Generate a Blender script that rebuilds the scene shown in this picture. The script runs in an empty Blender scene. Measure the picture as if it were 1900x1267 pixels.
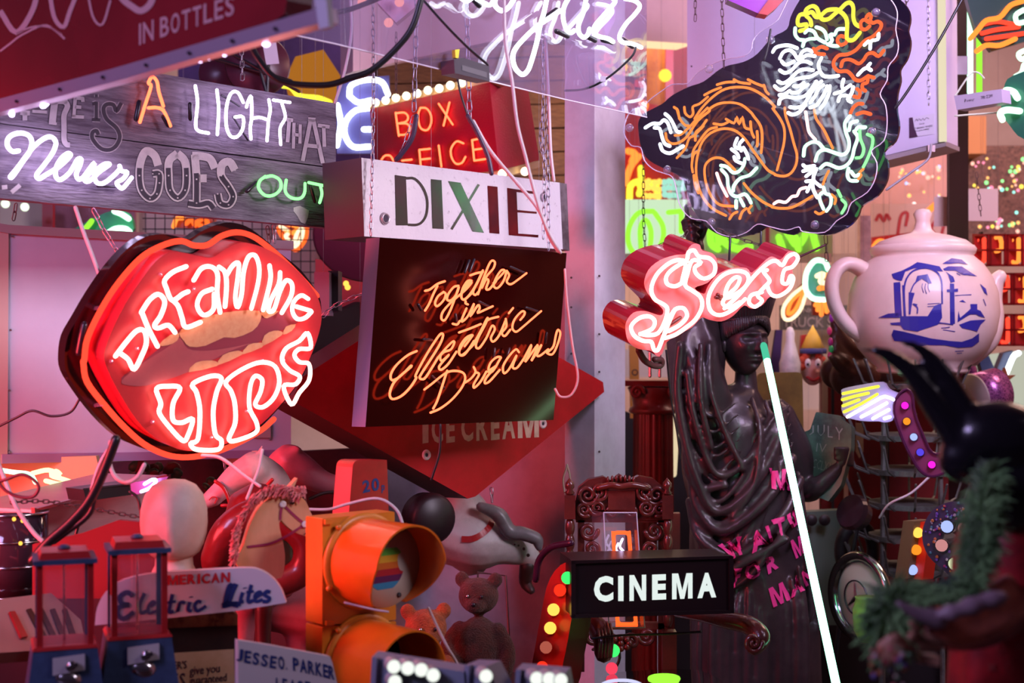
import bpy, bmesh, math, random
from mathutils import Vector, Matrix
from mathutils.bvhtree import BVHTree
from mathutils.geometry import delaunay_2d_cdt
random.seed(7)
sc = bpy.context.scene
COL = sc.collection
PI = math.pi
# ------------------------------------------------------------------ camera
F = 1900*50/36.0; CX, CY = 950.0, 633.5
EYE = Vector((0, 0, 1.5))
cam_d = bpy.data.cameras.new('camera'); cam = bpy.data.objects.new('camera', cam_d); COL.objects.link(cam)
cam.location = EYE; cam.rotation_euler = (PI/2, 0, 0)
cam_d.lens = 50; cam_d.sensor_width = 36; cam_d.clip_start = 0.05
cam_d.dof.use_dof = True; cam_d.dof.focus_distance = 3.9; cam_d.dof.aperture_fstop = 3.2
sc.camera = cam
# ------------------------------------------------------------------ world, lights, exposure
w = bpy.data.worlds.new('world'); sc.world = w; w.use_nodes = True
w.node_tree.nodes['Background'].inputs[0].default_value = (0.30, 0.18, 0.36, 1)
w.node_tree.nodes['Background'].inputs[1].default_value = 0.07
def area(name, loc, aim, size, col, power, sy=None, spread=180):
    l = bpy.data.lights.new(name, 'AREA'); l.shape = 'RECTANGLE'; l.size = size; l.size_y = sy or size
    l.color = col; l.energy = power; l.spread = math.radians(spread)
    o = bpy.data.objects.new(name, l); COL.objects.link(o); o.location = loc
    o.rotation_euler = (Vector(aim)-Vector(loc)).to_track_quat('-Z', 'Y').to_euler()
    return o
area('added_violet_fill', (-2.9, -0.2, 3.6), (0.3, 4.8, 2.0), 1.2, (0.60, 0.48, 1.0), 105)  # added violet fill from behind the camera, not a fitting of the room
area('added_pink_key', (2.3, 1.9, 2.9), (-0.5, 3.9, 1.95), 0.9, (0.95, 0.80, 1.0), 14, spread=58)  # added key light out of frame, brightens the signs that face right
area('added_lilac_fill', (1.6, 2.4, 3.4), (1.4, 5.2, 2.2), 1.0, (0.80, 0.62, 1.0), 34, spread=90)  # unseen lilac fill added for the upper right
area('added_red_fill', (-1.9, 2.7, 1.3), (0.6, 4.5, 1.0), 0.9, (1.0, 0.06, 0.08), 24, spread=90)  # red light added off frame to put red on the statue
area('added_rose_back_fill', (0.4, 7.4, 3.82), (0.6, 8.0, 1.4), 3.4, (1.0, 0.62, 0.5), 190, 1.4)  # unseen area light added to brighten the back wall
area('added_rose_right_fill', (3.0, 5.4, 3.82), (2.0, 6.4, 1.4), 1.4, (1.0, 0.56, 0.46), 95)  # unseen rose fill added to warm the right background
sc.view_settings.view_transform = 'Standard'; sc.view_settings.look = 'None'
sc.view_settings.gamma = 1; sc.view_settings.use_curve_mapping = False
sc.view_settings.exposure = 0.0
sc.cycles.max_bounces = 6; sc.cycles.diffuse_bounces = 2; sc.cycles.glossy_bounces = 3
sc.cycles.transparent_max_bounces = 16; sc.cycles.transmission_bounces = 4
sc.cycles.sample_clamp_indirect = 4.0; sc.cycles.caustics_reflective = False; sc.cycles.caustics_refractive = False
# ------------------------------------------------------------------ materials
MATS = {}
def mat(name, col, rough=0.5, metal=0.0, noise=None, bump=0.0, bscale=30, emit=None, estr=0, stretch=(1, 1, 1), rotz=0.0,
        coat=0.0, spec=0.5, sheen=0.0, stint=None):
    """noise = (scale, second colour, low, high): a mottling between two colours"""
    if name in MATS: return MATS[name]
    m = bpy.data.materials.new(name); m.use_nodes = True; nt = m.node_tree; b = nt.nodes['Principled BSDF']
    b.inputs['Base Color'].default_value = (*col, 1); b.inputs['Roughness'].default_value = rough
    b.inputs['Metallic'].default_value = metal; b.inputs['Coat Weight'].default_value = coat
    b.inputs['Coat Roughness'].default_value = 0.05; b.inputs['Specular IOR Level'].default_value = spec
    b.inputs['Sheen Weight'].default_value = sheen
    if stint: b.inputs['Specular Tint'].default_value = (*stint, 1)
    if emit: b.inputs['Emission Color'].default_value = (*emit, 1); b.inputs['Emission Strength'].default_value = estr
    if noise or bump:
        tc = nt.nodes.new('ShaderNodeTexCoord'); mp = nt.nodes.new('ShaderNodeMapping')
        mp.inputs['Scale'].default_value = stretch
        src = tc.outputs['Object']
        if rotz:
            m0 = nt.nodes.new('ShaderNodeMapping'); m0.inputs['Rotation'].default_value = (0, 0, rotz)
            nt.links.new(src, m0.inputs[0]); src = m0.outputs[0]
        nt.links.new(src, mp.inputs[0])
    if noise:
        s, c2, lo, hi = noise
        n = nt.nodes.new('ShaderNodeTexNoise'); n.inputs['Scale'].default_value = s; n.inputs['Detail'].default_value = 6
        n.inputs['Roughness'].default_value = 0.65
        nt.links.new(mp.outputs[0], n.inputs['Vector'])
        r = nt.nodes.new('ShaderNodeValToRGB'); r.color_ramp.elements[0].position = lo; r.color_ramp.elements[1].position = hi
        r.color_ramp.elements[0].color = (*c2, 1); r.color_ramp.elements[1].color = (*col, 1)
        nt.links.new(n.outputs[0], r.inputs[0]); nt.links.new(r.outputs[0], b.inputs['Base Color'])
    if bump:
        n2 = nt.nodes.new('ShaderNodeTexNoise'); n2.inputs['Scale'].default_value = bscale; n2.inputs['Detail'].default_value = 4
        nt.links.new(mp.outputs[0], n2.inputs['Vector'])
        bp = nt.nodes.new('ShaderNodeBump'); bp.inputs['Strength'].default_value = bump; bp.inputs['Distance'].default_value = 0.01
        nt.links.new(n2.outputs[0], bp.inputs['Height']); nt.links.new(bp.outputs[0], b.inputs['Normal'])
    MATS[name] = m; return m
def glow(name, col, s):
    """a lit neon tube or lamp"""
    if name in MATS: return MATS[name]
    m = bpy.data.materials.new(name); m.use_nodes = True; nt = m.node_tree; nt.nodes.clear()
    e = nt.nodes.new('ShaderNodeEmission'); o = nt.nodes.new('ShaderNodeOutputMaterial')
    e.inputs[0].default_value = (*col, 1); e.inputs[1].default_value = s; nt.links.new(e.outputs[0], o.inputs[0])
    MATS[name] = m; return m
def clear(name, tint=(1, 1, 1), refl=1.0, haze=0.0, hazecol=(0.8, 0.7, 1.0), ior=1.5, rough=0.02):
    """thin clear acrylic / glass: transparent with Fresnel reflections and a little haze"""
    if name in MATS: return MATS[name]
    m = bpy.data.materials.new(name); m.use_nodes = True; nt = m.node_tree; nt.nodes.clear()
    o = nt.nodes.new('ShaderNodeOutputMaterial'); t = nt.nodes.new('ShaderNodeBsdfTransparent'); g = nt.nodes.new('ShaderNodeBsdfGlossy')
    d = nt.nodes.new('ShaderNodeBsdfDiffuse'); d.inputs[0].default_value = (*hazecol, 1)
    t.inputs[0].default_value = (*tint, 1); g.inputs['Roughness'].default_value = rough
    f = nt.nodes.new('ShaderNodeLayerWeight'); f.inputs[0].default_value = 0.5          # Schlick's curve from the facing angle
    pw_ = nt.nodes.new('ShaderNodeMath'); pw_.operation = 'POWER'; pw_.inputs[1].default_value = 4.0
    mu = nt.nodes.new('ShaderNodeMath'); mu.operation = 'MULTIPLY_ADD'; mu.inputs[1].default_value = refl; mu.inputs[2].default_value = 0.04*refl; mu.use_clamp = True
    nt.links.new(f.outputs['Facing'], pw_.inputs[0]); nt.links.new(pw_.outputs[0], mu.inputs[0])
    mx0 = nt.nodes.new('ShaderNodeMixShader'); mx0.inputs[0].default_value = haze
    nt.links.new(t.outputs[0], mx0.inputs[1]); nt.links.new(d.outputs[0], mx0.inputs[2])
    mx = nt.nodes.new('ShaderNodeMixShader'); nt.links.new(mu.outputs[0], mx.inputs[0])
    nt.links.new(mx0.outputs[0], mx.inputs[1]); nt.links.new(g.outputs[0], mx.inputs[2]); nt.links.new(mx.outputs[0], o.inputs[0])
    MATS[name] = m; return m
# ------------------------------------------------------------------ geometry helpers
def at(px, py, d):
    """the point that stands at distance d (along the room's depth) and shows at a pixel"""
    return Vector(((px-CX)/F*d, d, EYE.z-(py-CY)/F*d))
def crop(x0, y0, s): return (x0, y0, s)
FULL = (0, 0, 1.0)
def tr(*a):
    """tr(crop, 'x,y x,y ...', crop, '...') -> list of photograph pixels"""
    out = []
    for c, st in zip(a[::2], a[1::2]):
        for p in st.split():
            x, y = p.split(','); out.append((c[0]+float(x)/c[2], c[1]+float(y)/c[2]))
    return out
class Plane:
    def __init__(s, a, b, c):
        A, B, Cc = at(*a), at(*b), at(*c)
        n = (B-A).cross(Cc-A).normalized()
        if n.dot(EYE-A) < 0: n = -n
        s.O, s.n = A, n
        u = Vector((0, 0, 1)).cross(n)
        s.u = u.normalized() if u.length > 1e-4 else Vector((1, 0, 0))
        s.v = n.cross(s.u).normalized()
    def P(s, px, py, off=0.0):
        r = Vector(((px-CX)/F, 1, -(py-CY)/F)); O = s.O+s.n*off
        return EYE+r*((O-EYE).dot(s.n)/r.dot(s.n))
    def mppx(s, px, py): return s.P(px, py).y/F
def vplane(px1, py1, d1, px2, d2, tilt=0.0):
    """upright plane through two columns of the picture; tilt leans its top towards the viewer (metres per metre)"""
    a = at(px1, py1, d1); b = at(px2, py1, d2)
    h = (b-a); hn = Vector((-h.y, h.x, 0)).normalized()
    if hn.y > 0: hn = -hn
    c = a+Vector((0, 0, 1))+hn*tilt
    pl = Plane.__new__(Plane); b = Vector((b.x, b.y, a.z))
    n = (b-a).cross(c-a).normalized()
    if n.dot(EYE-a) < 0: n = -n
    pl.O, pl.n = a, n; pl.u = Vector((0, 0, 1)).cross(n).normalized(); pl.v = n.cross(pl.u).normalized()
    return pl
def smooth(pts, k=4, closed=False):
    n = len(pts)
    if n < 3 or k < 2: return [Vector(p) for p in pts] if not hasattr(pts[0], 'x') else list(pts)
    P = [Vector(p) for p in pts]; out = []
    rng = range(n) if closed else range(n-1)
    for i in rng:
        p1, p2 = P[i], P[(i+1) % n]
        p0 = P[(i-1) % n] if (closed or i > 0) else p1*2-p2
        p3 = P[(i+2) % n] if (closed or i < n-2) else p2*2-p1
        for j in range(k):
            t = j/k
            out.append(0.5*((2*p1)+(p2-p0)*t+(2*p0-5*p1+4*p2-p3)*t*t+(3*p1-p0-3*p2+p3)*t**3))
    if not closed: out.append(P[-1])
    return out
class MB:
    def __init__(s): s.v = []; s.f = []; s.m = []; s.mi = 0
    def add(s, vs, fs):
        k = len(s.v); s.v += [Vector(v) for v in vs]; s.f += [tuple(i+k for i in f) for f in fs]; s.m += [s.mi]*len(fs); return s
    def box(s, c, sz, R=None):
        x, y, z = sz[0]/2, sz[1]/2, sz[2]/2; c = Vector(c)
        vs = [Vector((a, b, d)) for a in (-x, x) for b in (-y, y) for d in (-z, z)]
        if R is not None: vs = [R @ v for v in vs]
        return s.add([c+v for v in vs], [(0, 1, 3, 2), (4, 6, 7, 5), (0, 4, 5, 1), (2, 3, 7, 6), (0, 2, 6, 4), (1, 5, 7, 3)])
    def slab(s, pts, back):
        """closed prism: a polygon of points and the vector to its back"""
        n = len(pts); b = [Vector(p)+back for p in pts]
        fs = [tuple(range(n)), tuple(range(2*n-1, n-1, -1))]+[(i, n+i, n+(i+1) % n, (i+1) % n) for i in range(n)]
        return s.add(list(pts)+b, fs)
    def prism(s, pl, px, o1, o0):
        f = [pl.P(x, y, o1) for x, y in px]
        return s.slab(f, -pl.n*(o1-o0))
    def tube(s, pts, r, res=8, closed=False, caps=True, flat=None):
        P = [Vector(p) for p in pts]; q = [P[0]]
        for p in P[1:]:
            if (p-q[-1]).length > 1e-5: q.append(p)
        if closed and (q[0]-q[-1]).length < 1e-5: q.pop()
        P = q; n = len(P)
        if n < 2: return s
        rr = r if isinstance(r, (list, tuple)) else [r]*n
        if len(rr) != n: rr = [rr[min(len(rr)-1, int(i/(n-1)*(len(rr)-1)+0.5))] if len(rr) < 2 else (lambda t: rr[int(t)]*(1-(t-int(t)))+rr[min(int(t)+1, len(rr)-1)]*(t-int(t)))(i/(n-1)*(len(rr)-1)) for i in range(n)]
        T = []
        for i in range(n):
            a = P[(i-1) % n] if (closed or i > 0) else P[i]; b = P[(i+1) % n] if (closed or i < n-1) else P[i]
            t = b-a; T.append(t.normalized() if t.length > 1e-9 else (T[-1] if T else Vector((0, 0, 1))))
        up = Vector((0, 0, 1)) if abs(T[0].z) < 0.9 else Vector((1, 0, 0))
        N = (up-T[0]*up.dot(T[0])).normalized(); rings = []
        for i in range(n):
            N = N-T[i]*N.dot(T[i])
            N = N.normalized() if N.length > 1e-6 else T[i].orthogonal().normalized()
            B = T[i].cross(N)
            rings.append([P[i]+(N*math.cos(2*PI*k/res)+B*math.sin(2*PI*k/res)*(flat or 1))*rr[i] for k in range(res)])
        if caps and not closed:
            def capr(c, ring, t): return [[c+(v-c)*0.7+t*(ring[0]-c).length*0.7 for v in ring], [c+t*(ring[0]-c).length for _ in range(1)]]
            a = capr(P[0], rings[0], -T[0]); b = capr(P[-1], rings[-1], T[-1])
            rings = [a[0]]+rings+[b[0]]
            ends = (a[1][0], b[1][0])
        vs = [v for ring in rings for v in ring]; m = len(rings); fs = []
        for i in range(m if closed else m-1):
            j = (i+1) % m
            for k in range(res): fs.append((i*res+k, i*res+(k+1) % res, j*res+(k+1) % res, j*res+k))
        if caps and not closed:
            vs += list(ends); e0, e1 = len(vs)-2, len(vs)-1
            for k in range(res): fs.append((e0, (k+1) % res, k)); fs.append((e1, (m-1)*res+k, (m-1)*res+(k+1) % res))
        return s.add(vs, fs)
    def lathe(s, prof, org, res=24, axis=(0, 0, 1), sx=1, sy=1):
        """profile of (radius, height)"""
        ax = Vector(axis).normalized(); q = Vector((0, 0, 1)).rotation_difference(ax); org = Vector(org)
        vs = []; fs = []
        for r, h in prof:
            for k in range(res):
                a = 2*PI*k/res; vs.append(org+q @ Vector((math.cos(a)*r*sx, math.sin(a)*r*sy, h)))
        for i in range(len(prof)-1):
            for k in range(res): fs.append((i*res+k, i*res+(k+1) % res, (i+1)*res+(k+1) % res, (i+1)*res+k))
        n = len(prof)
        if prof[0][0] > 1e-5: fs.append(tuple(range(res-1, -1, -1)))
        if prof[-1][0] > 1e-5: fs.append(tuple((n-1)*res+k for k in range(res)))
        return s.add(vs, fs)
    def ball(s, c, r, res=12, R=None):
        r = (r, r, r) if not isinstance(r, (tuple, list)) else r; vs = []; fs = []; h = res//2; c = Vector(c)
        for i in range(h+1):
            t = PI*i/h
            for k in range(res):
                a = 2*PI*k/res; v = Vector((math.sin(t)*math.cos(a)*r[0], math.sin(t)*math.sin(a)*r[1], math.cos(t)*r[2]))
                vs.append(c+(R @ v if R is not None else v))
        for i in range(h):
            for k in range(res): fs.append((i*res+k, (i+1)*res+k, (i+1)*res+(k+1) % res, i*res+(k+1) % res))
        return s.add(vs, fs)
    def ribbon(s, fn, px, wd, th=0.0, k=4, closed=False, off=0.0):
        """flat stroke wd pixels wide, laid with fn(px, py, off)"""
        P = smooth([Vector((x, y, 0)) for x, y in px], k, closed) if len(px) > 2 and k > 1 else [Vector((x, y, 0)) for x, y in px]
        n = len(P); L = []; R = []
        for i in range(n):
            a = P[(i-1) % n] if (closed or i) else P[i]; b = P[(i+1) % n] if (closed or i < n-1) else P[i]
            t = (b-a); t = t.normalized() if t.length > 1e-6 else Vector((1, 0, 0)); m = Vector((-t.y, t.x, 0))*wd/2
            L.append(P[i]+m); R.append(P[i]-m)
        try: vs = [fn(p.x, p.y, off) for p in L]+[fn(p.x, p.y, off) for p in R]
        except TypeError: return s
        if any(v is None for v in vs): return s
        fs = [(i, (i+1) % n, n+(i+1) % n, n+i) for i in range(n if closed else n-1)]
        return s.add(vs, fs)
    def strip(s, rows):
        """surface over rows of equally many points"""
        m = len(rows[0]); return s.add([p for r in rows for p in r], [(i*m+k, i*m+k+1, (i+1)*m+k+1, (i+1)*m+k) for i in range(len(rows)-1) for k in range(m-1)])
    def build(s, name, m, parent=None, sm=False, origin=None):
        me = bpy.data.meshes.new(name)
        base = parent.matrix_basis.translation if parent else None
        o = bpy.data.objects.new(name, me)
        if parent:
            off = world_loc(parent); o.parent = parent; v = [p-off for p in s.v]
        else:
            if origin is None and s.v:
                lo = [min(p[i] for p in s.v) for i in range(3)]; hi = [max(p[i] for p in s.v) for i in range(3)]
                origin = ((lo[0]+hi[0])/2, (lo[1]+hi[1])/2, lo[2])
            origin = Vector(origin or (0, 0, 0)); o.location = origin; v = [p-origin for p in s.v]
        me.from_pydata([tuple(p) for p in v], [], s.f)
        ms = m if isinstance(m, (list, tuple)) else [m]
        for x in ms: me.materials.append(x)
        if len(ms) > 1: me.polygons.foreach_set('material_index', s.m)
        if sm: me.polygons.foreach_set('use_smooth', [True]*len(me.polygons))
        me.update(); COL.objects.link(o)
        return o
def world_loc(o):
    v = Vector((0, 0, 0))
    while o: v += o.location; o = o.parent
    return v
def auto(o, ang=40):
    """smooth shading with sharp edges"""
    me = o.data; bm = bmesh.new(); bm.from_mesh(me); bmesh.ops.recalc_face_normals(bm, faces=bm.faces)
    for e in bm.edges: e.smooth = not (len(e.link_faces) == 2 and e.calc_face_angle(0) > math.radians(ang))
    for f in bm.faces: f.smooth = True
    bm.to_mesh(me); bm.free(); return o
def thing(name, label, cat, loc, group=None):
    o = bpy.data.objects.new(name, None); COL.objects.link(o); o.location = loc; o.empty_display_size = 0.05
    o['label'] = label; o['category'] = cat
    if group: o['group'] = group
    return o
def tag(o, label, cat, group=None, kind=None):
    o['label'] = label; o['category'] = cat
    if group: o['group'] = group
    if kind: o['kind'] = kind
    return o
def struct(o): o['kind'] = 'structure'; return o
def dup(root, loc, label, group=None):
    r = root.copy(); COL.objects.link(r); r.location = loc; r['label'] = label
    if group: r['group'] = group
    for ch in list(root.children):
        c = ch.copy(); COL.objects.link(c); c.parent = r
        for g in ch.children: d = g.copy(); COL.objects.link(d); d.parent = c
    return r
HEAVY = {'M': [(0, 0), (.22, 0), (.22, .66), (.40, 0), (.60, 0), (.78, .66), (.78, 0), (1, 0), (1, 1), (.70, 1), (.50, .34), (.30, 1), (0, 1)],
         'W': [(0, 1), (.20, 1), (.30, .36), (.41, 1), (.59, 1), (.70, .36), (.80, 1), (1, 1), (.80, 0), (.62, 0), (.50, .62), (.38, 0), (.20, 0)],
         'N': [(0, 0), (.26, 0), (.26, .62), (.72, 0), (1, 0), (1, 1), (.74, 1), (.74, .38), (.28, 1), (0, 1)]}
def text2d(body, bold=0.0, shear=0.0, space=1.0, ext=0.0, res=3):
    """mesh of a line of built-in lettering, scaled into the unit square; z keeps the thickness sign"""
    if bold > 0.012 and body in HEAVY and not ext:
        q = HEAVY[body]; V, E, Fc, _, _, _ = delaunay_2d_cdt([Vector(p) for p in q], [], [list(range(len(q)))], 1, 1e-5)
        return [Vector((v.x, v.y, 0)) for v in V], [tuple(f) for f in Fc]
    cu = bpy.data.curves.new('t', 'FONT'); cu.body = body; cu.offset = bold; cu.shear = shear; cu.space_character = space
    cu.extrude = 0.5 if ext else 0; cu.resolution_u = res; cu.fill_mode = 'BOTH' if ext else 'FRONT'
    o = bpy.data.objects.new('t', cu); COL.objects.link(o)
    me = bpy.data.meshes.new_from_object(o.evaluated_get(bpy.context.evaluated_depsgraph_get()))
    vs = [v.co.copy() for v in me.vertices]; fs = [tuple(p.vertices) for p in me.polygons]
    bpy.data.objects.remove(o); bpy.data.curves.remove(cu); bpy.data.meshes.remove(me)
    x0 = min(v.x for v in vs); x1 = max(v.x for v in vs); y0 = min(v.y for v in vs); y1 = max(v.y for v in vs)
    return [Vector(((v.x-x0)/(x1-x0), (v.y-y0)/(y1-y0), v.z)) for v in vs], fs
def lettering(mb, fn, body, quad, off=0.001, bold=0.0, shear=0.0, space=1.0, th=0.0, arc=0.0, res=3):
    """quad: top-left, top-right, bottom-right, bottom-left in pixels"""
    vs, fs = text2d(body, bold, shear, space, th, res)
    tl, tr_, br, bl = [Vector((*q, 0)) for q in quad]; out = []
    for v in vs:
        a = tl*(1-v.x)+tr_*v.x; b = bl*(1-v.x)+br*v.x; p = b*(1-v.y)+a*v.y
        p.y -= arc*4*v.x*(1-v.x)
        q = fn(p.x, p.y, off+(th*(v.z+0.5) if th else 0))
        out.append(q)
    bad = {i for i, q in enumerate(out) if q is None}
    out = [q if q is not None else Vector((0, 0, 0)) for q in out]
    return mb.add(out, [f for f in fs if not bad.intersection(f)])
def fill(mb, fn, px, off=0.001, cell=0):
    """filled outline; cell > 0 adds inner points so that it can follow a curved surface"""
    pts = [Vector((x, y)) for x, y in px]; n = len(pts)
    if cell:
        x0 = min(p.x for p in pts); x1 = max(p.x for p in pts); y0 = min(p.y for p in pts); y1 = max(p.y for p in pts)
        b = []
        for i in range(n):
            a, c = pts[i], pts[(i+1) % n]; k = max(1, int((c-a).length/cell)); b += [a+(c-a)*(j/k) for j in range(k)]
        pts = b; n = len(pts); y = y0+cell/2
        while y < y1:
            x = x0+cell/2
            while x < x1: pts.append(Vector((x+0.13, y+0.07))); x += cell
            y += cell
    V, E, Fc, _, _, _ = delaunay_2d_cdt(pts, [], [list(range(n))], 1, 1e-4)
    q = [fn(v.x, v.y, off) for v in V]; bad = {i for i, p in enumerate(q) if p is None}
    return mb.add([p if p is not None else Vector((0, 0, 0)) for p in q], [tuple(f) for f in Fc if not bad.intersection(f)])
def onto(objs):
    """returns fn(px, py, off): the nearest point seen on these meshes, lifted off along the normal"""
    trees = []
    for o in objs:
        w_ = world_loc(o); vs = [v.co+w_ for v in o.data.vertices]
        trees.append(BVHTree.FromPolygons(vs, [tuple(p.vertices) for p in o.data.polygons]))
    def fn(px, py, off=0.0):
        r = Vector(((px-CX)/F, 1, -(py-CY)/F)).normalized(); best = None
        for t in trees:
            h = t.ray_cast(EYE, r)
            if h[0] is not None and (best is None or h[3] < best[3]): best = h
        if best is None: return None
        n = best[1] if best[1].dot(r) < 0 else -best[1]
        return best[0]+n*off
    return fn
def rr(px, r, k=4):
    """round the corners of a pixel outline"""
    out = []; n = len(px)
    for i in range(n):
        p = Vector(px[i]); a = Vector(px[i-1]); b = Vector(px[(i+1) % n])
        da = (a-p); db = (b-p); ra = min(r, da.length/2); rb = min(r, db.length/2)
        s_, e_ = p+da.normalized()*ra, p+db.normalized()*rb
        for j in range(k+1):
            t = j/k; q = s_*(1-t)**2+p*2*t*(1-t)+e_*t*t; out.append((q.x, q.y))
    return out
def ell(cx, cy, rx, ry, n=20, a0=0, a1=2*PI, rot=0):
    full = abs(a1-a0-2*PI) < 1e-6
    return [(cx+math.cos(a)*rx*math.cos(rot)-math.sin(a)*ry*math.sin(rot), cy+math.cos(a)*rx*math.sin(rot)+math.sin(a)*ry*math.cos(rot)) for a in (a0+(a1-a0)*i/(n if full else n-1) for i in range(n))]
def neon(parent, fn, px, off, r, m, name='neon_tube', k=4, closed=False, res=8):
    pts = smooth([fn(x, y, off) for x, y in px], k, closed)
    o = MB().tube(pts, r, res, closed).build(name, m, parent, True); return o
def hang(parent, *pts):
    """fine steel wires up to the ceiling"""
    for p in pts:
        if p.z < 3.85: MB().tube([p, (p.x, p.y, 3.9)], .0005, 4, caps=False).build('hanging_wire', STEEL, parent)
# a single link of chain, shared by all chains
def link_mesh(L, W, r):
    mb = MB(); n = 10; pts = []
    for i in range(n):
        a = 2*PI*i/n; pts.append(Vector((math.cos(a)*W/2, 0, math.sin(a)*W/2+(L/2-W/2)*(1 if math.sin(a) > 0 else -1))))
    mb.tube(pts, r, 5, closed=True)
    me = bpy.data.meshes.new('link'); me.from_pydata([tuple(v) for v in mb.v], [], mb.f); me.polygons.foreach_set('use_smooth', [True]*len(me.polygons)); return me
STEEL = mat('chain_steel', (0.42, 0.40, 0.46), 0.35, 0.9)
RUST = mat('rusty_chain', (0.12, 0.07, 0.07), 0.6, 0.6)
LINKS = {}
def chain(pts, label, L=0.022, W=0.010, r=0.0016, m=None, group=None):
    m = m or STEEL; key = (L, W, r, m.name)
    if key not in LINKS: LINKS[key] = link_mesh(L, W, r); LINKS[key].materials.append(m)
    P = smooth(pts, 8) if len(pts) > 2 else [Vector(p) for p in pts]
    t = thing('chain', label, 'chain', P[0], group); hang(t, *([P[0]] if at(CX, 1, P[0].y).z < P[0].z else [])); step = L-2.6*r; d = 0; i = 0; k = 0
    seg = [(P[j+1]-P[j]).length for j in range(len(P)-1)]; tot = sum(seg); s = step/2
    while s < tot:
        acc = 0
        for j, q in enumerate(seg):
            if acc+q >= s: break
            acc += q
        p = P[j]+(P[j+1]-P[j])*((s-acc)/max(q, 1e-9)); dr = (P[j+1]-P[j]).normalized()
        o = bpy.data.objects.new('link', LINKS[key]); COL.objects.link(o); o.parent = t; o.location = p-P[0]
        q_ = Vector((0, 0, 1)).rotation_difference(dr)
        o.rotation_euler = (q_.to_matrix() @ Matrix.Rotation(PI/2*(k % 2)+0.5, 3, 'Z')).to_euler(); s += step; k += 1
    return t
def cable(pts, r, m, label, name='cable', k=6, group=None, cat='cable'):
    P = smooth(pts, k)
    if at(CX, 0, P[0].y).z < P[0].z: P = [Vector((P[0].x, P[0].y, 3.9))]+P
    return tag(MB().tube(P, r, 6).build(name, m, None, True), label, cat, group)
BLACK = mat('black_plastic', (0.012, 0.012, 0.015), 0.35)
WHITE_CABLE = mat('white_cable', (0.62, 0.55, 0.58), 0.5)
# ================================================================== the setting
M_WALL = mat('painted_wall', (0.62, 0.50, 0.44), 0.8, noise=(3, (0.52, 0.40, 0.34), 0.35, 0.65), bump=0.1)
M_FLOOR = mat('concrete_floor', (0.10, 0.08, 0.08), 0.7, noise=(5, (0.06, 0.05, 0.05), 0.35, 0.65))
M_POST = mat('white_painted_timber', (0.66, 0.60, 0.66), 0.55, noise=(9, (0.55, 0.48, 0.54), 0.3, 0.6), bump=0.15, bscale=14)
M_DARKWOOD = mat('dark_wood', (0.05, 0.02, 0.015), 0.45, noise=(12, (0.02, 0.01, 0.008), 0.35, 0.65))
M_BROWN = mat('brown_boards', (0.30, 0.16, 0.07), 0.7, noise=(14, (0.16, 0.08, 0.04), 0.35, 0.65), stretch=(1, 1, 8))
def wallbox(name, c, s, m, kind=True):
    o = MB().box(c, s).build(name, m)
    return struct(o) if kind else o
wallbox('floor', (0, 4, -0.05), (9, 14, 0.1), M_FLOOR)
wallbox('ceiling', (0, 6.2, 3.95), (9, 9.6, 0.1), mat('ceiling_board', (0.40, 0.30, 0.36), 0.8))
wallbox('wall_back', (0, 9.3, 1.95), (9, 0.12, 3.9), M_WALL)
wallbox('wall_left', (-4.3, 4.6, 1.95), (0.12, 9.4, 3.9), mat('left_wall_paint', (0.30, 0.16, 0.20), 0.8))
wallbox('wall_right', (4.3, 4.6, 1.95), (0.12, 9.4, 3.9), mat('right_wall_paint', (0.40, 0.22, 0.16), 0.8))
# the white timber column: two boards meeting at a corner
def hpoly(pts, z0, z1, mb=None):
    mb = mb or MB(); return mb.slab([Vector((p.x, p.y, z1)) for p in pts], Vector((0, 0, z0-z1)))
A, B_, C_ = at(1048, 600, 4.70), at(1103, 600, 4.62), at(1160, 600, 4.80)
col_ = hpoly([A, B_, C_, A+(C_-B_)], 0, 3.9).build('wall_column', M_POST); struct(col_)
m_ = MB()
for y in (512, 620, 690, 838): m_.ball(at(1112, y, 4.63), 0.004, 8)
for y in (515, 570, 656): m_.ball(at(1060, y, 4.67), 0.004, 8)
m_.build('nail', mat('old_nail', (0.05, 0.03, 0.03), 0.5), col_)
# low white partition between the clutter and the shop behind
struct(hpoly([at(690, 600, 5.35), at(1052, 600, 4.95), at(1052, 600, 5.03), at(690, 600, 5.43)], 0, 1.72).build('wall_partition', mat('partition_paint', (0.52, 0.46, 0.50), 0.7, noise=(6, (0.40, 0.34, 0.38), 0.35, 0.6), bump=0.1, bscale=8)))
# pale header beam
pb = Plane((661, 60, 5.5), (1275, 60, 6.3), (661, -40, 5.5))
hb = MB().prism(pb, [(655, -60), (1290, -60), (1290, 81), (1048, 73), (905, 78), (655, 133)], 0.0, -0.12).build('trim_1', mat('rose_fascia', (0.72, 0.50, 0.52), 0.7, noise=(5, (0.62, 0.42, 0.45), 0.3, 0.7)))
struct(hb)
MB().prism(pb, [(1150, 73), (1280, 81), (1280, 85), (1150, 77)], 0.004, -0.1).build('edge_strip', glow('painted_edge_light', (1.0, 0.7, 0.4), 1.2), hb)  # light caught by the beam's lower edge, drawn as a glowing strip
# brown boards behind the ticket sign
pp = Plane((740, 200, 6.5), (1060, 200, 6.9), (740, 300, 6.5))
wb = struct(MB().prism(pp, [(700, 80), (1070, 60), (1070, 440), (700, 440)], -0.03, -0.06).build('wall_boards', M_DARKWOOD))
for i in range(8):
    y = 70+i*44
    MB().prism(pp, [(702, y+random.uniform(-1, 1)), (1068, y-8+random.uniform(-1, 1)), (1068, y+33), (702, y+41)], random.uniform(0, .008), -0.028).build('plank', M_BROWN, wb)
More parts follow.
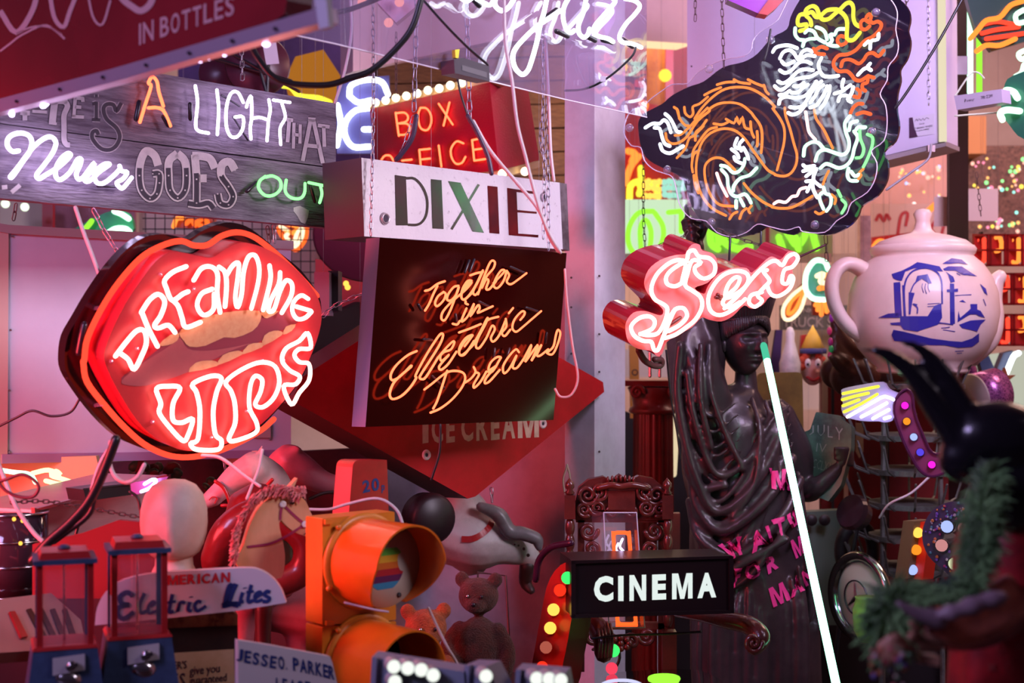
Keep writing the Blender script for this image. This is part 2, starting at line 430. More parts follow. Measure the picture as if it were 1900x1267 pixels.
# dark post, far right
struct(hpoly([at(1757, 600, 5.75), at(1797, 600, 5.65), at(1797, 600, 5.8), at(1757, 600, 5.9)], 0, 3.9).build('trim_2', mat('maroon_post', (0.035, 0.010, 0.014), 0.4)))
# ================================================================== hanging signs
N_WHITE = glow('neon_cool_white', (0.82, 0.90, 1.0), 5.5)
N_LILAC = glow('neon_lilac_white', (0.74, 0.60, 1.0), 8.0)
N_ORANGE = glow('neon_orange', (1.0, 0.23, 0.035), 1.9)
N_DEEP = glow('neon_deep_orange', (1.0, 0.13, 0.02), 1.6)
N_RED = glow('neon_red', (1.0, 0.05, 0.025), 2.0)
N_PINK = glow('neon_pink_white', (1.0, 0.44, 0.38), 5.4)
N_YELLOW = glow('neon_yellow', (1.0, 0.92, 0.06), 1.4)
N_GREEN = glow('neon_green', (0.20, 1.0, 0.22), 2.6)
N_LIME = glow('neon_lime', (0.35, 1.0, 0.05), 1.2)
N_MINT = glow('neon_mint', (0.50, 1.0, 0.66), 2.6)
N_AMBER = glow('neon_amber_red', (1.0, 0.115, 0.045), 4.6)
BLOCK = mat('black_tube_paint', (0.02, 0.012, 0.02), 0.3)
GLASS = clear('clear_glass', refl=2.0, haze=0.22)
W = crop(0, 0, 2.947); B = crop(0, 150, 5.51); L = crop(0, 400, 2.755); T = crop(620, 400, 2.7536)
T5 = crop(660, 470, 3.96); T6 = crop(840, 460, 3.84); X = crop(660, 280, 4.75); J = crop(620, 0, 2.947); J3 = crop(780, 0, 4.318)
B4 = crop(660, 140, 5.0); D1 = crop(1150, 0, 5.76); D2 = crop(1420, 0, 5.76); D3 = crop(1150, 200, 5.28); D4 = crop(1420, 200, 5.28)
S = crop(1120, 400, 3.1673); DP = crop(1600, 200, 4.873)

# ---- weathered plank sign -------------------------------------------------
pw = vplane(0, 300, 3.20, 623, 4.02)
wood = thing('plank_sign', 'weathered grey plank sign with white, red and green neon words, hanging at upper left', 'sign', pw.P(300, 400, -0.03))
M_OLD = mat('weathered_wood', (0.25, 0.20, 0.25), 0.75, noise=(7, (0.09, 0.06, 0.09), 0.32, 0.62), bump=0.6, bscale=24, stretch=(1, 1, 9), rotz=0)
for out in ([(-70, 66), (294, 136), (624, 192), (623, 311), (0, 228), (-70, 219)], [(-70, 221), (0, 230), (623, 313.5), (623, 424), (0, 368), (-70, 361)]):
    MB().prism(pw, out, 0.0, -0.035).build('plank', M_OLD, wood)
MB().prism(pw, [(160, 112), (300, 140), (300, 180), (160, 160)], -0.036, -0.05).build('batten', M_OLD, wood)
PAINT = mat('old_lilac_paint', (0.58, 0.49, 0.52), 0.7, noise=(30, (0.42, 0.35, 0.39), 0.3, 0.6))
INK = mat('old_black_paint', (0.030, 0.016, 0.035), 0.6)
def letters(strokes, wd, outl=1.3, light=PAINT, dark=INK, fn=pw.P, parent=wood, name='painted_letter', k=4, o=0.001):
    d = MB(); l = MB()
    for px in strokes: d.ribbon(fn, px, wd+2*outl, k=k, off=o); l.ribbon(fn, px, wd, k=k, off=o+0.0006)
    x = l.build(name, light, parent); d.build('letter_outline', dark, x)
letters([tr(B, '205,325 305,330'), tr(B, '255,320 255,405')], 9, k=1)
letters([tr(B, '330,310 480,320')], 6, k=1)
letters([tr(B, '560,210 545,330 535,430'), tr(B, '520,215 600,200 690,205')], 13, k=1)
letters([tr(B, '500,430 580,440')], 5, k=1)
letters([tr(B, '665,210 690,260 655,350 655,480 655,600 680,650 715,655')], 10)
letters([tr(B, '770,170 755,370'), tr(B, '760,175 855,180'), tr(B, '765,265 830,270'), tr(B, '735,365 858,370'), tr(B, '845,170 848,215')], 6.5, k=1)
letters([tr(B, '985,215 985,395'), tr(B, '950,235 985,225'), tr(B, '945,395 1025,400')], 6.5, 1.2, INK, PAINT, k=1)
letters([tr(B, '985,140 986,165')], 6, 1.2, INK, PAINT, k=1)
letters([tr(B, '1240,225 1190,310 1160,245 1090,240 1058,290 1090,390 1190,480 1225,570 1190,660 1120,705 1030,690 950,600 945,530 985,510 1005,550')], 7.5, 1.3, INK, PAINT)
letters([tr(W, '1562,652 1602,658'), tr(W, '1582,652 1572,778')], 7, k=1)
letters([tr(W, '1608,672 1604,812'), tr(W, '1642,680 1640,785'), tr(W, '1606,735 1642,740')], 6, k=1)
letters([tr(W, '1655,880 1700,650'), tr(W, '1712,650 1765,892'), tr(W, '1680,795 1745,802'), tr(W, '1685,652 1725,655')], 7.5, k=1)
letters([tr(W, '1738,685 1802,694'), tr(W, '1770,690 1774,802')], 7, k=1)
LT = mat('circus_letter_cream', (0.68, 0.58, 0.58), 0.7, noise=(25, (0.52, 0.44, 0.46), 0.3, 0.6))
G_ = {'g': ['865,905 845,850 800,825 770,880 762,960 775,1040 820,1085 858,1060 872,1000 870,950 835,950'],
      'o': ['970,838 925,880 922,960 930,1040 972,1082 1012,1040 1020,960 1010,880 970,838'],
      'e': ['1065,845 1075,980 1075,1110', '1050,850 1110,855 1150,870 1175,920', '1075,975 1130,975', '1030,1112 1090,1120 1140,1110 1168,1140'],
      's': ['1285,930 1255,885 1215,900 1210,960 1250,1020 1275,1075 1250,1120 1205,1110 1190,1060']}
for ch, st in G_.items():
    d = MB(); l = MB(); i_ = MB()
    for q in st:
        px = tr(W, q); d.ribbon(pw.P, px, 17, off=.001); l.ribbon(pw.P, px, 15, off=.0016)
        low = [p for p in smooth([Vector((a, b, 0)) for a, b in px], 4) if p.y*2.947 > 905+ (px[0][0]*2.947-865)*.1]
        if len(low) > 3: i_.ribbon(pw.P, [(p.x, p.y) for p in low], 9, off=.0022, k=1)
    x = l.build('painted_letter', LT, wood); d.build('letter_outline', INK, x); i_.build('letter_shade', INK, x)
    for q in st[:1]:
        for p in [p for p in smooth([Vector((a, b, 0)) for a, b in tr(W, q)], 1) if p.y*2.947 > 930]:
            dt = MB(); dt.ribbon(pw.P, [(p.x-1.4, p.y), (p.x+1.4, p.y)], 2.6, off=.003, k=1); dt.build('letter_dot', LT, x)
fl = MB(); fill(fl, pw.P, tr(W, '1605,1135 1640,1125 1690,1150 1685,1185 1668,1225 1645,1215 1625,1180 1605,1155'), .001); fl.build('paint_drip', LT, wood)
for q in ('10,1025 40,1022', '62,1052 110,1012'):
    fl = MB(); fl.ribbon(pw.P, tr(W, q), 8, off=.001, k=1); fl.build('paint_dot', LT, wood)
for q in ('765,668 795,570 826,472 812,455 832,420 858,445 868,500 893,580', '893,600 855,588 812,590', '875,590 900,615 932,688'):
    neon(wood, pw.P, tr(W, q), .035, .0042, N_AMBER)
neon(wood, pw.P, tr(W, '745,650 762,560'), .03, .007, BLOCK, 'electrode', k=1)
neon(wood, pw.P, tr(W, '895,640 920,685'), .03, .006, BLOCK, 'electrode', k=1)
for q in ('1068,470 1080,560 1070,680 1085,715 1140,728', '1186,492 1196,600 1188,735', '1330,560 1300,505 1262,512 1238,590 1238,690 1262,745 1300,745 1328,700 1328,640 1285,640',
          '1348,585 1358,550 1374,530 1376,640 1368,700 1372,760', '1376,648 1420,642 1464,655', '1470,545 1478,600 1468,660 1460,770', '1495,547 1585,560', '1540,560 1560,640 1532,700 1535,790'):
    neon(wood, pw.P, tr(W, q), .035, .0041, N_LILAC)
neon(wood, pw.P, tr(W, '1040,570 1042,650'), .03, .006, BLOCK, 'electrode', k=1)
for q in ('1210,520 1310,580', '1275,640 1355,765'): neon(wood, pw.P, tr(W, q), .015, .003, BLOCK, 'electrode', k=1)
neon(wood, pw.P, tr(B, '190,715 125,720 75,660 90,580 180,535 280,550 325,620 300,730 230,830 170,920 120,985 108,975 170,900 330,690 450,590 530,575 572,640 530,750 450,860 375,960 400,1000 470,960 600,880 690,800 722,755 690,742 620,800 570,900 575,985 620,1010 700,950 750,880 790,805 830,800 815,870 780,950 800,1005 845,990 900,920 962,840 945,910 870,1000 885,1030 940,1005 1010,935 1100,870 1120,850 1070,850 1000,900 965,970 990,1040 1060,1045 1150,980 1225,900 1222,870'), .035, .0050, N_LILAC)
neon(wood, pw.P, tr(B, '1225,872 1240,920 1300,935 1260,1000 1195,1040 1220,1085 1260,1092 1345,990'), .035, .0050, N_LILAC)
neon(wood, pw.P, tr(B, '1000,1075 1200,1080'), .02, .0035, BLOCK, 'electrode', k=1)
for q in ('1450,965 1420,990 1415,1030 1450,1068 1500,1065 1535,1030 1530,985 1490,962 1452,968', '1565,985 1560,1045 1590,1080 1640,1085 1665,1055 1668,1003', '1688,998 1745,1010 1800,1020', '1752,1015 1760,1060 1748,1108'):
    neon(wood, pw.P, tr(W, q), .035, .0042, N_GREEN)
for q in ('1350,1045 1400,1000', '1700,1020 1722,1100'): neon(wood, pw.P, tr(W, q), .025, .006, BLOCK, 'electrode', k=1)

# ---- lips sign --------------------------------------------------------------
pl = vplane(150, 640, 3.15, 590, 3.62, tilt=0.16)
lips = thing('lips_sign', 'big red open-mouth neon sign reading DREAMING LIPS', 'sign', pl.P(370, 850, 0))
back = smooth([Vector((x, y, 0)) for x, y in tr(L, '330,720 345,620 400,520 470,400 560,270 650,170 740,110 830,95 900,105 965,120 1030,80 1110,45 1180,35 1260,55 1340,110 1430,190 1530,270 1600,360 1640,440 1635,560 1590,720 1530,850 1420,990 1300,1110 1180,1180 1040,1230 900,1240 760,1200 620,1140 500,1030 400,900 340,800')], 3, True)
MB().prism(pl, [(p.x, p.y) for p in back], 0.0, -0.03).build('back_plate', mat('gloss_black_back', (0.015, 0.006, 0.008), 0.12), lips)
face = [(p.x, p.y) for p in smooth([Vector((x, y, 0)) for x, y in tr(L, '530,710 570,590 640,450 720,330 790,240 860,190 940,190 1010,205 1080,215 1140,180 1220,140 1310,150 1420,200 1530,290 1610,390 1640,470 1640,560 1600,690 1530,840 1440,960 1330,1070 1200,1150 1050,1195 940,1200 860,1170 760,1110 680,1020 600,890 550,790')], 3, True)]
M_LIP = mat('red_lip_paint', (0.74, 0.05, 0.045), 0.4, noise=(2.2, (0.52, 0.015, 0.03), 0.35, 0.65))
fb = MB().prism(pl, face, 0.085, 0.005).build('face_box', mat('red_box_side', (0.50, 0.02, 0.04), 0.35), lips)
f_ = MB(); fill(f_, pl.P, face, 0.0862); f_.build('face_paint', M_LIP, lips)
def paint(st, col, name, o, c=L, rough=.5, k=3, nz=None):
    m = MB(); px = [(p.x, p.y) for p in smooth([Vector((x, y, 0)) for x, y in tr(c, st)], k, True)]
    fill(m, pl.P, px, o); return m.build(name, mat(name+'_paint', col, rough, noise=nz), lips)
paint('620,830 700,770 800,690 880,620 930,570 1040,530 1140,495 1290,485 1420,490 1500,480 1535,530 1480,570 1400,600 1300,660 1200,700 1080,740 960,800 850,840 750,868 660,868', (0.30, 0.035, 0.06), 'mouth', .0868)
paint('620,845 720,760 860,670 920,625 960,680 1060,690 1200,670 1290,650 1180,690 1080,740 960,800 850,840 750,868 660,868', (0.50, 0.12, 0.12), 'tongue', .0874, nz=(4, (0.38, .06, .08), .3, .7))
TEETH = dict(nz=(60, (0.72, 0.30, 0.15), 0.3, 0.7))
for i, q in enumerate(('915,600 960,560 1080,510 1200,488 1325,487 1330,540 1290,590 1200,625 1145,622 1050,665 970,670 940,640', '810,662 870,610 915,602 905,640 860,662', '1335,490 1425,488 1365,525 1342,512',
          '965,800 1000,752 1060,740 1105,745 1110,768', '1112,765 1140,712 1200,692 1228,692 1235,712', '1237,710 1270,660 1320,650 1345,652 1340,672', '1345,665 1352,612 1400,588 1440,592 1440,612', '1447,608 1462,567 1512,555 1490,590')):
    paint(q, (0.80, 0.42, 0.22), 'tooth', .088, k=2, rough=.4, **TEETH)
neon(lips, pl.P, tr(L, '430,745 450,620 540,440 640,300 740,200 850,145 930,130 990,152 1060,150 1130,105 1210,85 1290,105 1370,160 1450,230 1540,320 1620,410'), .045, .0068, N_RED, 'border_tube', res=10)
neon(lips, pl.P, tr(L, '425,745 445,850 540,975 640,1085 740,1170 850,1222 960,1235 1080,1215 1200,1170 1330,1100 1400,1040'), .045, .0068, N_RED, 'border_tube', res=10)
for st, cl in (('590,718 650,640 700,588 738,590 748,650 725,715 685,785 655,735 610,700', 0), ('725,495 760,580 805,668', 0), ('722,495 765,430 810,402 842,440 822,510 790,560 810,575 860,560 895,597', 0),
               ('952,260 885,288 842,330 850,370 880,432 935,400 962,388', 0), ('880,430 910,462 930,520 950,570 1025,545', 0), ('990,330 1030,270 1080,262 1112,300 1110,400 1125,495', 0), ('1085,375 1030,400 1008,460 1040,508 1090,480 1095,400', 0),
               ('1120,262 1150,290 1158,360 1150,465', 0), ('1155,310 1190,255 1220,245 1215,320 1203,420 1215,468 1235,400 1245,290 1270,212 1305,205 1325,265 1318,350 1285,475', 0),
               ('1378,255 1382,330 1345,482', 0), ('1432,290 1425,350 1385,430 1372,485 1400,480 1430,390 1462,332 1492,350 1488,410 1440,497', 0), ('1575,425 1540,408 1502,440 1495,490 1520,528 1560,522 1592,492', 0), ('1515,465 1590,487', 0),
               ('800,885 860,872 920,882 885,960 885,1045 930,1058 985,1040 960,1125 935,1150 870,1085 815,1010 822,960', 1), ('985,860 1080,820 1132,832 1108,900 1090,1000 1100,1115 1132,1150 1115,1195 1005,1195 975,1165 1012,1140 1022,1000 1005,905', 1),
               ('1155,850 1230,790 1330,750 1405,770 1428,850 1400,930 1345,978 1305,965 1332,900 1340,840 1305,820 1280,870 1275,980 1312,1060 1305,1110 1205,1150 1170,1140 1202,1060 1200,960 1180,895', 1),
               ('1572,600 1588,675 1530,682 1505,712 1530,748 1580,760 1580,840 1530,905 1490,965 1450,872 1510,862 1532,822 1480,790 1442,740 1462,680 1530,640', 1)):
    neon(lips, pl.P, tr(L, st), .105, .0052, N_PINK, 'letter_tube', closed=bool(cl), k=5)
for x, y in ((490, 475), (490, 970)): MB().tube([pl.P(L[0]+x/L[2], L[1]+y/L[2], .0), pl.P(L[0]+(x+35)/L[2], L[1]+(y-5)/L[2], .045)], .006, 8).build('tube_support', GLASS, lips)
for q in ('820,300', '700,680', '990,375', '1375,260', '780,1055', '1080,1135', '1260,1000', '1340,740', '1450,740', '570,745'):
    x, y = tr(L, q)[0]; MB().tube([pl.P(x, y, .086), pl.P(x, y, .10)], .005, 8).build('tube_support', GLASS, lips)
neon(lips, pl.P, tr(L, '432,560 405,700'), .03, .009, BLOCK, 'electrode', k=1)

# ---- electric dreams light box ------------------------------------------------
pt = Plane((705, 443, 3.62), (1050, 467, 4.20), (684, 760, 3.58))
tog = thing('black_light_box', 'black box sign with glowing orange-red handwritten neon, Together in Electric Dreams', 'sign', pt.P(850, 785, -.02))
BX = [(704.5, 440.5), (1051.5, 469.5), (1027, 779), (678, 792)]
MB().prism(pt, BX, 0, -0.05).build('box_body', mat('box_side_lilac', (0.42, 0.26, 0.42), 0.4), tog)
f_ = MB(); fill(f_, pt.P, BX, .0008); f_.build('black_face', mat('gloss_black_acrylic', (0.012, 0.0006, 0.0006), 0.13, spec=0.55, stint=(1.0, 0.22, 0.14)), tog)  # specular tint carries the red glow around the tubes
for a in (T5, '510,275 545,265 600,225 655,205'), (T5, '600,240 570,300 540,370 510,420'), (T5, '645,285 605,315 583,365 600,388 645,345 662,300 645,283'), (T5, '755,238 720,248 680,300 672,340 700,345 740,300 758,245 722,350 690,430 655,490 630,480 640,430 700,360 780,290 840,215 850,200 820,205 785,260 775,320 800,338 860,285'), \
        (T6, '55,330 100,290 135,245 110,245 72,300 62,350 85,368 130,320 170,255 215,160'), (T6, '215,165 180,240 145,310 160,335 185,310'), (T6, '125,195 175,178 215,172'), (T6, '180,330 225,200 270,98 300,100 290,145 240,205 205,290 238,225 255,235 238,290 262,292 310,235'), \
        (T6, '290,250 340,200 370,162 345,160 308,215 292,270 320,285 362,235 385,165'), (T6, '385,162 402,195 385,240 415,258 470,222 525,180'), \
        (T6, '98,430 68,500 65,525 105,490 145,410 150,405 125,485 180,408 192,430 178,462 230,440 285,415'), (T6, '92,380 92,395 108,402'), (T6, '0,540 32,545 50,520'), \
        (T5, '448,718 380,750 300,820 258,890 268,932 325,905 400,830 405,835 345,885 280,950 250,1030 270,1070 335,1048 400,985 445,915 440,895 500,780 560,680 620,595 642,600 620,665 550,780 485,880 470,915 505,920 560,840 605,765'), \
        (T5, '605,765 660,700 710,650 725,655 700,705 650,725 622,755 632,790 685,745 640,795 612,835 628,855 680,812 740,722'), (T5, '852,600 800,650 760,720 778,748 825,712 871,665'), (T6, '85,700 130,640 140,620 95,640 52,700 45,752 75,765 115,720 152,662'), \
        (T6, '150,680 200,590 240,510 250,500 232,545 182,640 165,700 190,712 240,640 280,555 300,580 272,640 290,667 332,620 375,520'), (T6, '45,602 120,575 200,542'), (T6, '225,540 260,508 325,490'), \
        (T6, '378,505 382,560 350,605 372,627 410,582'), (T6, '400,465 430,428'), (T6, '482,512 508,480 512,455 488,455 440,510 425,570 452,597 500,562 560,510 630,450'), \
        (T5, '505,1000 560,958 660,880 730,863 792,880 803,930 770,1000 700,1080 620,1140 550,1170'), (T5, '672,862 640,960 600,1080 570,1140'), (T6, '150,848 162,885 130,930 90,958'), (T6, '162,885 188,900 150,970 155,995 200,950 240,880'), \
        (T6, '252,882 285,878 332,800 342,778 310,780 268,820 255,872 290,852 310,842 242,920 228,962 262,950 335,868'), (T6, '472,742 450,722 402,770 360,840 365,892 402,862 455,765 430,832 432,857 462,850 512,780'), \
        (T6, '500,802 560,690 540,760 518,810 605,690 585,750 562,802 632,690 600,760 622,767 680,722'), (T6, '680,722 672,748 710,757 742,700 767,612 750,583 735,622 718,700 680,740'):
    neon(tog, pt.P, tr(*a), .030, .0031, N_AMBER, 'letter_tube', res=6)
for a in (T, '668,290 690,230'), (T, '693,285 715,225'), (T, '900,262 975,295'), (T, '740,440 800,470'), (T, '980,470 1040,490'), (T, '455,632 500,636'), (T, '820,680 815,730'), (T, '895,680 880,730'), (T, '1085,600 1078,650'), (T, '620,505 625,545'), (T, '430,455 445,480'), (T, '500,820 560,880'):
    neon(tog, pt.P, tr(*a), .016, .0042, BLOCK, 'electrode', k=1)

# ---- DIXIE box ---------------------------------------------------------------
px_ = Plane((672, 293, 3.78), (1040, 340, 4.38), (675, 436, 3.78))
dix = thing('painted_box_sign', 'scuffed white box sign lettered DIXIE hanging on chains above the black box', 'sign', px_.P(850, 450, -.05))
DF = tr(X, '50,60 1800,280 1828,867 75,752')
MB().prism(px_, DF, 0, -.16).build('box_body', mat('dixie_side', (0.055, 0.035, 0.055), 0.5), dix)
f_ = MB(); fill(f_, px_.P, DF, .0008); f_.build('white_face', mat('chipped_white_paint', (0.70, 0.64, 0.66), 0.45, noise=(55, (0.34, 0.28, 0.30), 0.25, 0.40), bump=.2, bscale=60), dix)
MB().prism(px_, tr(X, '1800,280 1860,290 1885,880 1828,867'), .002, -.16).build('end_strip', mat('bare_metal_end', (0.22, 0.18, 0.20), 0.45, 0.5, noise=(20, (.1, .07, .08), .35, .6)), dix)
MIR1 = mat('mirror_letter_green_reflection', (0.34, 0.28, 0.31), 0.16, 0.9, noise=(5, (0.20, 0.34, 0.24), 0.35, 0.6)); MIR2 = mat('mirror_letter_red_reflection', (0.30, 0.02, 0.03), 0.2, 0.75, noise=(6, (.10, .01, .02), .35, .65))  # mirror letters: reflected green and red are put into the base colours
def flat(parent, pl_, pxs, m, name, o=.002, c=None):
    x = MB(); fill(x, pl_.P, tr(c, pxs) if c else pxs, o); return x.build(name, m, parent)
for q, m in (('345,212 443,225 460,655 355,655', MIR1), ('662,248 757,258 775,688 677,682', MIR1), ('815,265 925,280 1130,720 1030,710', MIR1), ('1162,306 1250,316 1267,730 1180,722', MIR2),
             ('1335,325 1418,338 1585,358 1585,380 1418,362 1425,520 1595,536 1595,553 1426,540 1433,728 1610,740 1610,762 1350,742', MIR2)):
    flat(dix, px_, q, m, 'letter', c=X)
for q, wd in (('443,240 520,245 590,320 630,430 625,550 590,620 540,650 460,650', 4.6), ('1085,295 965,495 845,690', 4.6)):
    x = MB(); x.ribbon(px_.P, tr(X, q), wd, off=.0022); x.build('letter', MIR1, dix)
for q, r in (('253,597', .017), ('1655,410', .015)):
    c = px_.P(*tr(X, q)[0], .002); x = MB()
    x.lathe([(.006, .0), (.006, .003), (r*.62, .005), (r*.7, .009), (r*.85, .007), (r, .0)], c, 20, px_.n); x.build('eyelet', mat('eyelet_metal', (0.45, 0.38, 0.40), 0.35, .6), dix, True)
    MB().lathe([(.0001, .0035), (.009, .0035), (.009, .0)], c+px_.n*.002, 16, px_.n).build('eyelet_hole', INK, dix)

# ---- red diamond ICE CREAM box -----------------------------------------------
pi_ = Plane((560, 740, 3.86), (1119, 715, 4.62), (880, 925, 4.24))
ice = thing('diamond_sign', 'dark red diamond-shaped box sign lettered ICE CREAM behind the black box', 'sign', pi_.P(870, 925, 0))
DD = [(546, 733), (560, 700), (800, 545), (830, 545), (1119, 709), (1121, 727), (882, 921), (868, 925), (548, 747)]
MB().prism(pi_, DD, 0, -.14).build('box_body', mat('diamond_side', (0.05, 0.008, 0.008), 0.5), ice)
flat(ice, pi_, DD, mat('faded_red_paint', (0.50, 0.007, 0.012), 0.5, spec=0.25, noise=(8, (0.36, 0.005, 0.008), .35, .65)), 'red_face', .001)
CRE = mat('old_cream_letter', (0.68, 0.48, 0.36), 0.6, noise=(30, (.50, .32, .24), .3, .6))
for ch, x0, x1, y in (('I', 784, 795, 0), ('C', 801, 822, 0), ('E', 828, 844, -1), ('C', 856, 878, -3), ('R', 884, 905, -5), ('E', 911, 927, -6), ('A', 932, 956, -8), ('M', 961, 1000, -10)):
    x = MB(); lettering(x, pi_.P, ch, [(x0-.5, 770+y), (x1, 769+y), (x1, 821+y), (x0, 823+y)], .0016, bold=.035); x.build('letter', CRE, ice)
for cx_, cy_ in ((791, 844), (1007, 786)):
    MB().lathe([(.007, 0), (.007, .004), (.014, .004), (.016, 0)], pi_.P(cx_, cy_, .001), 20, pi_.n).build('eyelet', mat('white_washer', (0.72, .62, .6), .4), ice, True)
    MB().lathe([(.0001, .002), (.0052, .002), (.0052, 0)], pi_.P(cx_, cy_, .001), 14, pi_.n).build('eyelet_hole', INK, ice)

# ---- bottles sign, top left ----------------------------------------------------
pc = vplane(0, 180, 2.85, 600, 2.14)
bot = thing('red_bottle_sign', 'glossy red and cream sign lettered IN BOTTLES cropped by the upper left corner', 'sign', pc.P(200, 180, -.03))
RF = [(-60, -160), (540, -160), (532, 0), (528, 26), (510, 38), (373, 79), (206, 128), (0, 183), (-60, 198)]
MB().prism(pc, RF, 0, -.05).build('sign_body', mat('maroon_side', (0.12, 0.01, 0.02), 0.3), bot)
flat(bot, pc, RF, mat('gloss_red_enamel', (0.26, 0.008, 0.016), 0.06, coat=0.9, noise=(1.2, (0.18, 0.005, 0.010), .4, .6)), 'red_face', .001)
MB().prism(pc, [(-60, 198), (0, 183), (206, 128), (373, 79), (600, 12), (604, 40), (380, 103), (210, 152), (0, 208), (-60, 222)], .004, -.022).build('edge_rail', mat('edge_alloy', (0.60, 0.46, 0.60), 0.28, 0.6), bot)
MB().prism(pc, [(574, -60), (600, -60), (610, 50), (592, 54)], .012, .002).build('corner_bracket', mat('bracket_white', (.6, .55, .62), .4), bot)
CR = mat('rose_cream_lettering', (0.62, 0.32, 0.34), 0.35)
x = MB(); lettering(x, pc.P, 'IN', [(258, 44), (285, 36), (285, 74), (258, 84)], .002, bold=.01); x.build('lettering', CR, bot)
for i, ch in enumerate('BOTTLES'):
    x0 = 297+i*20.2; y0 = 33-i*6.3; x = MB(); lettering(x, pc.P, ch, [(x0, y0), (x0+16, y0-5), (x0+16, y0+32), (x0, y0+37)], .002, bold=.012); x.build('letter', CR, bot)
for q, wd in (('0,20 30,60 60,20 70,-20', 10), ('90,-30 100,30 118,50 130,20 150,-30', 8), ('160,-30 172,30 190,45 205,0', 4), ('205,-40 225,-5 245,12 262,20 280,5 290,-30', 12), ('30,62 60,50 90,50 115,65', 3), ('0,95 20,80 40,65 80,47 100,55 120,72', 3.5), ('305,-60 315,-15 330,-40', 7)):
    x = MB(); x.ribbon(pc.P, tr(FULL, q), wd, off=.002); x.build('script_stroke', CR, bot)
for q in ('2,205 18,200 22,212', '40,190 55,196 62,186', '70,182 86,188 80,196', '370,100 372,110', '388,105 395,92 408,88 416,98', '425,84 436,90', '484,70 494,80'):
    neon(bot, pc.P, tr(FULL, q), -.02, .006, N_LILAC, 'neon_tube')  # neon script reflected under the sign, drawn as glowing tubes
for q in ('6,205 60,190 120,173', '215,148 300,122 372,104'): neon(bot, pc.P, tr(FULL, q), -.045, .0045, N_LILAC, 'neon_tube')  # bright glare on the rail, drawn as long glowing tubes
for i in range(7):
    q_ = pc.P(30+i*80, 188-i*22.5, .008); MB().ball(q_, .0035, 8).build('screw', INK, bot)

# ---- jazz on clear acrylic ----------------------------------------------------
pj = vplane(620, 300, 3.05, 1200, 4.02)
jz = thing('acrylic_neon_sign', 'clear acrylic sheet carrying the white script neon word jazz, top centre', 'sign', pj.P(900, 150, 0))
MB().prism(pj, [(470, -120), (1200, -120), (1200, 217), (1153, 207), (1048, 184), (620, 81), (470, 50)], 0, -.006).build('acrylic_sheet', clear('lilac_acrylic', (0.93, 0.90, 0.98), 2.6, 0.10, (0.62, 0.50, 0.85)), jz)
MB().tube([pj.P(470, 49, 0), pj.P(620, 81, 0), pj.P(1048, 184.5, 0), pj.P(1200, 217.5, 0)], .0018, 6).build('polished_edge', mat('acrylic_edge', (0.75, .68, .85), .3, emit=None), jz)
for q, r in (('320,-20 370,8 420,-20', .0052), ('450,-10 490,12 540,40 570,30 590,-15', .0052), ('600,-20 600,45 650,85 705,60 755,-15', .0058),
             ('1015,-20 990,100 960,200 930,350 880,520 850,578 810,595 760,545 740,460 762,390 830,310 930,215 1040,140 1120,85', .0058),
             ('1190,-20 1150,60 1145,150 1170,235 1205,262 1232,245', .0058), ('1330,-20 1305,100 1268,200 1272,265 1308,300 1342,275 1355,232', .0058),
             ('1540,-15 1560,15 1480,110 1400,205 1390,262 1430,292 1500,308 1545,335', .0058), ('1640,-10 1720,8 1758,50 1722,110 1645,195 1595,290 1620,338 1695,350 1770,380', .0058)):
    neon(jz, pj.P, tr(J3, q), .045, r, N_WHITE, 'letter_tube', k=5, res=10)
for q in ('430,0 470,45', '1005,140 1090,80', '1090,250 1180,290', '1330,290 1400,325', '1460,320 1540,340', '1615,315 1700,375'):
    neon(jz, pj.P, tr(J3, q), .03, .007, BLOCK, 'electrode', k=1)
trf = thing('transformer', 'small dark grey transformer with a yellow tag hanging below the jazz sign', 'transformer', pj.P(875, 148, .03))
MB().prism(pj, tr(J, '655,325 700,315 848,360 850,445 660,400'), .045, .004).build('case', mat('grey_case', (0.06, 0.06, 0.08), 0.4), trf)
MB().prism(pj, tr(J, '662,272 686,268 680,318 664,316'), .035, .025).build('yellow_tag', mat('yellow_tag', (0.85, 0.75, 0.05), 0.5, emit=None), trf)
flat(trf, pj, tr(J, '700,355 835,395 835,425 700,385'), mat('label_grey', (.12, .12, .14), .5), 'label', .046)
# ---- chinese dragon in neon on a cloud-shaped black board -----------------------
pd = vplane(1180, 300, 4.62, 1680, 4.10)
drg = thing('dragon_sign', 'neon dragon sign on a cloud-shaped black board with clear cover', 'sign', pd.P(1430, 440, 0))
blk = [(1184, 236), (1187, 220), (1197, 209), (1228, 193), (1247, 177), (1278, 161), (1306, 151), (1341, 125), (1379, 115), (1405, 100), (1432, 70), (1460, 54), (1467, 31), (1482, 3), (1500, -18), (1560, -34), (1620, -28), (1655, -12), (1682, 12), (1689, 35), (1685, 57), (1689, 75), (1688, 92), (1682, 111), (1670, 130), (1671, 150), (1665, 175), (1664, 206), (1668, 234), (1661, 262), (1640, 282), (1647, 302), (1646, 333), (1628, 363), (1600, 381), (1592, 400), (1577, 418), (1549, 433), (1522, 436), (1490, 428), (1470, 436), (1440, 428), (1423, 421), (1405, 432), (1387, 437), (1360, 442), (1335, 436), (1311, 421), (1290, 395), (1279, 370), (1271, 345), (1264, 329), (1235, 314), (1205, 298), (1190, 276)]
blk = [(p.x, p.y) for p in smooth([Vector((x, y, 0)) for x, y in blk], 3, True)]
M_GLB = mat('gloss_black_dragon_board', (0.010, 0.006, 0.016), 0.07, coat=.7)
MB().prism(pd, blk, 0, -.012).build('back_board', M_GLB, drg)
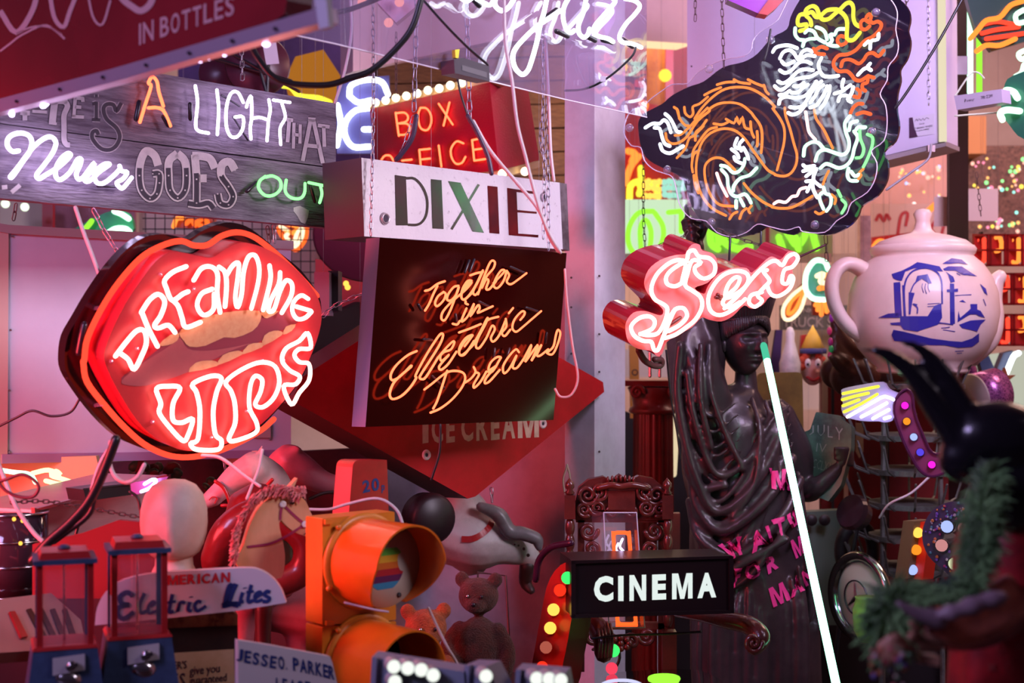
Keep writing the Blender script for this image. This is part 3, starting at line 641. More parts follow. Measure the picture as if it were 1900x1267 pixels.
clr = [(1158, 238), (1164, 215), (1176, 203), (1193, 198), (1207, 184), (1226, 170), (1247, 157), (1275, 155), (1288, 140), (1306, 127), (1341, 111), (1380, 104), (1394, 92), (1397, 75), (1410, 60), (1440, 40), (1452, 20), (1465, -5), (1490, -30), (1560, -45), (1620, -35), (1651, -3), (1663, 16), (1665, 32), (1662, 55), (1667, 82), (1663, 104), (1648, 124), (1646, 149), (1633, 174), (1643, 195), (1646, 228), (1640, 261), (1617, 280), (1627, 302), (1624, 331), (1609, 357), (1580, 376), (1571, 397), (1552, 410), (1530, 431), (1490, 430), (1482, 421), (1458, 427), (1426, 420), (1405, 416), (1385, 431), (1358, 439), (1330, 431), (1310, 410), (1282, 405), (1262, 382), (1256, 357), (1248, 329), (1230, 321), (1212, 314), (1195, 297), (1189, 274), (1171, 270), (1159, 251)]
clr = [(p.x, p.y) for p in smooth([Vector((x, y, 0)) for x, y in clr], 3, True)]
MB().prism(pd, clr, .13, .124).build('clear_cover', clear('clear_acrylic', (0.96, 0.96, 0.98), 1.7, 0.010, (0.8, 0.8, 1.0)), drg)
MB().tube([pd.P(x, y, .13) for x, y in clr], .0016, 5, True).build('cover_edge', mat('acrylic_edge', (0.75, .68, .85), .3), drg)
for (a, b), (c, d) in (((1625, 23), (1680, 35)), ((1430, 74), (1450, 92)), ((1316, 128), (1350, 138)), ((1168, 237), (1202, 243)), ((1238, 315), (1268, 325)), ((1618, 244), (1658, 252)), ((1512, 417), (1555, 432)), ((1320, 412), (1348, 425))):
    MB().tube([pd.P(a, b, .122), pd.P(a, b, .004)], .013, 14).build('standoff', GLASS, drg, True)
dt_ = [(N_ORANGE, .0040, (
    (D1, '800,1267 880,1150 1000,1030 1130,950 1290,930 1430,960 1570,1050 1660,1150', D4, '70,0 140,100 185,200 185,330 150,480 115,610'),
    (D3, '540,270 600,260 680,190 760,100 860,0'), (D3, '450,250 460,310 510,350 580,340 660,280 760,130 880,30', D1, '950,1170 1050,1110 1180,1095 1300,1120 1400,1200', D3, '1310,80 1380,180 1395,300 1385,440'),
    (D3, '1040,1055 900,980 800,850 755,700 750,540 790,370 860,270 960,215 1060,205 1150,235 1230,310 1300,410 1380,520 1450,610 1520,650', D4, '90,655 180,670 250,640 300,560 310,460 280,350 240,200 200,80 190,0'),
    (D3, '1120,965 980,950 900,870 845,740 830,600 860,530 930,490 1010,500 1080,560 1130,610'), (D3, '1215,740 1290,830 1400,920 1500,970', D4, '60,970 150,985 260,975 370,920 460,865'),
    (D1, '1040,905 1130,880 1230,875'), (D1, '1220,850 1280,880 1390,895'), (D1, '1370,850 1450,890 1530,920'), (D1, '1540,910 1560,970 1590,1005'), (D1, '905,1015 990,970 1080,935'), (D1, '580,1145 620,1180 635,1267'), (D1, '690,1145 700,1210 750,1250 785,1210 780,1140 850,1110 940,1035'),
    (D3, '560,10 590,110 640,170 670,175'), (D3, '920,155 1000,165 1060,140'), (D3, '1040,110 1120,150 1145,90 1170,160 1200,90 1225,190 1275,210'), (D3, '1280,135 1290,230 1315,290'), (D3, '1345,230 1350,300 1345,375'), (D3, '950,190 870,215 790,310 720,420 710,500'), (D3, '740,320 745,240 800,190 850,120'), (D3, '560,490 640,400 680,300 730,270 820,180'), (D3, '750,430 720,470 705,560 715,630'), (D3, '725,660 740,760 770,835'),
    (D3, '1075,1090 1110,1040 1150,1020'), (D3, '1175,1085 1200,1020 1240,985'), (D3, '1290,960 1260,1000 1275,1030'), (D4, '960,600 920,640 940,660 910,700'), (D4, '620,620 590,680 565,750'), (D4, '650,850 690,890 680,940'), (D4, '490,1020 530,1040 580,1015'), (D4, '480,20 500,110 570,210 620,310 660,395'))),
    (N_DEEP, .0055, ((D2, '850,395 800,385 770,430 800,480 860,460 870,430'), (D2, '660,520 600,500 540,530'), (D2, '515,520 550,570 630,580'), (D2, '1110,240 1060,210 1020,240 1025,300 1070,315 1115,280'), (D2, '1080,180 1110,150 1130,180 1120,220 1150,245 1200,230 1240,260 1220,320 1150,390 1070,430 1010,490 960,540 880,580 790,590 740,640 730,700 780,760 870,760 920,800 960,850 1020,860 1100,810'), (D2, '810,710 830,650 890,635 940,650 1000,680 1050,640 1090,580 1150,565 1210,600 1265,540'), (D2, '1160,830 1100,820 1090,880 1040,900 1040,950 1070,970'), (D2, '980,950 1010,980 1000,1040 950,1030'), (D2, '1040,1110 990,1110 940,1150 910,1210'), (D2, '980,1220 1050,1200 1125,1220'))),
    (N_YELLOW, .0065, ((D2, '490,270 480,210 430,160 440,100 500,65 550,90 580,170 620,210 680,200 740,150 800,100 860,40 910,30 940,80 940,180 960,250 1000,280'), (D2, '430,150 370,160 345,220 360,270 440,260 430,310 370,330'), (D2, '460,140 500,130 540,180 590,180'), (D2, '600,160 660,110 740,100 780,110 850,170 875,250 870,400 900,430 950,420 1010,350'))),
    (N_MINT, .0055, ((D2, '320,300 320,370 360,420 420,430'), (D2, '425,350 460,320 520,340 560,410 640,455'), (D2, '545,290 600,310 640,350 660,420'), (D2, '400,495 420,440 480,415 530,415'), (D2, '665,470 720,490 780,490'), (D2, '690,460 715,430 690,370 740,370 760,330 790,310 850,310'),
     (D3, '990,565 1050,580 1110,635 1170,620 1215,560 1225,500'), (D3, '995,605 1050,670 1060,760 1090,840 1150,870 1220,845 1260,880 1285,930'), (D3, '1110,815 1120,760 1180,690 1270,660 1340,590'), (D3, '1140,910 1140,980'), (D3, '1180,895 1215,960'),
     (D4, '830,80 780,150 790,240 820,330 810,420 750,460 650,430 580,410 520,440 490,520'), (D4, '375,470 390,380 460,335 520,345 570,400'), (D4, '900,130 840,150 820,220'), (D4, '870,230 905,290 870,400 850,490 800,560 720,590 640,560 590,550 540,590'), (D4, '980,190 910,190 890,215'), (D4, '815,595 805,660 830,710 900,715'), (D4, '840,625 880,670 920,650'), (D4, '570,780 590,840 640,860 640,950 600,1010'), (D4, '560,830 530,860 540,920 570,990'))),
    (N_GREEN, .0045, ((D4, '925,215 930,300 965,400 940,480 890,490'), (D4, '1000,260 1050,290 1045,380 1000,500 960,580'), (D4, '710,810 740,870'), (D4, '750,900 790,950 750,1030'))),  # the first stroke is a reflection in the board, drawn as a lit tube
    (N_WHITE, .0052, ((D3, '250,195 320,155 390,155 430,120 470,150 500,240'), (D3, '445,60 490,100 530,170 560,230 600,240'), (D3, '340,195 390,205 415,290 440,350 490,375'), (D3, '395,355 420,420 490,445 560,410 620,375'), (D3, '1150,300 1125,370 1160,400'), (D3, '1210,310 1170,360 1190,420'), (D3, '1095,405 1150,450 1165,490'), (D3, '1120,480 1140,520 1210,550'), (D3, '1210,390 1240,440 1260,500'),
     (D2, '80,555 110,510 170,490 250,485 340,515'), (D2, '155,625 190,560 250,535 300,560 340,620 370,640 440,590 530,600'), (D2, '370,600 400,550 450,530 500,550'), (D2, '175,655 210,690 260,680 305,655'), (D2, '155,750 210,780 280,750 360,670 430,655 490,680'), (D2, '135,870 190,890 260,850 340,770 420,740 510,750'), (D2, '100,920 150,960 210,940 300,860 400,830 480,820 555,780'), (D2, '150,1015 200,1010 260,970'), (D2, '305,920 360,920 410,885'), (D2, '280,990 350,985 400,940 455,905'),
     (D2, '145,1110 160,1060 220,1035 330,1045 430,1020 500,940 545,870'), (D2, '265,1145 330,1150 400,1130 450,1060 490,990 540,920 600,870'), (D2, '245,1205 290,1225 360,1200 430,1120'), (D2, '480,1095 530,1030 570,950 620,910'), (D2, '480,1150 550,1120 600,1050 640,980 660,920'), (D2, '590,1160 640,1090 680,1000 690,920'), (D2, '600,620 570,680 580,750 620,810 690,820 780,810'), (D2, '835,850 820,920 830,970 740,1000'), (D2, '830,970 880,930 910,910'), (D2, '940,930 920,1000 880,1060 920,1090'), (D2, '780,1080 800,1030 860,1020 900,1040'),
     (D2, '1210,360 1200,420 1130,440 1120,520'), (D2, '1060,480 1100,440'), (D2, '1120,680 1090,720 1130,750'), (D2, '990,800 1050,740 1100,720'), (D4, '370,560 400,580 470,570'), (D4, '370,620 440,600 480,570'), (D4, '400,670 440,640 500,600'), (D4, '500,600 470,700 540,770'), (D4, '400,720 470,720 440,760 410,820'), (D4, '460,720 470,800 510,880'))),
    (N_PINK, .0045, ((D3, '950,640 985,740 1050,865'), (D4, '395,40 410,140 430,240 490,310'), (D4, '85,940 130,915 200,925 260,870 310,860 340,800 400,780')))]
for m, r, ls in dt_:
    for a in ls: neon(drg, pd.P, tr(*a), .055, r, m, res=6, k=3)

# ---- pink channel sign ---------------------------------------------------------
ps = vplane(1140, 600, 3.75, 1480, 4.12, tilt=.32)
sx = thing('pink_script_sign', 'pink channel-letter neon sign reading Sexy with a dollar-shaped S, above the statue', 'sign', ps.P(1300, 650, 0))
sf = tr(S, '128,670 135,620 175,570 240,560 300,578 340,585 350,555 310,510 262,460 238,400 262,320 330,262 420,232 485,225 500,190 530,165 565,172 580,205 640,222 668,270 655,340 610,395 535,425 590,460 612,415 665,350 750,310 840,308 872,335 950,262 990,240 1040,258 1085,212 1130,215 1142,255 1108,310 1120,390 1085,450 1030,480 975,478 935,525 870,548 825,528 760,590 690,622 620,612 575,600 520,655 440,700 372,742 345,810 312,826 282,795 200,782 145,740')
sf = [(p.x, p.y) for p in smooth([Vector((x, y, 0)) for x, y in sf], 3, True)]
MB().prism(ps, sf, 0, -.105).build('channel_body', mat('crimson_return', (0.42, 0.02, 0.045), 0.18, coat=.4), sx)
f_ = MB(); fill(f_, ps.P, sf, .001); f_.build('pink_face', mat('salmon_face', (0.82, 0.20, 0.22), 0.4), sx)
N_SX = glow('neon_soft_pink', (1.0, 0.42, 0.36), 5.0)
for st, cl in (('490,268 430,262 370,290 310,350 280,430 300,490 350,520 375,550 360,620 320,690 260,702 215,695', 0), ('215,697 285,665 300,620 268,592 210,602 162,650 180,705 230,735 280,742 295,785 318,790 340,740 362,680 400,590 420,550', 0),
               ('462,395 420,415 375,402 368,360 405,315 480,280 460,390', 0), ('492,255 500,215 532,205 560,240 620,250 655,290 645,345 590,370 548,345 535,305 572,275 520,265 490,350 480,410 520,440 570,480 577,540 540,610 480,660 420,700 360,720', 0), ('362,690 380,620 420,552 470,545 490,590 450,640 380,680', 0),
               ('832,490 770,545 700,582 650,577 620,540 618,470 660,390 720,340 790,325 842,342 850,385 820,430 760,470 715,480 730,410 770,365 800,370 780,420 725,470 700,515 740,540 800,508', 0),
               ('710,545 800,460 880,360 960,285 1010,265 1050,292 1080,245 1120,225 1142,252 1110,300 1062,320 1050,390 1080,398 1098,355 1115,370 1092,430 1030,472 985,462 962,410 975,380 940,330 960,320', 0), ('965,400 935,430 905,470 932,500 890,535 855,512 868,468 930,450', 0)):
    neon(sx, ps.P, tr(S, st), .025, .0056, N_SX, 'letter_tube', k=4, closed=bool(cl))
for q in ('480,270 505,270', '345,690 375,695', '660,480 720,480', '670,465 690,490', '390,640 450,600'): neon(sx, ps.P, tr(S, q), .015, .006, mat('oxblood_tube_paint', (.12, .01, .01), .4), 'electrode', k=1)
for q in ('205,790 240,850 290,880 335,880 340,850 300,845',):
    neon(sx, ps.P, tr(S, q), -.05, .009, mat('brown_hose', (.10, .03, .03), .5), 'hose')

# ---- BOX OFFICE marquee ---------------------------------------------------------
pb1 = Plane((686, 203, 5.62), (908, 153, 5.02), (700, 292, 5.56)); pb2 = Plane((908, 153, 5.02), (980, 166, 5.30), (926, 314, 4.98))
box = thing('ticket_sign', 'red box sign with bulbs reading BOX OFFICE behind the white box sign', 'sign', at(900, 330, 5.1))
BF = tr(B4, '130,315 1240,65 1330,880 210,1010')
SF = tr(B4, '1240,65 1600,130 1705,785 1330,880')
M_BXR = mat('red_hammered_paint', (0.44, 0.007, 0.035), 0.5, spec=0.3, bump=.2, bscale=160, noise=(6, (.46, .006, .03), .3, .7))
Fv = [pb1.P(x, y) for x, y in BF]; Sv = [pb2.P(x, y) for x, y in SF]
Sv[0] = Fv[1]; Sv[3] = Fv[2]; bk = Sv[1]-Sv[0]
MB().add(Fv+[Sv[1], Sv[2], Fv[0]+bk, Fv[3]+bk], [(0, 1, 2, 3), (1, 4, 5, 2), (0, 6, 4, 1), (3, 2, 5, 7), (6, 0, 3, 7), (4, 6, 7, 5)]).build('box_body', M_BXR, box)
MB().prism(pb1, tr(B4, '90,270 1050,30 1245,62 130,312'), .0, -.08).build('top_valance', mat('cream_enamel', (0.80, 0.55, 0.30), 0.5), box)
MB().prism(pb2, tr(B4, '1330,882 1705,790 1705,850 1330,960'), .0, -.08).build('bottom_valance', mat('cream_enamel', (0.80, 0.55, 0.30), 0.5), box)
BULB = glow('warm_bulb', (1.0, 0.86, 0.55), 4.0)
for q in ('110,268', '185,252', '278,232', '373,208', '470,190', '570,166', '670,138', '775,120', '878,92', '985,68'):
    x, y = tr(B4, q)[0]; b = MB().ball(pb1.P(x, y, .03), .0155, 12).build('bulb', BULB, box, True); MB().tube([pb1.P(x, y, 0), pb1.P(x, y, .02)], .009, 8).build('bulb_socket', BLOCK, b)
for q in ('1360,912', '1570,890'):
    x, y = tr(B4, q)[0]; MB().ball(pb2.P(x, y, .03), .0155, 12).build('bulb', BULB, box, True)
DK = mat('letter_recess_glow_red', (0.40, 0.012, 0.006), 0.4); BR = mat('letter_recess_brass', (0.30, 0.16, 0.05), 0.4)  # recess red is brightened to carry the glow of the tubes
for strokes in (('370,345 400,560', '375,350 450,345 485,380 470,425 395,445', '400,445 480,450 502,500 465,545 405,552'), ('600,300 655,305 695,360 700,440 665,505 610,495 585,440 580,360 600,300',), ('770,262 900,455', '870,250 815,465'),
                ('240,780 270,745 320,745 350,790',), ('590,690 605,850', '595,690 690,680', '600,780 690,770'), ('770,650 795,845',), ('1000,630 935,612 885,680 890,760 930,818 985,810 1018,755',), ('1080,600 1100,790', '1080,600 1140,588', '1090,690 1175,678', '1100,790 1205,775'), ('430,790 520,780',)):
    a = MB(); b = MB()
    for q in strokes: a.ribbon(pb1.P, [(x-3, y+1) for x, y in tr(B4, q)], 12, off=.001, k=1 if len(q.split()) < 3 else 3)
    r_ = a.build('letter_recess', DK, box)
    for q in strokes: neon(r_, pb1.P, tr(B4, q), .014, .0036, N_AMBER, 'letter_tube', k=1 if len(q.split()) < 3 else 4, res=6)

# ---- lilac cabinet behind the dragon -----------------------------------------
pk = vplane(1275, 280, 5.5, 1754, 4.95)
cab = thing('light_box', 'big pale lilac light box hanging behind the dragon, small white notice on its face', 'sign', pk.P(1500, 280, -.1))
MB().prism(pk, [(1275, -60), (1752, -60), (1754, 262), (1640, 289), (1275, 372)], 0, -.15).build('cabinet_body', mat('lilac_panel', (0.66, 0.58, 0.74), 0.5, noise=(3, (.58, .5, .68), .3, .7)), cab)
pk2 = Plane((1754, 262, 4.95), (1772, 268, 5.12), (1752, 0, 4.95))
MB().prism(pk2, [(1751, -60), (1774, -60), (1773, 270), (1754, 262)], .002, -.02).build('lit_end', glow('cream_lit_acrylic', (1.0, 0.88, 0.62), 0.85), cab)
MB().prism(pk, [(1275, 374), (1640, 290), (1755, 263), (1755, 271), (1640, 299), (1275, 384)], .004, -.16).build('bottom_rail', mat('rail_grey', (.34, .28, .30), .5), cab)
flat(cab, pk, tr(DP, '425,90 650,50 650,235 425,272'), mat('notice_card', (.62, .56, .66), .5), 'notice', .002)
flat(cab, pk, tr(DP, '425,90 455,86 470,180 500,260 425,272'), mat('notice_photo', (.06, .02, .05), .4), 'notice_photo', .003)
for body, q in (('2013', '515,140 560,132 560,146 515,154'), ('IT BREAKS WHERE', '470,180 635,152 635,168 470,196'), ('NO SUN SHINES', '475,205 605,182 605,196 475,219')):
    x = MB(); lettering(x, pk.P, body, tr(DP, q), .0035, res=1); x.build('lettering', INK, cab)
x = MB(); x.ribbon(pk.P, tr(DP, '475,125 490,100 500,118 515,98 530,115 548,95 560,112 580,90 605,100'), .7, off=.0035); x.build('signature', INK, cab)
for x_, y_ in ((1745, 238), (1741, 7), (1283, 123)): MB().ball(pk.P(x_, y_, .001), .0035, 8).build('screw', BLOCK, cab)

# ---- CINEMA light box -----------------------------------------------------------
pn = vplane(1060, 1100, 3.45, 1362, 3.52)
cin = thing('cinema_light_box', 'black light box with white lit word CINEMA', 'sign', pn.P(1200, 1145, -.05))
CB = crop(1100, 800, 2.714)
body = [(1066, 1041), (1355, 1032), (1362, 1137), (1066, 1145)]
MB().prism(pn, [(1064, 1042), (1357, 1035), (1360, 1137), (1064, 1145)], 0, -.16).build('box_body', mat('satin_black', (0.012, 0.006, 0.007), 0.3), cin)
for q in ([(1060, 1040), (1358, 1031), (1358, 1036), (1062, 1046)], [(1062, 1140), (1362, 1132), (1362, 1138), (1062, 1147)], [(1060, 1040), (1068, 1040), (1068, 1146), (1060, 1146)], [(1353, 1032), (1361, 1032), (1362, 1137), (1354, 1137)]):
    MB().prism(pn, q, .008, -.01).build('frame_rail', mat('satin_black', (0.012, 0.006, 0.007), 0.3), cin)
LITW = glow('lit_white_letter', (0.86, 0.97, 0.93), 0.92)
for ch, x0, x1, t0, t1, b0, b1 in (('C', 1102, 1138, 1069, 1068, 1117, 1116), ('I', 1147, 1157, 1068.5, 1068, 1115, 1115), ('N', 1168, 1199, 1067, 1066, 1115, 1114), ('E', 1210, 1236, 1066, 1065, 1113, 1112), ('M', 1247, 1285, 1064, 1063, 1112, 1110), ('A', 1294, 1329, 1063, 1062, 1110, 1108)):
    x = MB(); lettering(x, pn.P, ch, [(x0, t0), (x1, t1), (x1, b1), (x0, b0)], .002, bold=.03 if ch in 'IM' else .05); x.build('lit_letter', LITW, cin)
for o_s, qs in ((wood, (pw.P(250, 128, -.02), pw.P(560, 184, -.02))), (dix, (px_.P(700, 300, -.08), px_.P(1000, 338, -.08))), (ice, (pi_.P(800, 550, -.07),)), (drg, (pd.P(1400, 125, -.006), pd.P(1640, -10, -.006))), (box, (pb1.P(800, 190, -.1),))):
    hang(o_s, *qs)
# ================================================================== figures
def merge(mb, voxel, smooth_it=0):
    """weld overlapping forms into one continuous skin"""
    me = bpy.data.meshes.new('t'); me.from_pydata([tuple(v) for v in mb.v], [], mb.f); o = bpy.data.objects.new('t', me); COL.objects.link(o)
    bm = bmesh.new(); bm.from_mesh(me); bmesh.ops.recalc_face_normals(bm, faces=bm.faces); bm.to_mesh(me); bm.free()
    r = o.modifiers.new('r', 'REMESH'); r.mode = 'VOXEL'; r.voxel_size = voxel
    if smooth_it: s_ = o.modifiers.new('s', 'SMOOTH'); s_.iterations = smooth_it; s_.factor = 0.5
    m2 = bpy.data.meshes.new_from_object(o.evaluated_get(bpy.context.evaluated_depsgraph_get()))
    out = MB(); out.v = [v.co.copy() for v in m2.vertices]; out.f = [tuple(p.vertices) for p in m2.polygons]; out.m = [0]*len(out.f)
    bpy.data.objects.remove(o); bpy.data.meshes.remove(me); bpy.data.meshes.remove(m2); return out
def drape(mb, rows, folds, res=72, k=5, flat=0.75):
    """rows of (centre, half width, half depth) swept as a closed garment; folds(theta, t) pushes the skin out"""
    C = smooth([r[0] for r in rows], k); Q = smooth([Vector((r[1], r[2], 0)) for r in rows], k); n = len(C); vs = []
    for i in range(n):
        a = C[max(i-1, 0)]; b = C[min(i+1, n-1)]; t = (b-a).normalized()
        X = Vector((1, 0, 0)); X = (X-t*X.dot(t)).normalized() if abs(t.x) < .95 else Vector((0, 0, 1)); Y = t.cross(X).normalized()
        for j in range(res):
            th = 2*PI*j/res; f = 1+folds(th, i/(n-1))
            vs.append(C[i]+X*math.cos(th)*Q[i].x*f+Y*math.sin(th)*Q[i].y*f)
    fs = [(i*res+j, i*res+(j+1) % res, (i+1)*res+(j+1) % res, (i+1)*res+j) for i in range(n-1) for j in range(res)]
    fs += [tuple(range(res)), tuple((n-1)*res+j for j in reversed(range(res)))]
    return mb.add(vs, fs)
DS = 4.75; SC = DS/F
def sp(x, y, d=0.0): return at(x, y, DS+d)
BRZ = mat('dark_bronze', (0.075, 0.047, 0.052), 0.38, 0.30, noise=(5, (0.032, 0.02, 0.024), 0.35, 0.65), bump=.12, bscale=40, coat=.15)
stt = thing('robed_statue', 'dark bronze statue of a crowned robed woman, one arm raised, pink words on her skirt', 'statue', Vector((sp(1395, 1200).x, DS, 0)))
body = MB()
def R_(x): return abs(math.sin(x))**1.3*(1 if math.sin(x) > 0 else -.6)
def fold_body(th, t):
    # long diagonal swags across the front, upright pleats low down
    s = math.sin(th); c = math.cos(th); sw = R_(9*t*3.2+2.4*c+.6*math.sin(3*th)); pl_ = R_(7*th+6*t+1.2*math.sin(9*t))
    up = max(0, 1-t/.55); return 0.055*sw*up+0.03*R_(13*th-22*t)*up*.7+0.065*pl_*min(1, t/.5)
px_rows = [(1384, 716, 22, 20), (1378, 733, 46, 34), (1368, 752, 84, 48), (1362, 780, 98, 62), (1366, 830, 100, 68), (1370, 880, 102, 70), (1376, 930, 96, 72), (1386, 990, 104, 78), (1396, 1060, 110, 84), (1400, 1140, 114, 90), (1400, 1240, 116, 92), (1398, 1350, 122, 98), (1398, 1450, 130, 104)]
drape(body, [(sp(x, y), a*SC, b*SC) for x, y, a, b in px_rows], fold_body, 96)
body.lathe([(.34, 0), (.34, .05), (.30, .06), (.27, .10)], (sp(1398, 1400).x, DS, 0), 32)
def fold_slv(th, t): return 0.10*R_(6*th+9*t)+0.06*R_(5*th-14*t)
drape(body, [(sp(1292, 590, -.02), 34*SC, 36*SC), (sp(1290, 640, -.03), 48*SC, 48*SC), (sp(1294, 700, -.04), 50*SC, 56*SC), (sp(1306, 760, -.02), 50*SC, 58*SC), (sp(1322, 830, 0), 50*SC, 58*SC), (sp(1334, 900, 0), 40*SC, 46*SC)], fold_slv, 64)
# swag hanging from the elbow and the diagonal mantle over the breast
for pts, r in ((((1262, 640, -.16), (1256, 720, -.15), (1268, 800, -.15), (1290, 880, -.16), (1330, 950, -.17), (1400, 900, -.19), (1450, 800, -.15), (1440, 745, -.08)), 13), (((1285, 860, -.12), (1292, 935, -.14), (1340, 985, -.18), (1420, 930, -.2), (1470, 850, -.14)), 15), (((1280, 930, -.08), (1300, 1000, -.16), (1370, 1030, -.2), (1450, 960, -.19), (1485, 890, -.12)), 14),
               (((1275, 690, -.17), (1290, 780, -.18), (1330, 880, -.18), (1390, 850, -.18), (1430, 770, -.12)), 10), (((1315, 640, -.14), (1318, 720, -.17), (1345, 800, -.18), (1380, 870, -.19)), 9), (((1300, 640, -.17), (1300, 740, -.2), (1320, 830, -.19)), 9),
               (((1275, 800, -.1), (1275, 870, -.12), (1300, 905, -.15), (1345, 900, -.18)), 12), (((1395, 740, -.1), (1410, 800, -.17), (1400, 900, -.2), (1360, 960, -.19)), 8), (((1420, 745, -.1), (1440, 810, -.16), (1435, 920, -.19)), 8), (((1480, 880, -.08), (1495, 1000, -.12), (1505, 1120, -.14), (1500, 1150, -.14)), 11),
               (((1300, 1000, -.1), (1306, 1060, -.12), (1350, 1060, -.2), (1460, 1000, -.22)), 10), (((1330, 1110, -.15), (1400, 1060, -.22), (1470, 960, -.2)), 8)):
    body.tube(smooth([sp(p[0], p[1], p[2]*.84) for p in pts], 5), r*.68*SC, 8)
random.seed(21)
for k in range(13):          # fine folds hanging in curves from the raised arm across to the other shoulder
    t = k/12; y0 = 660+290*t; j = random.uniform(-8, 8)
    pts = [(1262+26*t, y0, -.09), (1278+22*t, y0+70+j, -.125), (1318+26*t, y0+118+j, -.14), (1368+24*t, y0+86-20*t, -.148), (1418+20*t, max(775, y0+10-60*t), -.135), (1450+22*t, max(752, y0-60-70*t), -.09)]
    body.tube(smooth([sp(*p) for p in pts[:6 if t > .45 else 4]], 5), [2*SC, random.uniform(3, 5)*SC, random.uniform(3.5, 6)*SC, 4*SC, 2.5*SC], 8)
for k in range(12):          # upright pleats of the skirt
    x = 1300+k*18+random.uniform(-4, 4); body.tube(smooth([sp(x+(1400-x)*.15, 1040+random.uniform(0, 60), -.135), sp(x, 1160, -.155), sp(x-2, 1420, -.165)], 4), [4*SC, random.uniform(6, 9)*SC, 8*SC], 8)
# upper arm, forearm, hand
body.tube(smooth([sp(1322, 770, .0), sp(1300, 690, -.02), sp(1290, 600, -.03), sp(1290, 520, -.03), sp(1292, 455, -.03)], 4), [44*SC, 38*SC, 30*SC, 21*SC, 15*SC], 14)
body.ball(sp(1293, 428, -.03), (17*SC, 12*SC, 24*SC), 16)
# left arm down to the tablet
body.tube(smooth([sp(1440, 770, 0), sp(1476, 840, .02), sp(1494, 905, .02), sp(1520, 900, -.04), sp(1552, 872, -.05)], 4), [34*SC, 32*SC, 26*SC, 18*SC, 13*SC], 14)
body.ball(sp(1560, 856, -.03), (12*SC, 12*SC, 16*SC), 12)
for dy, L_ in ((0, 30), (9, 30), (18, 28), (27, 22)):
    body.tube(smooth([sp(1578, 832+dy, .03), sp(1580, 834+dy, -.035), sp(1570, 833+dy*1.02, -.06), sp(1578-L_, 832+dy*1.05, -.058)], 3), [5.2*SC, 5.4*SC, 5*SC, 3.8*SC], 8)
# fingers of the raised hand round the torch stub
for i, (x0, y0, x1, y1, x2, y2) in enumerate(((1278, 425, 1268, 413, 1290, 408), (1280, 433, 1270, 424, 1297, 424), (1283, 441, 1274, 435, 1296, 438), (1286, 448, 1278, 446, 1292, 450))):
    body.tube(smooth([sp(x0+8, y0, .0), sp(x1, y1, -.04), sp((x1+x2)/2, (y1+y2)/2-3, -.075), sp(x2, y2, -.072)], 3), [6*SC, 6*SC, 5.5*SC, 4.2*SC], 8)
body.tube(smooth([sp(1300, 440, -.03), sp(1308, 422, -.05), sp(1310, 408, -.055), sp(1302, 398, -.055)], 3), [8*SC, 7*SC, 6*SC, 4.5*SC], 8)
body.tube(smooth([sp(1276, 410, -.03), sp(1275, 396, -.045), sp(1273, 382, -.045)], 3), [6*SC, 5.2*SC, 5*SC], 8)
body.tube([sp(1384, 722, 0), sp(1383, 662, .0)], [22*SC, 18*SC], 16)
bo = merge(body, 0.006, 4).build('body', BRZ, stt, True)
# head
hd = MB(); nu, nv = 96, 80; Rz = Matrix.Rotation(math.radians(24), 3, 'Z') @ Matrix.Rotation(math.radians(-4), 3, 'X')
hc = sp(1381, 637, -.02); g = lambda x, z, x0, z0, sx_, sz: math.exp(-((x-x0)/sx_)**2-((z-z0)/sz)**2)
vs = []
for i in range(nv+1):
    ph = PI*i/nv
    for j in range(nu):
        a = 2*PI*j/nu; x = math.sin(ph)*math.sin(a); y = -math.sin(ph)*math.cos(a); z = math.cos(ph)
        jaw = 1-0.30*max(0, -z)**1.4; X_ = x*.073*jaw; Y_ = y*.088*(1 if y > 0 else 1-.12*max(0, -z)); Z_ = z*.108
        if y < 0:
            f = min(1, -y*2.5); d = 0
            d += .004*g(X_, Z_, 0, .02, .03, .02)
            nz = max(0, min(1, (.018-Z_)/.046)) if Z_ > -.030 else max(0, 1-(-.030-Z_)/.006)
            d += (.006+.020*nz)*math.exp(-(X_/(.0062+.004*nz))**2)*(1 if -.036 < Z_ < .03 else 0)
            d += .004*(g(X_, Z_, .009, -.028, .005, .005)+g(X_, Z_, -.009, -.028, .005, .005))
            for q in (-1, 1): d += -.012*g(X_, Z_, q*.028, .012, .015, .009)+.0055*g(X_, Z_, q*.029, .011, .009, .0045)+.0055*g(X_, Z_, q*.03, .027, .022, .006)+.004*g(X_, Z_, q*.04, -.02, .018, .02)+.0022*g(X_, Z_, q*.029, .0165, .012, .0016)
            d += .0075*g(X_, Z_, 0, -.050, .016, .0042)+.0075*g(X_, Z_, 0, -.0605, .013, .0048)-.004*g(X_, Z_, 0, -.055, .02, .0016)+.009*g(X_, Z_, 0, -.088, .016, .013)-.003*g(X_, Z_, 0, -.071, .014, .005)
            Y_ -= d*f*1.35
        vs.append(hc+Rz @ Vector((X_, Y_, Z_)))
hd.add(vs, [(i*nu+j, (i+1)*nu+j, (i+1)*nu+(j+1) % nu, i*nu+(j+1) % nu) for i in range(nv) for j in range(nu)])
for q in (-1, 1): hd.ball(hc+Rz @ Vector((q*.071, .012, -.005)), (.010, .016, .026), 10)
hd.build('head', BRZ, stt, True)
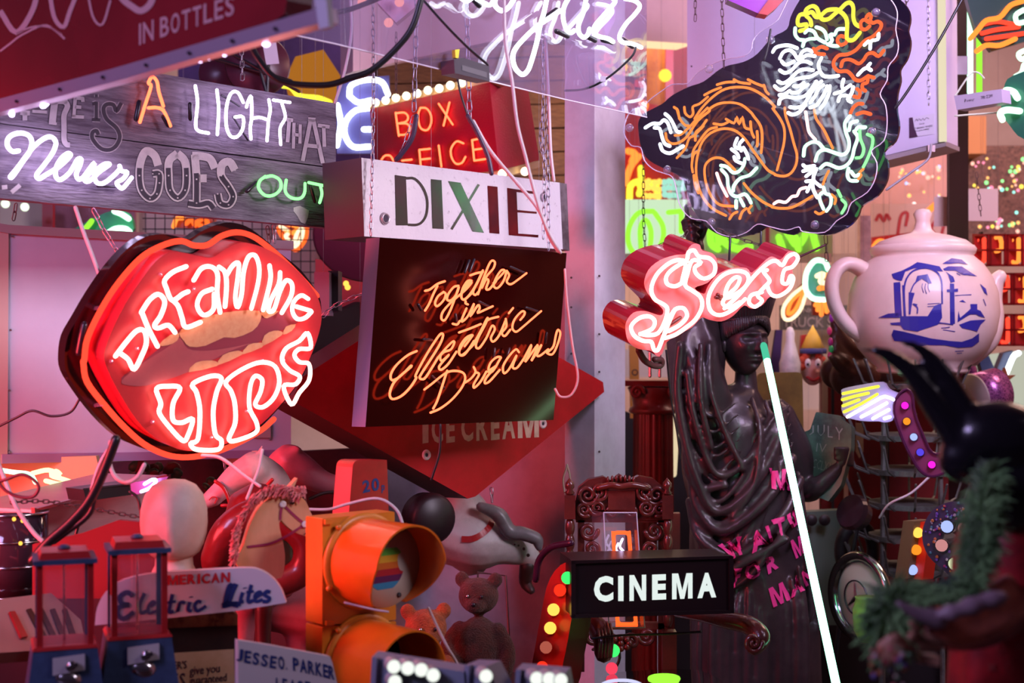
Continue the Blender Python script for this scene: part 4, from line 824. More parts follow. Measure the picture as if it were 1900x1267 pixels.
# waved hair, band and fluted diadem
hr = MB()
for k in range(44):
    a = -1.85+3.7*k/43
    p = [hc+Rz @ Vector((math.sin(a)*.078*s1, -math.cos(a)*.092*s1+.004, z_)) for s1, z_ in ((1.0, .064-.058*abs(a)/1.75), (1.035, .071-.048*abs(a)/1.75+.004*math.sin(k*1.9)), (.99, .080), (.92, .088))]
    hr.tube(smooth(p, 3), [.0035, .0058, .0058, .005], 6)
hr.ball(hc+Rz @ Vector((0, .025, .025)), (.077, .082, .092), 24)
for q in (-1, 1): hr.tube(smooth([hc+Rz @ Vector(v) for v in ((q*.07, .02, .02), (q*.074, .04, -.03), (q*.062, .06, -.09), (q*.05, .05, -.16))], 4), [.016, .018, .016, .01], 10)
hr.build('hair', BRZ, stt, True)
dm = MB()
for k in range(40):
    a = -2.1+4.2*k/39; f0 = hc+Rz @ Vector((math.sin(a)*.082, -math.cos(a)*.092+.01, .078)); f1 = hc+Rz @ Vector((math.sin(a)*.108, -math.cos(a)*.112+.01, .172-.03*abs(a)/2))
    dm.tube([f0, f1], [.0068, .0095], 6)
pts = [hc+Rz @ Vector((math.sin(a)*.084, -math.cos(a)*.094+.01, .076)) for a in [-2.1+4.2*k/20 for k in range(21)]]
dm.tube(pts, .006, 8)
pts = [hc+Rz @ Vector((math.sin(a)*.110, -math.cos(a)*.114+.01, .172-.03*abs(a)/2)) for a in [-2.1+4.2*k/20 for k in range(21)]]
dm.tube(pts, .008, 8); dm.build('diadem', BRZ, stt, True)
tc = MB(); tc.slab([sp(x, y, -.05) for x, y in ((1278, 380), (1288, 392), (1303, 408), (1301, 412), (1292, 411), (1280, 396))], Vector((0, .02, 0))); tc.build('torch_glass', mat('frosted_torch_shard', (.55, .55, .45), .3), stt)
# tablet
ptb = Plane((1487, 800, DS+.04), (1578, 792, DS-.05), (1500, 920, DS-.02))
tb = MB().prism(ptb, rr([(1487, 803), (1503, 797), (1514, 764), (1560, 771), (1563, 779), (1580, 790), (1579, 832), (1560, 900), (1537, 930), (1480, 906), (1478, 850)], 3), 0, -.035).build('tablet', mat('bronze_tube_lit', (0.09, 0.19, 0.13), 0.42, .3, noise=(6, (.03, .035, .032), .35, .65)), stt)  # green light of the leaning tube is put into the tablet's colour
ENG = mat('engraved_line', (.20, .23, .20), .5)
for ch, q in (('J', '1502,790 1510,789 1510,806 1502,807'), ('U', '1517,789 1530,788 1530,808 1517,809'), ('L', '1536,790 1545,790 1545,812 1536,811'), ('Y', '1550,792 1564,795 1563,817 1551,815'), ('IV', '1516,822 1534,824 1532,840 1514,838'), ('MDCCLXXVI', '1492,846 1556,862 1552,880 1488,862')):
    x = MB(); lettering(x, ptb.P, ch, tr(FULL, q), .001, bold=-.012, res=1); x.build('engraved_letter', ENG, tb)
# painted words on the skirt
fn = onto([bo]); PKP = mat('magenta_paint', (0.90, 0.045, 0.30), 0.5, noise=(30, (.62, .03, .2), .3, .45))
def curved_letter(ch, q):
    vs, fs = text2d(ch, .045, res=2); bm = bmesh.new(); bv = [bm.verts.new(v) for v in vs]
    for f in fs:
        try: bm.faces.new([bv[i] for i in f])
        except ValueError: pass
    bmesh.ops.triangulate(bm, faces=bm.faces); bmesh.ops.subdivide_edges(bm, edges=bm.edges, cuts=2, use_grid_fill=True)
    bm.verts.index_update(); tl, tr2, br, bl = [Vector((*p, 0)) for p in tr(CB, q)]; out = []; mb = MB()
    for v in bm.verts:
        a = tl*(1-v.co.x)+tr2*v.co.x; b = bl*(1-v.co.x)+br*v.co.x; p = b*(1-v.co.y)+a*v.co.y; out.append(fn(p.x, p.y, .0055))
    bad = {i for i, p in enumerate(out) if p is None}
    mb.add([p or Vector((0, 0, 0)) for p in out], [tuple(v.index for v in f.verts) for f in bm.faces if not bad.intersection(v.index for v in f.verts)])
    bm.free(); mb.build('painted_letter', PKP, stt)
for ch, q in (("'", '884,184 896,182 896,212 888,216'), ('M', '905,200 975,192 992,300 903,292'), ('W', '625,582 745,525 768,612 690,645'), ('A', '795,508 855,488 892,575 800,615'), ('I', '873,486 888,478 906,554 890,562'), ('T', '903,452 962,428 968,522 938,532'), ('I', '973,422 990,413 1014,480 998,489'), ('N', '998,402 1036,360 1052,452 1015,478'),
              ('F', '710,692 752,684 738,768 710,788'), ('O', '765,668 840,650 850,735 770,752'), ('R', '865,640 918,615 932,686 880,722'), ('M', '988,552 1042,524 1074,608 1020,642'), ('Y', '1042,512 1078,498 1088,585 1068,602'), ('M', '882,792 950,758 994,848 908,886'), ('A', '998,738 1042,712 1064,800 1003,842'), ('N', '1046,712 1096,670 1114,750 1080,782')):
    curved_letter(ch, q)
# leaning fluorescent tube
fl_ = thing('light_tube', 'tall mint-white glowing tube leaning in front of the statue', 'light', at(1562, 1300, 3.5))
MB().tube([at(1423, 668, 4.42), at(1558, 1300, 3.50)], .0105, 16).build('lit_tube', glow('mint_tube', (0.26, 1.0, 0.58), 8.0), fl_, True)
MB().tube([at(1417, 641, 4.46), at(1423, 668, 4.42)], .0110, 16).build('end_cap', glow('dim_mint_tube', (0.10, .75, .45), .8), fl_, True)
# ================================================================== the lower shelf of things
def R3(deg, ax='Z'): return Matrix.Rotation(math.radians(deg), 3, ax)
M_RED = mat('gloss_red_paint', (0.45, 0.02, 0.02), 0.3, noise=(9, (.32, .012, .014), .35, .65))
M_NAVY = mat('blue_cast_paint', (0.045, 0.075, 0.16), 0.45, noise=(20, (.03, .045, .10), .35, .6), bump=.1, bscale=50)
M_CHROME = mat('chrome', (0.62, 0.60, 0.60), 0.18, 1.0)
M_CREAM = mat('worn_cream', (0.66, 0.55, 0.42), 0.6, noise=(18, (.48, .36, .26), .35, .6))
# table that carries the front row
tbl = tag(MB().box((-.62, 2.72, .70), (1.5, .95, .04)).box((-1.3, 2.3, .34), (.05, .05, .68)).box((.08, 2.3, .34), (.05, .05, .68)).box((-1.3, 3.1, .34), (.05, .05, .68)).box((.08, 3.1, .34), (.05, .05, .68)).build('display_table', M_DARKWOOD), 'dark wooden table under the candy machines at lower left', 'table')
# ---- candy machines ------------------------------------------------------------
def machine(cx, cy_, dpt, label):
    """empty at the body's base; built round its own corner post"""
    R = R3(20); c = at(cx, cy_, dpt); s = dpt/F; wd = 106*s
    t = thing('candy_machine', label, 'vending machine', Vector((c.x, c.y, .72)), 'candy machines')
    def W_(x, y, z): return c+R @ Vector((x*wd, y*wd, z*s))       # x right 0..1, y back 0..1, z up in pixels from the rim underside
    def bx(x0, x1, y0, y1, z0, z1, mb=None):
        mb = mb or MB(); v = [W_(x, y, z) for x in (x0, x1) for y in (y0, y1) for z in (z0, z1)]
        return mb.add(v, [(0, 1, 3, 2), (4, 6, 7, 5), (0, 4, 5, 1), (2, 3, 7, 6), (0, 2, 6, 4), (1, 5, 7, 3)])
    def frus(x0, x1, z0, e0, z1, e1, mb=None):
        mb = mb or MB(); v = [W_(x, y, z0) for x, y in ((x0-e0, x0-e0), (x1+e0, x0-e0), (x1+e0, x1+e0), (x0-e0, x1+e0))]+[W_(x, y, z1) for x, y in ((x0-e1, x0-e1), (x1+e1, x0-e1), (x1+e1, x1+e1), (x0-e1, x1+e1))]
        return mb.add(v, [(0, 3, 2, 1), (4, 5, 6, 7), (0, 1, 5, 4), (1, 2, 6, 5), (2, 3, 7, 6), (3, 0, 4, 7)])
    frus(0, 1, 0, .04, 9, .04).build('rim', M_NAVY, t)
    lid = frus(0, 1, 9, -.06, 22, -.10).build('lid', M_RED, t)
    MB().lathe([(.10*wd, 0), (.12*wd, 4*s), (.06*wd, 8*s), (.0001, 9*s)], W_(.5, .5, 22), 14).build('lid_knob', M_NAVY, lid, True)
    for x, y, m in ((0, 0, M_RED), (1, 0, M_RED), (0, 1, M_NAVY), (1, 1, M_NAVY)): bx(x*.86+.02, x*.86+.12, y*.86+.02, y*.86+.12, -152, 0).build('corner_post', m, t)
    for a in ((.05, .95, .04, .05), (.05, .95, .95, .96), (.04, .05, .05, .95), (.95, .96, .05, .95)): bx(*a, -150, 0).build('glass_pane', clear('machine_glass', (.96, .96, .96), 1.3, .03), t)
    MB().tube([W_(.5, .5, -150), W_(.5, .5, 0)], 2.5*s, 8).build('centre_rod', M_CHROME, t)
    frus(0, 1, -152, .02, -158, .06).build('tray', M_RED, t)
    frus(0, 1, -156, .04, -250, .16).build('cast_base', M_NAVY, t)
    frus(0, 1, -250, .17, -262, .18).build('base_plate', M_RED, t)
    frus(0, 1, -262, .15, -(c.z-.72)/s, .15).build('plinth', M_DARKWOOD, t)
    f = MB(); f.add([W_(x, -.12-(.0 if z > -190 else .05), z) for x, z in ((.28, -172), (.82, -168), (.82, -196), (.28, -202))]+[W_(x, -.02, z) for x, z in ((.28, -172), (.82, -168), (.82, -196), (.28, -202))], [(0, 1, 2, 3), (7, 6, 5, 4), (0, 4, 5, 1), (1, 5, 6, 2), (2, 6, 7, 3), (3, 7, 4, 0)])
    pl_ = f.build('coin_plate', mat('dull_steel', (.62, .55, .56), .5, .5), t)
    q = W_(.60, -.13, -186); ax = R @ Vector((0, -1, 0))
    MB().lathe([(9*s, 0), (9*s, 6*s), (7*s, 9*s)], q, 16, ax).build('coin_knob', M_CHROME, pl_, True)
    MB().box(q+ax*9*s, (22*s, 7*s, 8*s), R @ R3(-20, 'Y')).build('turn_lever', M_CHROME, pl_)
    MB().lathe([(.26*wd, 0), (.24*wd, 10*s), (.1*wd, 16*s)], W_(.55, -.02, -214), 16, ax, sy=.7).build('chute_flap', M_CHROME, t, True)
    return t
machine(66, 1050, 2.52, 'front blue and red candy machine at the lower left corner')
machine(205, 1030, 2.62, 'second blue and red candy machine, in front of the electric lites sign')
# ---- blank display head ----------------------------------------------------------
hd_ = MB(); s_ = 3.05/F; c = at(323, 962, 3.05)
prof = [(.0001, 74), (22, 71), (40, 62), (53, 44), (60, 18), (61, -8), (59, -28), (54, -46), (46, -62), (36, -70)]
hm = MB().lathe([(r*s_, z*s_) for r, z in prof], c, 40, sy=1.12)
for v in hm.v:
    z = (v.z-c.z)/s_; x = (v.x-c.x)/s_
    if v.y < c.y: v.y -= s_*(10*math.exp(-((x-10)/9)**2-((z+10)/22)**2)+7*math.exp(-((x-10)/22)**2-((z+55)/12)**2)-4*math.exp(-((x+14)/14)**2-((z-6)/10)**2)-4*math.exp(-((x-34)/14)**2-((z-6)/10)**2))
hm.lathe([(38*s_, -60*s_), (34*s_, -72*s_), (35*s_, -86*s_), (40*s_, -96*s_), (40*s_, -99*s_)], c, 32)
tag(auto(hm.build('display_mannequin', mat('yellowed_plaster', (0.62, 0.50, 0.42), 0.55, noise=(7, (.46, .36, .30), .35, .65), bump=.08, bscale=30), None, True), 60), 'blank cream display head without a face, behind the candy machines', 'mannequin head')
# ---- worn case with paper notice -----------------------------------------------
pz = vplane(300, 1180, 2.80, 443, 2.85)
cs = thing('worn_case', 'worn black case with a torn paper notice reading give you guaranteed', 'case', Vector((pz.P(370, 1200).x, 2.85, .72)))
b0 = at(370, 1150, 2.8).z
MB().prism(pz, [(296, 1146), (441, 1139), (444, 1362), (296, 1372)], 0, -.20).build('case_body', mat('black_worn_board', (0.03, 0.012, 0.01), 0.5, noise=(25, (.012, .006, .006), .3, .6)), cs)
MB().prism(pz, [(296, 1138), (430, 1133), (441, 1140), (441, 1160), (296, 1166)], .003, -.20).build('worn_edge', mat('worn_gilt_edge', (.34, .20, .09), .6, noise=(30, (.10, .05, .03), .4, .55)), cs)
flat(cs, pz, [(311, 1212), (434, 1204), (437, 1350), (309, 1355)], mat('aged_paper', (.62, .45, .27), .7, noise=(12, (.50, .34, .18), .35, .6)), 'paper_notice', .001)
for body_, q, bd in (("YER'S", '312,1228 347,1225 347,1240 312,1243', .012), ('give you', '352,1237 408,1232 408,1252 352,1258', .012), ('guaranteed', '352,1255 421,1249 421,1268 352,1275', .012), ('KS', '318,1250 344,1248 344,1275 318,1278', .01)):
    x = MB(); lettering(x, pz.P, body_, tr(FULL, q), .002, bold=bd, res=2); x.build('lettering', INK, cs)
# ---- AMERICAN Electric Lites board ------------------------------------------------
pe = vplane(176, 1160, 2.76, 531, 2.80)
li = thing('curved_top_sign', 'white round-ended board lettered AMERICAN Electric Lites, behind the right candy machine', 'sign', pe.P(350, 1150, -.01))
LO = [(p.x, p.y) for p in smooth([Vector((x, y, 0)) for x, y in ((176, 1160), (180, 1128), (196, 1098), (228, 1076), (290, 1063), (370, 1058), (450, 1054), (480, 1057), (505, 1072), (522, 1094), (531, 1118))], 3)]+[(440, 1133), (300, 1148)]
MB().prism(pe, LO, 0, -.02).build('board', mat('milky_plastic', (.66, .60, .64), .35), li)
for ch, x0, x1, y in (('A', 293, 309, 1071), ('M', 311, 331, 1070), ('E', 333, 346, 1069), ('R', 348, 364, 1068), ('I', 367, 372, 1067.5), ('C', 375, 390, 1067), ('A', 392, 408, 1066), ('N', 410, 427, 1065)):
    x = MB(); lettering(x, pe.P, ch, [(x0, y-3), (x1, y-3.5), (x1, y+15), (x0, y+15.5)], .001, bold=.04); x.build('letter', mat('poster_red', (.55, .02, .03), .4), li)
NV = mat('poster_navy', (.02, .04, .18), .4)
EL = crop(0, 820, 2.835)
for st in ('690,805 655,790 625,810 650,850 690,855', '680,855 625,870 618,910 660,925 700,895', '725,880 755,860 740,835 715,860 720,905 760,895 785,880'): pass
for q, w_ in (('700,812 670,790 632,812 640,850 680,855', 9), ('680,856 628,868 618,905 650,930 705,895', 9), ('762,795 738,845 734,885 748,898 772,888', 7), ('790,865 812,850 806,838 782,862 785,900 830,885', 6), ('868,855 850,845 838,870 848,900 882,885', 6), ('908,800 895,860 892,895 915,890', 7), ('880,845 925,838', 5), ('945,850 935,895 945,850 962,842 975,848', 6.5), ('1000,840 990,880 1010,890', 7), ('1005,812 1006,818', 7), ('1060,842 1040,838 1025,862 1040,888 1085,862', 6.5),
              ('1225,760 1210,755 1195,800 1185,850 1170,862 1205,850 1255,860', 9.5)):
    x = MB(); x.ribbon(pe.P, tr(EL, q), w_, off=.0012); x.build('script_letter', NV, li)
A1 = crop(380, 820, 2.835)
for q, w_ in (('165,745 145,790 125,840 95,862 150,850 190,852', 9), ('200,790 188,835 205,840', 7), ('210,765 211,770', 7), ('245,750 228,820 232,842 255,832', 7), ('218,790 258,785', 5), ('265,820 295,800 288,788 265,805 268,838 305,828', 6.5), ('345,790 325,785 315,805 340,820 330,838 305,838', 7)):
    x = MB(); x.ribbon(pe.P, tr(A1, q), w_, off=.0012); x.build('script_letter', NV, li)
# ---- painted name board -------------------------------------------------------------
pjs = vplane(442, 1230, 2.62, 630, 2.72)
js = thing('name_board', 'chipped white board lettered JESSE O. PARKER leaning at bottom', 'sign', Vector((pjs.P(530, 1300).x, 2.68, .72)))
MB().prism(pjs, [(442, 1188), (500, 1197), (612, 1218), (617, 1230), (655, 1395), (442, 1400)], 0, -.018).build('board', mat('flaking_white_board', (.66, .60, .60), .6, noise=(14, (.16, .06, .05), .28, .34)), js)
for i, (ch, x0) in enumerate(zip('JESSE', (432, 447, 462, 478, 494))):
    x = MB(); lettering(x, pjs.P, ch, [(x0+8, 1203+i*3.2), (x0+20, 1205+i*3.2), (x0+18, 1228+i*3.2), (x0+6, 1226+i*3.2)], .001, bold=.03); x.build('letter', NV, js)
for ch, x0, x1, y in (('O', 516, 527, 1216), ('.', 530, 533, 1237), ('P', 543, 554, 1219), ('A', 556, 569, 1222), ('R', 571, 583, 1225), ('K', 585, 597, 1228), ('E', 599, 608, 1231), ('R', 609, 620, 1234)):
    x = MB(); h_ = 4 if ch == '.' else 25; lettering(x, pjs.P, ch, [(x0, y), (x1, y+2.4), (x1+1, y+h_+2.4), (x0+1, y+h_)], .001, bold=.03); x.build('letter', NV, js)
for ch, x0, x1, y in (('L', 512, 520, 1257), ('E', 524, 533, 1258), ('A', 537, 549, 1260), ('S', 552, 562, 1262), ('E', 566, 576, 1263)):
    x = MB(); lettering(x, pjs.P, ch, [(x0, y), (x1, y+2), (x1, y+24), (x0, y+22)], .001, bold=.03); x.build('letter', NV, js)
# ---- traffic light ---------------------------------------------------------------
pr = vplane(598, 1080, 2.96, 733, 3.09)
tl = thing('traffic_light', 'orange-yellow traffic light with long hoods', 'traffic light', Vector((pr.P(665, 1200, -.1).x, 3.15, .72)))
M_TL = mat('orange_yellow_housing', (0.72, 0.26, 0.02), 0.38, noise=(6, (.60, .18, .012), .35, .65), bump=.05)
MB().prism(pr, rr([(598, 962), (732, 949), (735, 1150), (598, 1160)], 3), 0, -.06).build('upper_housing', M_TL, tl)
MB().prism(pr, rr([(598, 1163), (735, 1152), (737, 1300), (598, 1308)], 3), 0, -.06).build('lower_housing', M_TL, tl)
for q in ((604, 964), (606, 1152)): MB().prism(pr, [(q[0], q[1]), (q[0]+14, q[1]-1), (q[0]+14, q[1]+8), (q[0], q[1]+9)], .008, 0).build('hinge', M_TL, tl)
def hood(cx, cy_, Lt, deep):
    c = pr.P(cx, cy_, 0); u, v, n = pr.u, pr.v, pr.n
    if u.x < 0: u = -u
    if v.z < 0: v = -v
    r = 80*pr.mppx(cx, cy_)
    MB().lathe([(r*1.12, 0), (r*1.12, .010), (r*1.0, .012)], c, 40, n).build('hood_ring', M_TL, tl, True)
    rows = []; rin = []
    for i in range(49):
        a = PI*1.5+math.radians(28)+ (2*PI-math.radians(56))*i/48; low = (1-math.sin(a))/2
        Ln = Lt*(1-.30*max(0, low-.45)/.55-.25*(low**6))
        rows.append([c+(u*math.cos(a)+v*math.sin(a))*r+n*Ln*k/6 for k in range(7)]); rin.append([c+(u*math.cos(a)+v*math.sin(a))*(r-.004)+n*Ln*k/6 for k in range(7)])
    h = MB().strip(rows).strip(rin).strip([[a[-1], b[-1]] for a, b in zip(rows, rin)]).strip([rows[0], rin[0]]).strip([rows[-1], rin[-1]]).build('hood', mat('orange_hood', (0.85, 0.20, 0.012), 0.28, coat=.3, noise=(5, (.72, .14, .01), .35, .65)), tl, True)
    for a in (2.3, 3.6, 5.3, .4): MB().ball(c+(u*math.cos(a)+v*math.sin(a))*r*1.15+n*.012, .007, 8).build('hood_screw', M_TL, tl, True)
    if deep:
        cc = c+n*.085; MB().lathe([(.0001, 0), (r*.96, 0), (r*.96, -.006)], cc, 40, n).build('white_disc', mat('white_enamel', (.66, .62, .52), .35), tl, True)
        q = r*.62; o_ = cc+n*.001
        for z0, z1, col in ((.62, .36, (.12, .50, .06)), (.36, .10, (.80, .42, .03)), (.10, -.14, (.72, .16, .02)), (-.14, -.38, (.50, .02, .03)), (-.38, -.62, (.14, .02, .10)), (-.62, -.86, (.05, .28, .50))):
            xl = []; xr = []
            for k in range(7):
                z = z0+(z1-z0)*k/6; wz = math.sqrt(max(0, 1-((z+.08)/.86)**2))*.9*(1-.12*max(0, -z)); bite = .30*math.sqrt(max(0, 1-((z-.05)/.34)**2)) if abs(z-.05) < .34 else 0
                xl.append(o_+(u*(-wz)+v*z)*q-u*r*.05); xr.append(o_+(u*(wz-bite)+v*z)*q-u*r*.05)
            MB().add(xl+xr[::-1], [tuple(range(14))]).build('stripe', mat('stripe_%d' % int(100*(z0+1)), col, .4), tl)
        MB().ball(cc+u*r*.35-v*r*.72, .006, 8).build('disc_screw', BLOCK, tl)
    else: MB().lathe([(.0001, 0), (r*.96, 0)], c+n*.02, 40, n).build('dark_lens', mat('dark_lens', (.02, .01, .006), .2), tl, True)
hood(672, 1040, .17, True); hood(672, 1228, .17, False)
# ---- 20p box --------------------------------------------------------------------
p2 = vplane(648, 900, 3.30, 722, 3.42)
tw = thing('coin_box', 'red coin box lettered 20p above the traffic light', 'box', p2.P(690, 960, -.06))
MB().prism(p2, rr([(655, 853), (718, 853), (722, 960), (648, 960)], 14)[0:5]+[(718, 853), (722, 968), (646, 968)], 0, -.05).build('box_body', M_RED, tw)
for ch, q in (('2', '672,892 686,889 687,912 673,915'), ('0', '689,888 703,886 704,910 690,912'), ('p', '708,900 714,899 714,914 708,915')):
    x = MB(); lettering(x, p2.P, ch, tr(FULL, q), .001, bold=.03); x.build('letter', NV, tw)
# ---- hobby horse ------------------------------------------------------------------
ph = vplane(440, 950, 3.02, 585, 3.10)
ho = thing('hobby_horse', 'flat wooden hobby horse head with pink-red woollen mane', 'toy', ph.P(480, 1080))
HO = [(p.x, p.y) for p in smooth([Vector((x, y, 0)) for x, y in tr(A1, '165,640 205,540 240,430 290,340 350,290 400,285 428,252 455,225 488,190 470,245 490,275 530,310 555,365 582,430 575,478 545,497 512,490 470,472 430,440 400,412 392,440 405,500 418,560 422,620 412,690 385,718 260,700')], 3, True)]
MB().prism(ph, HO, 0, -.02).build('wooden_head', mat('pale_plywood', (0.78, 0.42, 0.22), 0.6, noise=(8, (.66, .32, .15), .35, .65), stretch=(1, 1, .3)), ho)
yarn = MB(); random.seed(3)
edge = smooth([Vector((x, y, 0)) for x, y in tr(A1, '170,600 175,520 190,440 220,370 260,310 310,262 360,240 420,238 470,240 510,265')], 14)
for p in edge:
    for k in range(4):
        a = ph.P(p.x+random.uniform(-1, 3), p.y+random.uniform(-2, 2), .004); b = ph.P(p.x-random.uniform(4, 17), p.y+random.uniform(2, 22), random.uniform(0, .016)); m = (a+b)/2+Vector((random.uniform(-.004, .004), -.006, random.uniform(0, .008)))
        yarn.tube([a, m, b], .0016, 4, caps=False)
for k in range(40):
    x, y = tr(A1, '%f,%f' % (random.uniform(480, 530), random.uniform(230, 262)))[0]; a = ph.P(x, y, .004); yarn.tube([a, ph.P(x+random.uniform(-2, 6), y+random.uniform(5, 14), .012)], .0015, 4, caps=False)
yo = yarn.build('mane', mat('woollen_yarn', (0.62, 0.10, 0.10), 0.9, noise=(60, (.80, .28, .24), .4, .6)), ho); yo['kind'] = 'stuff'
RB = mat('plum_ribbon', (0.30, 0.02, 0.08), 0.5)
for q in ('410,325 400,370 398,410', '415,330 470,385 530,430 578,425', '525,435 470,470 420,500 340,535 225,552'):
    x = MB(); x.ribbon(ph.P, tr(A1, q), 4.5, off=.002); x.build('bridle', RB, ho)
for q in ('411,327', '527,433'):
    x, y = tr(A1, q)[0]; r_ = MB().lathe([(.0028, .002), (.007, .003), (.0078, 0)], ph.P(x, y, .002), 16, ph.n).build('button', mat('white_button', (.8, .7, .65), .3), ho, True)
x, y = tr(A1, '460,318')[0]; MB().ball(ph.P(x, y, .002), .0052, 12).build('eye', mat('brown_glass_eye', (.05, .02, .01), .1), ho, True)
x = MB(); x.ribbon(ph.P, tr(A1, '520,488 545,470 555,478'), 1.2, off=.001); x.build('mouth', INK, ho)
# ---- carousel horses and leather behind -------------------------------------------
def blob(name, balls, tubes, vox, m, parent=None, it=2):
    b = MB()
    for c_, r_ in balls: b.ball(c_, r_, 18)
    for p_, r_ in tubes: b.tube(smooth(p_, 4), r_, 14)
    return merge(b, vox, it).build(name, m, parent, True)
M_HW = mat('chalky_horse_paint', (0.62, 0.42, 0.40), 0.5, noise=(7, (.46, .28, .27), .35, .6))
M_HR = mat('rose_horse_paint', (0.42, 0.10, 0.12), 0.5, noise=(7, (.28, .06, .08), .35, .6))
d = 3.75; s = d/F
h1 = thing('carousel_horse', 'pale carousel horse head with red bridle behind the display head', 'carousel horse', at(440, 980, d))
blob('horse_head', [(at(396, 925, d), (17*s, 15*s, 15*s))], [((at(385, 930, d), at(410, 910, d), at(440, 885, d), at(470, 870, d)), [15*s, 19*s, 26*s, 32*s]), ((at(470, 870, d+.02), at(500, 900, d+.05), at(500, 960, d+.08), at(480, 1040, d+.1)), [34*s, 40*s, 52*s, 60*s]), ((at(480, 850, d), at(487, 828, d)), [9*s, 3*s])], .006, M_HW, h1)
for q in (((400, 893), (415, 905), (425, 928), (428, 945)), ((412, 938), (440, 935), (480, 915), (505, 890))): MB().tube(smooth([at(a, b, d-26*s) for a, b in q], 4), 3.6*s, 8).build('bridle', M_RED, h1, True)
x = MB(); x.ribbon(lambda a, b, o: at(a, b, d-19*s-o), [(388, 928), (394, 922), (402, 924), (398, 934)], 2, off=0); x.build('nostril', M_RED, h1)
d = 3.95; s = d/F
h2 = thing('carousel_horse', 'rose-red carousel horse head behind the hobby horse', 'carousel horse', at(600, 960, d))
blob('horse_head', [(at(633, 898, d), (17*s, 15*s, 15*s))], [((at(640, 900, d), at(600, 895, d), at(560, 872, d), at(535, 858, d)), [15*s, 22*s, 30*s, 34*s]), ((at(535, 858, d), at(520, 900, d+.05), at(515, 980, d+.06)), [36*s, 48*s, 62*s]), ((at(528, 850, d), at(548, 836, d-.02), at(555, 833, d-.03)), [14*s, 11*s, 4*s])], .007, M_HR, h2)
MB().tube(smooth([at(a, b, d-30*s) for a, b in ((575, 925), (600, 915), (625, 912))], 4), 3*s, 8).build('bridle', M_DARKWOOD, h2, True)
d = 3.5; s = d/F
blob_ = blob('leather_saddle', [], [((at(400, 1040, d), at(425, 985, d-.02), at(480, 955, d), at(540, 970, d), at(572, 1010, d), at(560, 1060, d), at(500, 1090, d-.02)), [30*s, 32*s, 34*s, 34*s, 30*s, 28*s, 26*s]), ((at(480, 960, d+.1), at(490, 1060, d+.1)), [70*s, 72*s])], .008, mat('oxblood_leather', (0.20, 0.012, 0.014), 0.3, noise=(10, (.13, .01, .01), .35, .65), coat=.2), None, 4)
tag(blob_, 'oxblood leather saddle shape curving behind the hobby horse', 'saddle')
d = 3.7; s = d/F
tag(blob('carousel_animal', [], [((at(420, 1090, d), at(500, 1110, d), at(580, 1120, d), at(620, 1140, d)), [50*s, 60*s, 64*s, 60*s]), ((at(560, 1140, d), at(555, 1220, d), at(550, 1330, d)), [34*s, 24*s, 18*s]), ((at(455, 1120, d-.1), at(450, 1170, d-.1), at(450, 1300, d-.1)), [34*s, 22*s, 16*s])], .009, M_HR), 'rose-red body and legs of a carousel animal left of the traffic light', 'carousel horse')
d = 3.3; s = d/F
tag(MB().tube(smooth([at(490, 1120, d), at(488, 1170, d), at(490, 1260, d), at(490, 1330, d)], 3), [17*s, 15*s, 13*s, 12*s], 12).build('leather_prop', mat('dark_red_leather', (.07, .01, .012), .35), None, True), 'dark leather leg standing below the right end of the curved board', 'leg prop')
d = 4.6; s = d/F
h3 = thing('carousel_horse', 'white carousel horse with grey mane, head lowered, under the diamond sign', 'carousel horse', at(900, 1100, d))
blob('horse_body', [(at(985, 1035, d), (20*s, 16*s, 18*s))], [((at(850, 990, d), at(890, 1005, d-.03), at(930, 1010, d-.03), at(965, 1022, d), at(990, 1036, d)), [62*s, 56*s, 38*s, 28*s, 17*s]), ((at(860, 940, d), at(880, 990, d), at(875, 1030, d)), [40*s, 52*s, 40*s])], .008, mat('chipped_white_horse', (.58, .52, .50), .45, noise=(9, (.40, .34, .33), .32, .55)), h3)
MB().tube(smooth([at(a, b, d-.10) for a, b in ((892, 940), (925, 955), (945, 985), (970, 990), (995, 1000), (1000, 1015))], 5), [9*s, 14*s, 14*s, 13*s, 12*s, 7*s], 12).build('mane', mat('grey_carved_mane', (.22, .20, .21), .35, noise=(14, (.13, .12, .12), .35, .6)), h3, True)
fh = onto([h3.children[0]]); x = MB(); x.ribbon(fh, [(857, 1000), (875, 1000), (893, 992), (908, 978), (912, 968)], 11, off=.004); x.build('scalloped_collar', M_RED, h3)
for a, b, r in ((962, 1012, 2.2), (972, 1018, 3), (980, 1030, 3.5), (955, 1010, 2)): MB().ball(at(a, b, d-.085+(a-955)*.001), r*s, 8).build('painted_spot', M_DARKWOOD, h3, True)
MB().tube(smooth([at(980, 1050, d), at(975, 1080, d+.02), at(985, 1095, d)], 3), [16*s, 12*s, 8*s], 10).build('lower_jaw', M_DARKWOOD, h3, True)
# ---- dark round pillow-like drum between ---------------------------------------------
d = 4.1; s = d/F
tag(MB().lathe([(0.0001, .03), (38*s, .03), (46*s, .015), (48*s, 0), (46*s, -.05)], at(800, 962, d), 32, (0.5, -.8, 0)).build('round_drum', mat('dark_drum', (.012, .003, .006), .45), None, True), 'dark round drum behind the traffic light under the diamond sign', 'drum')
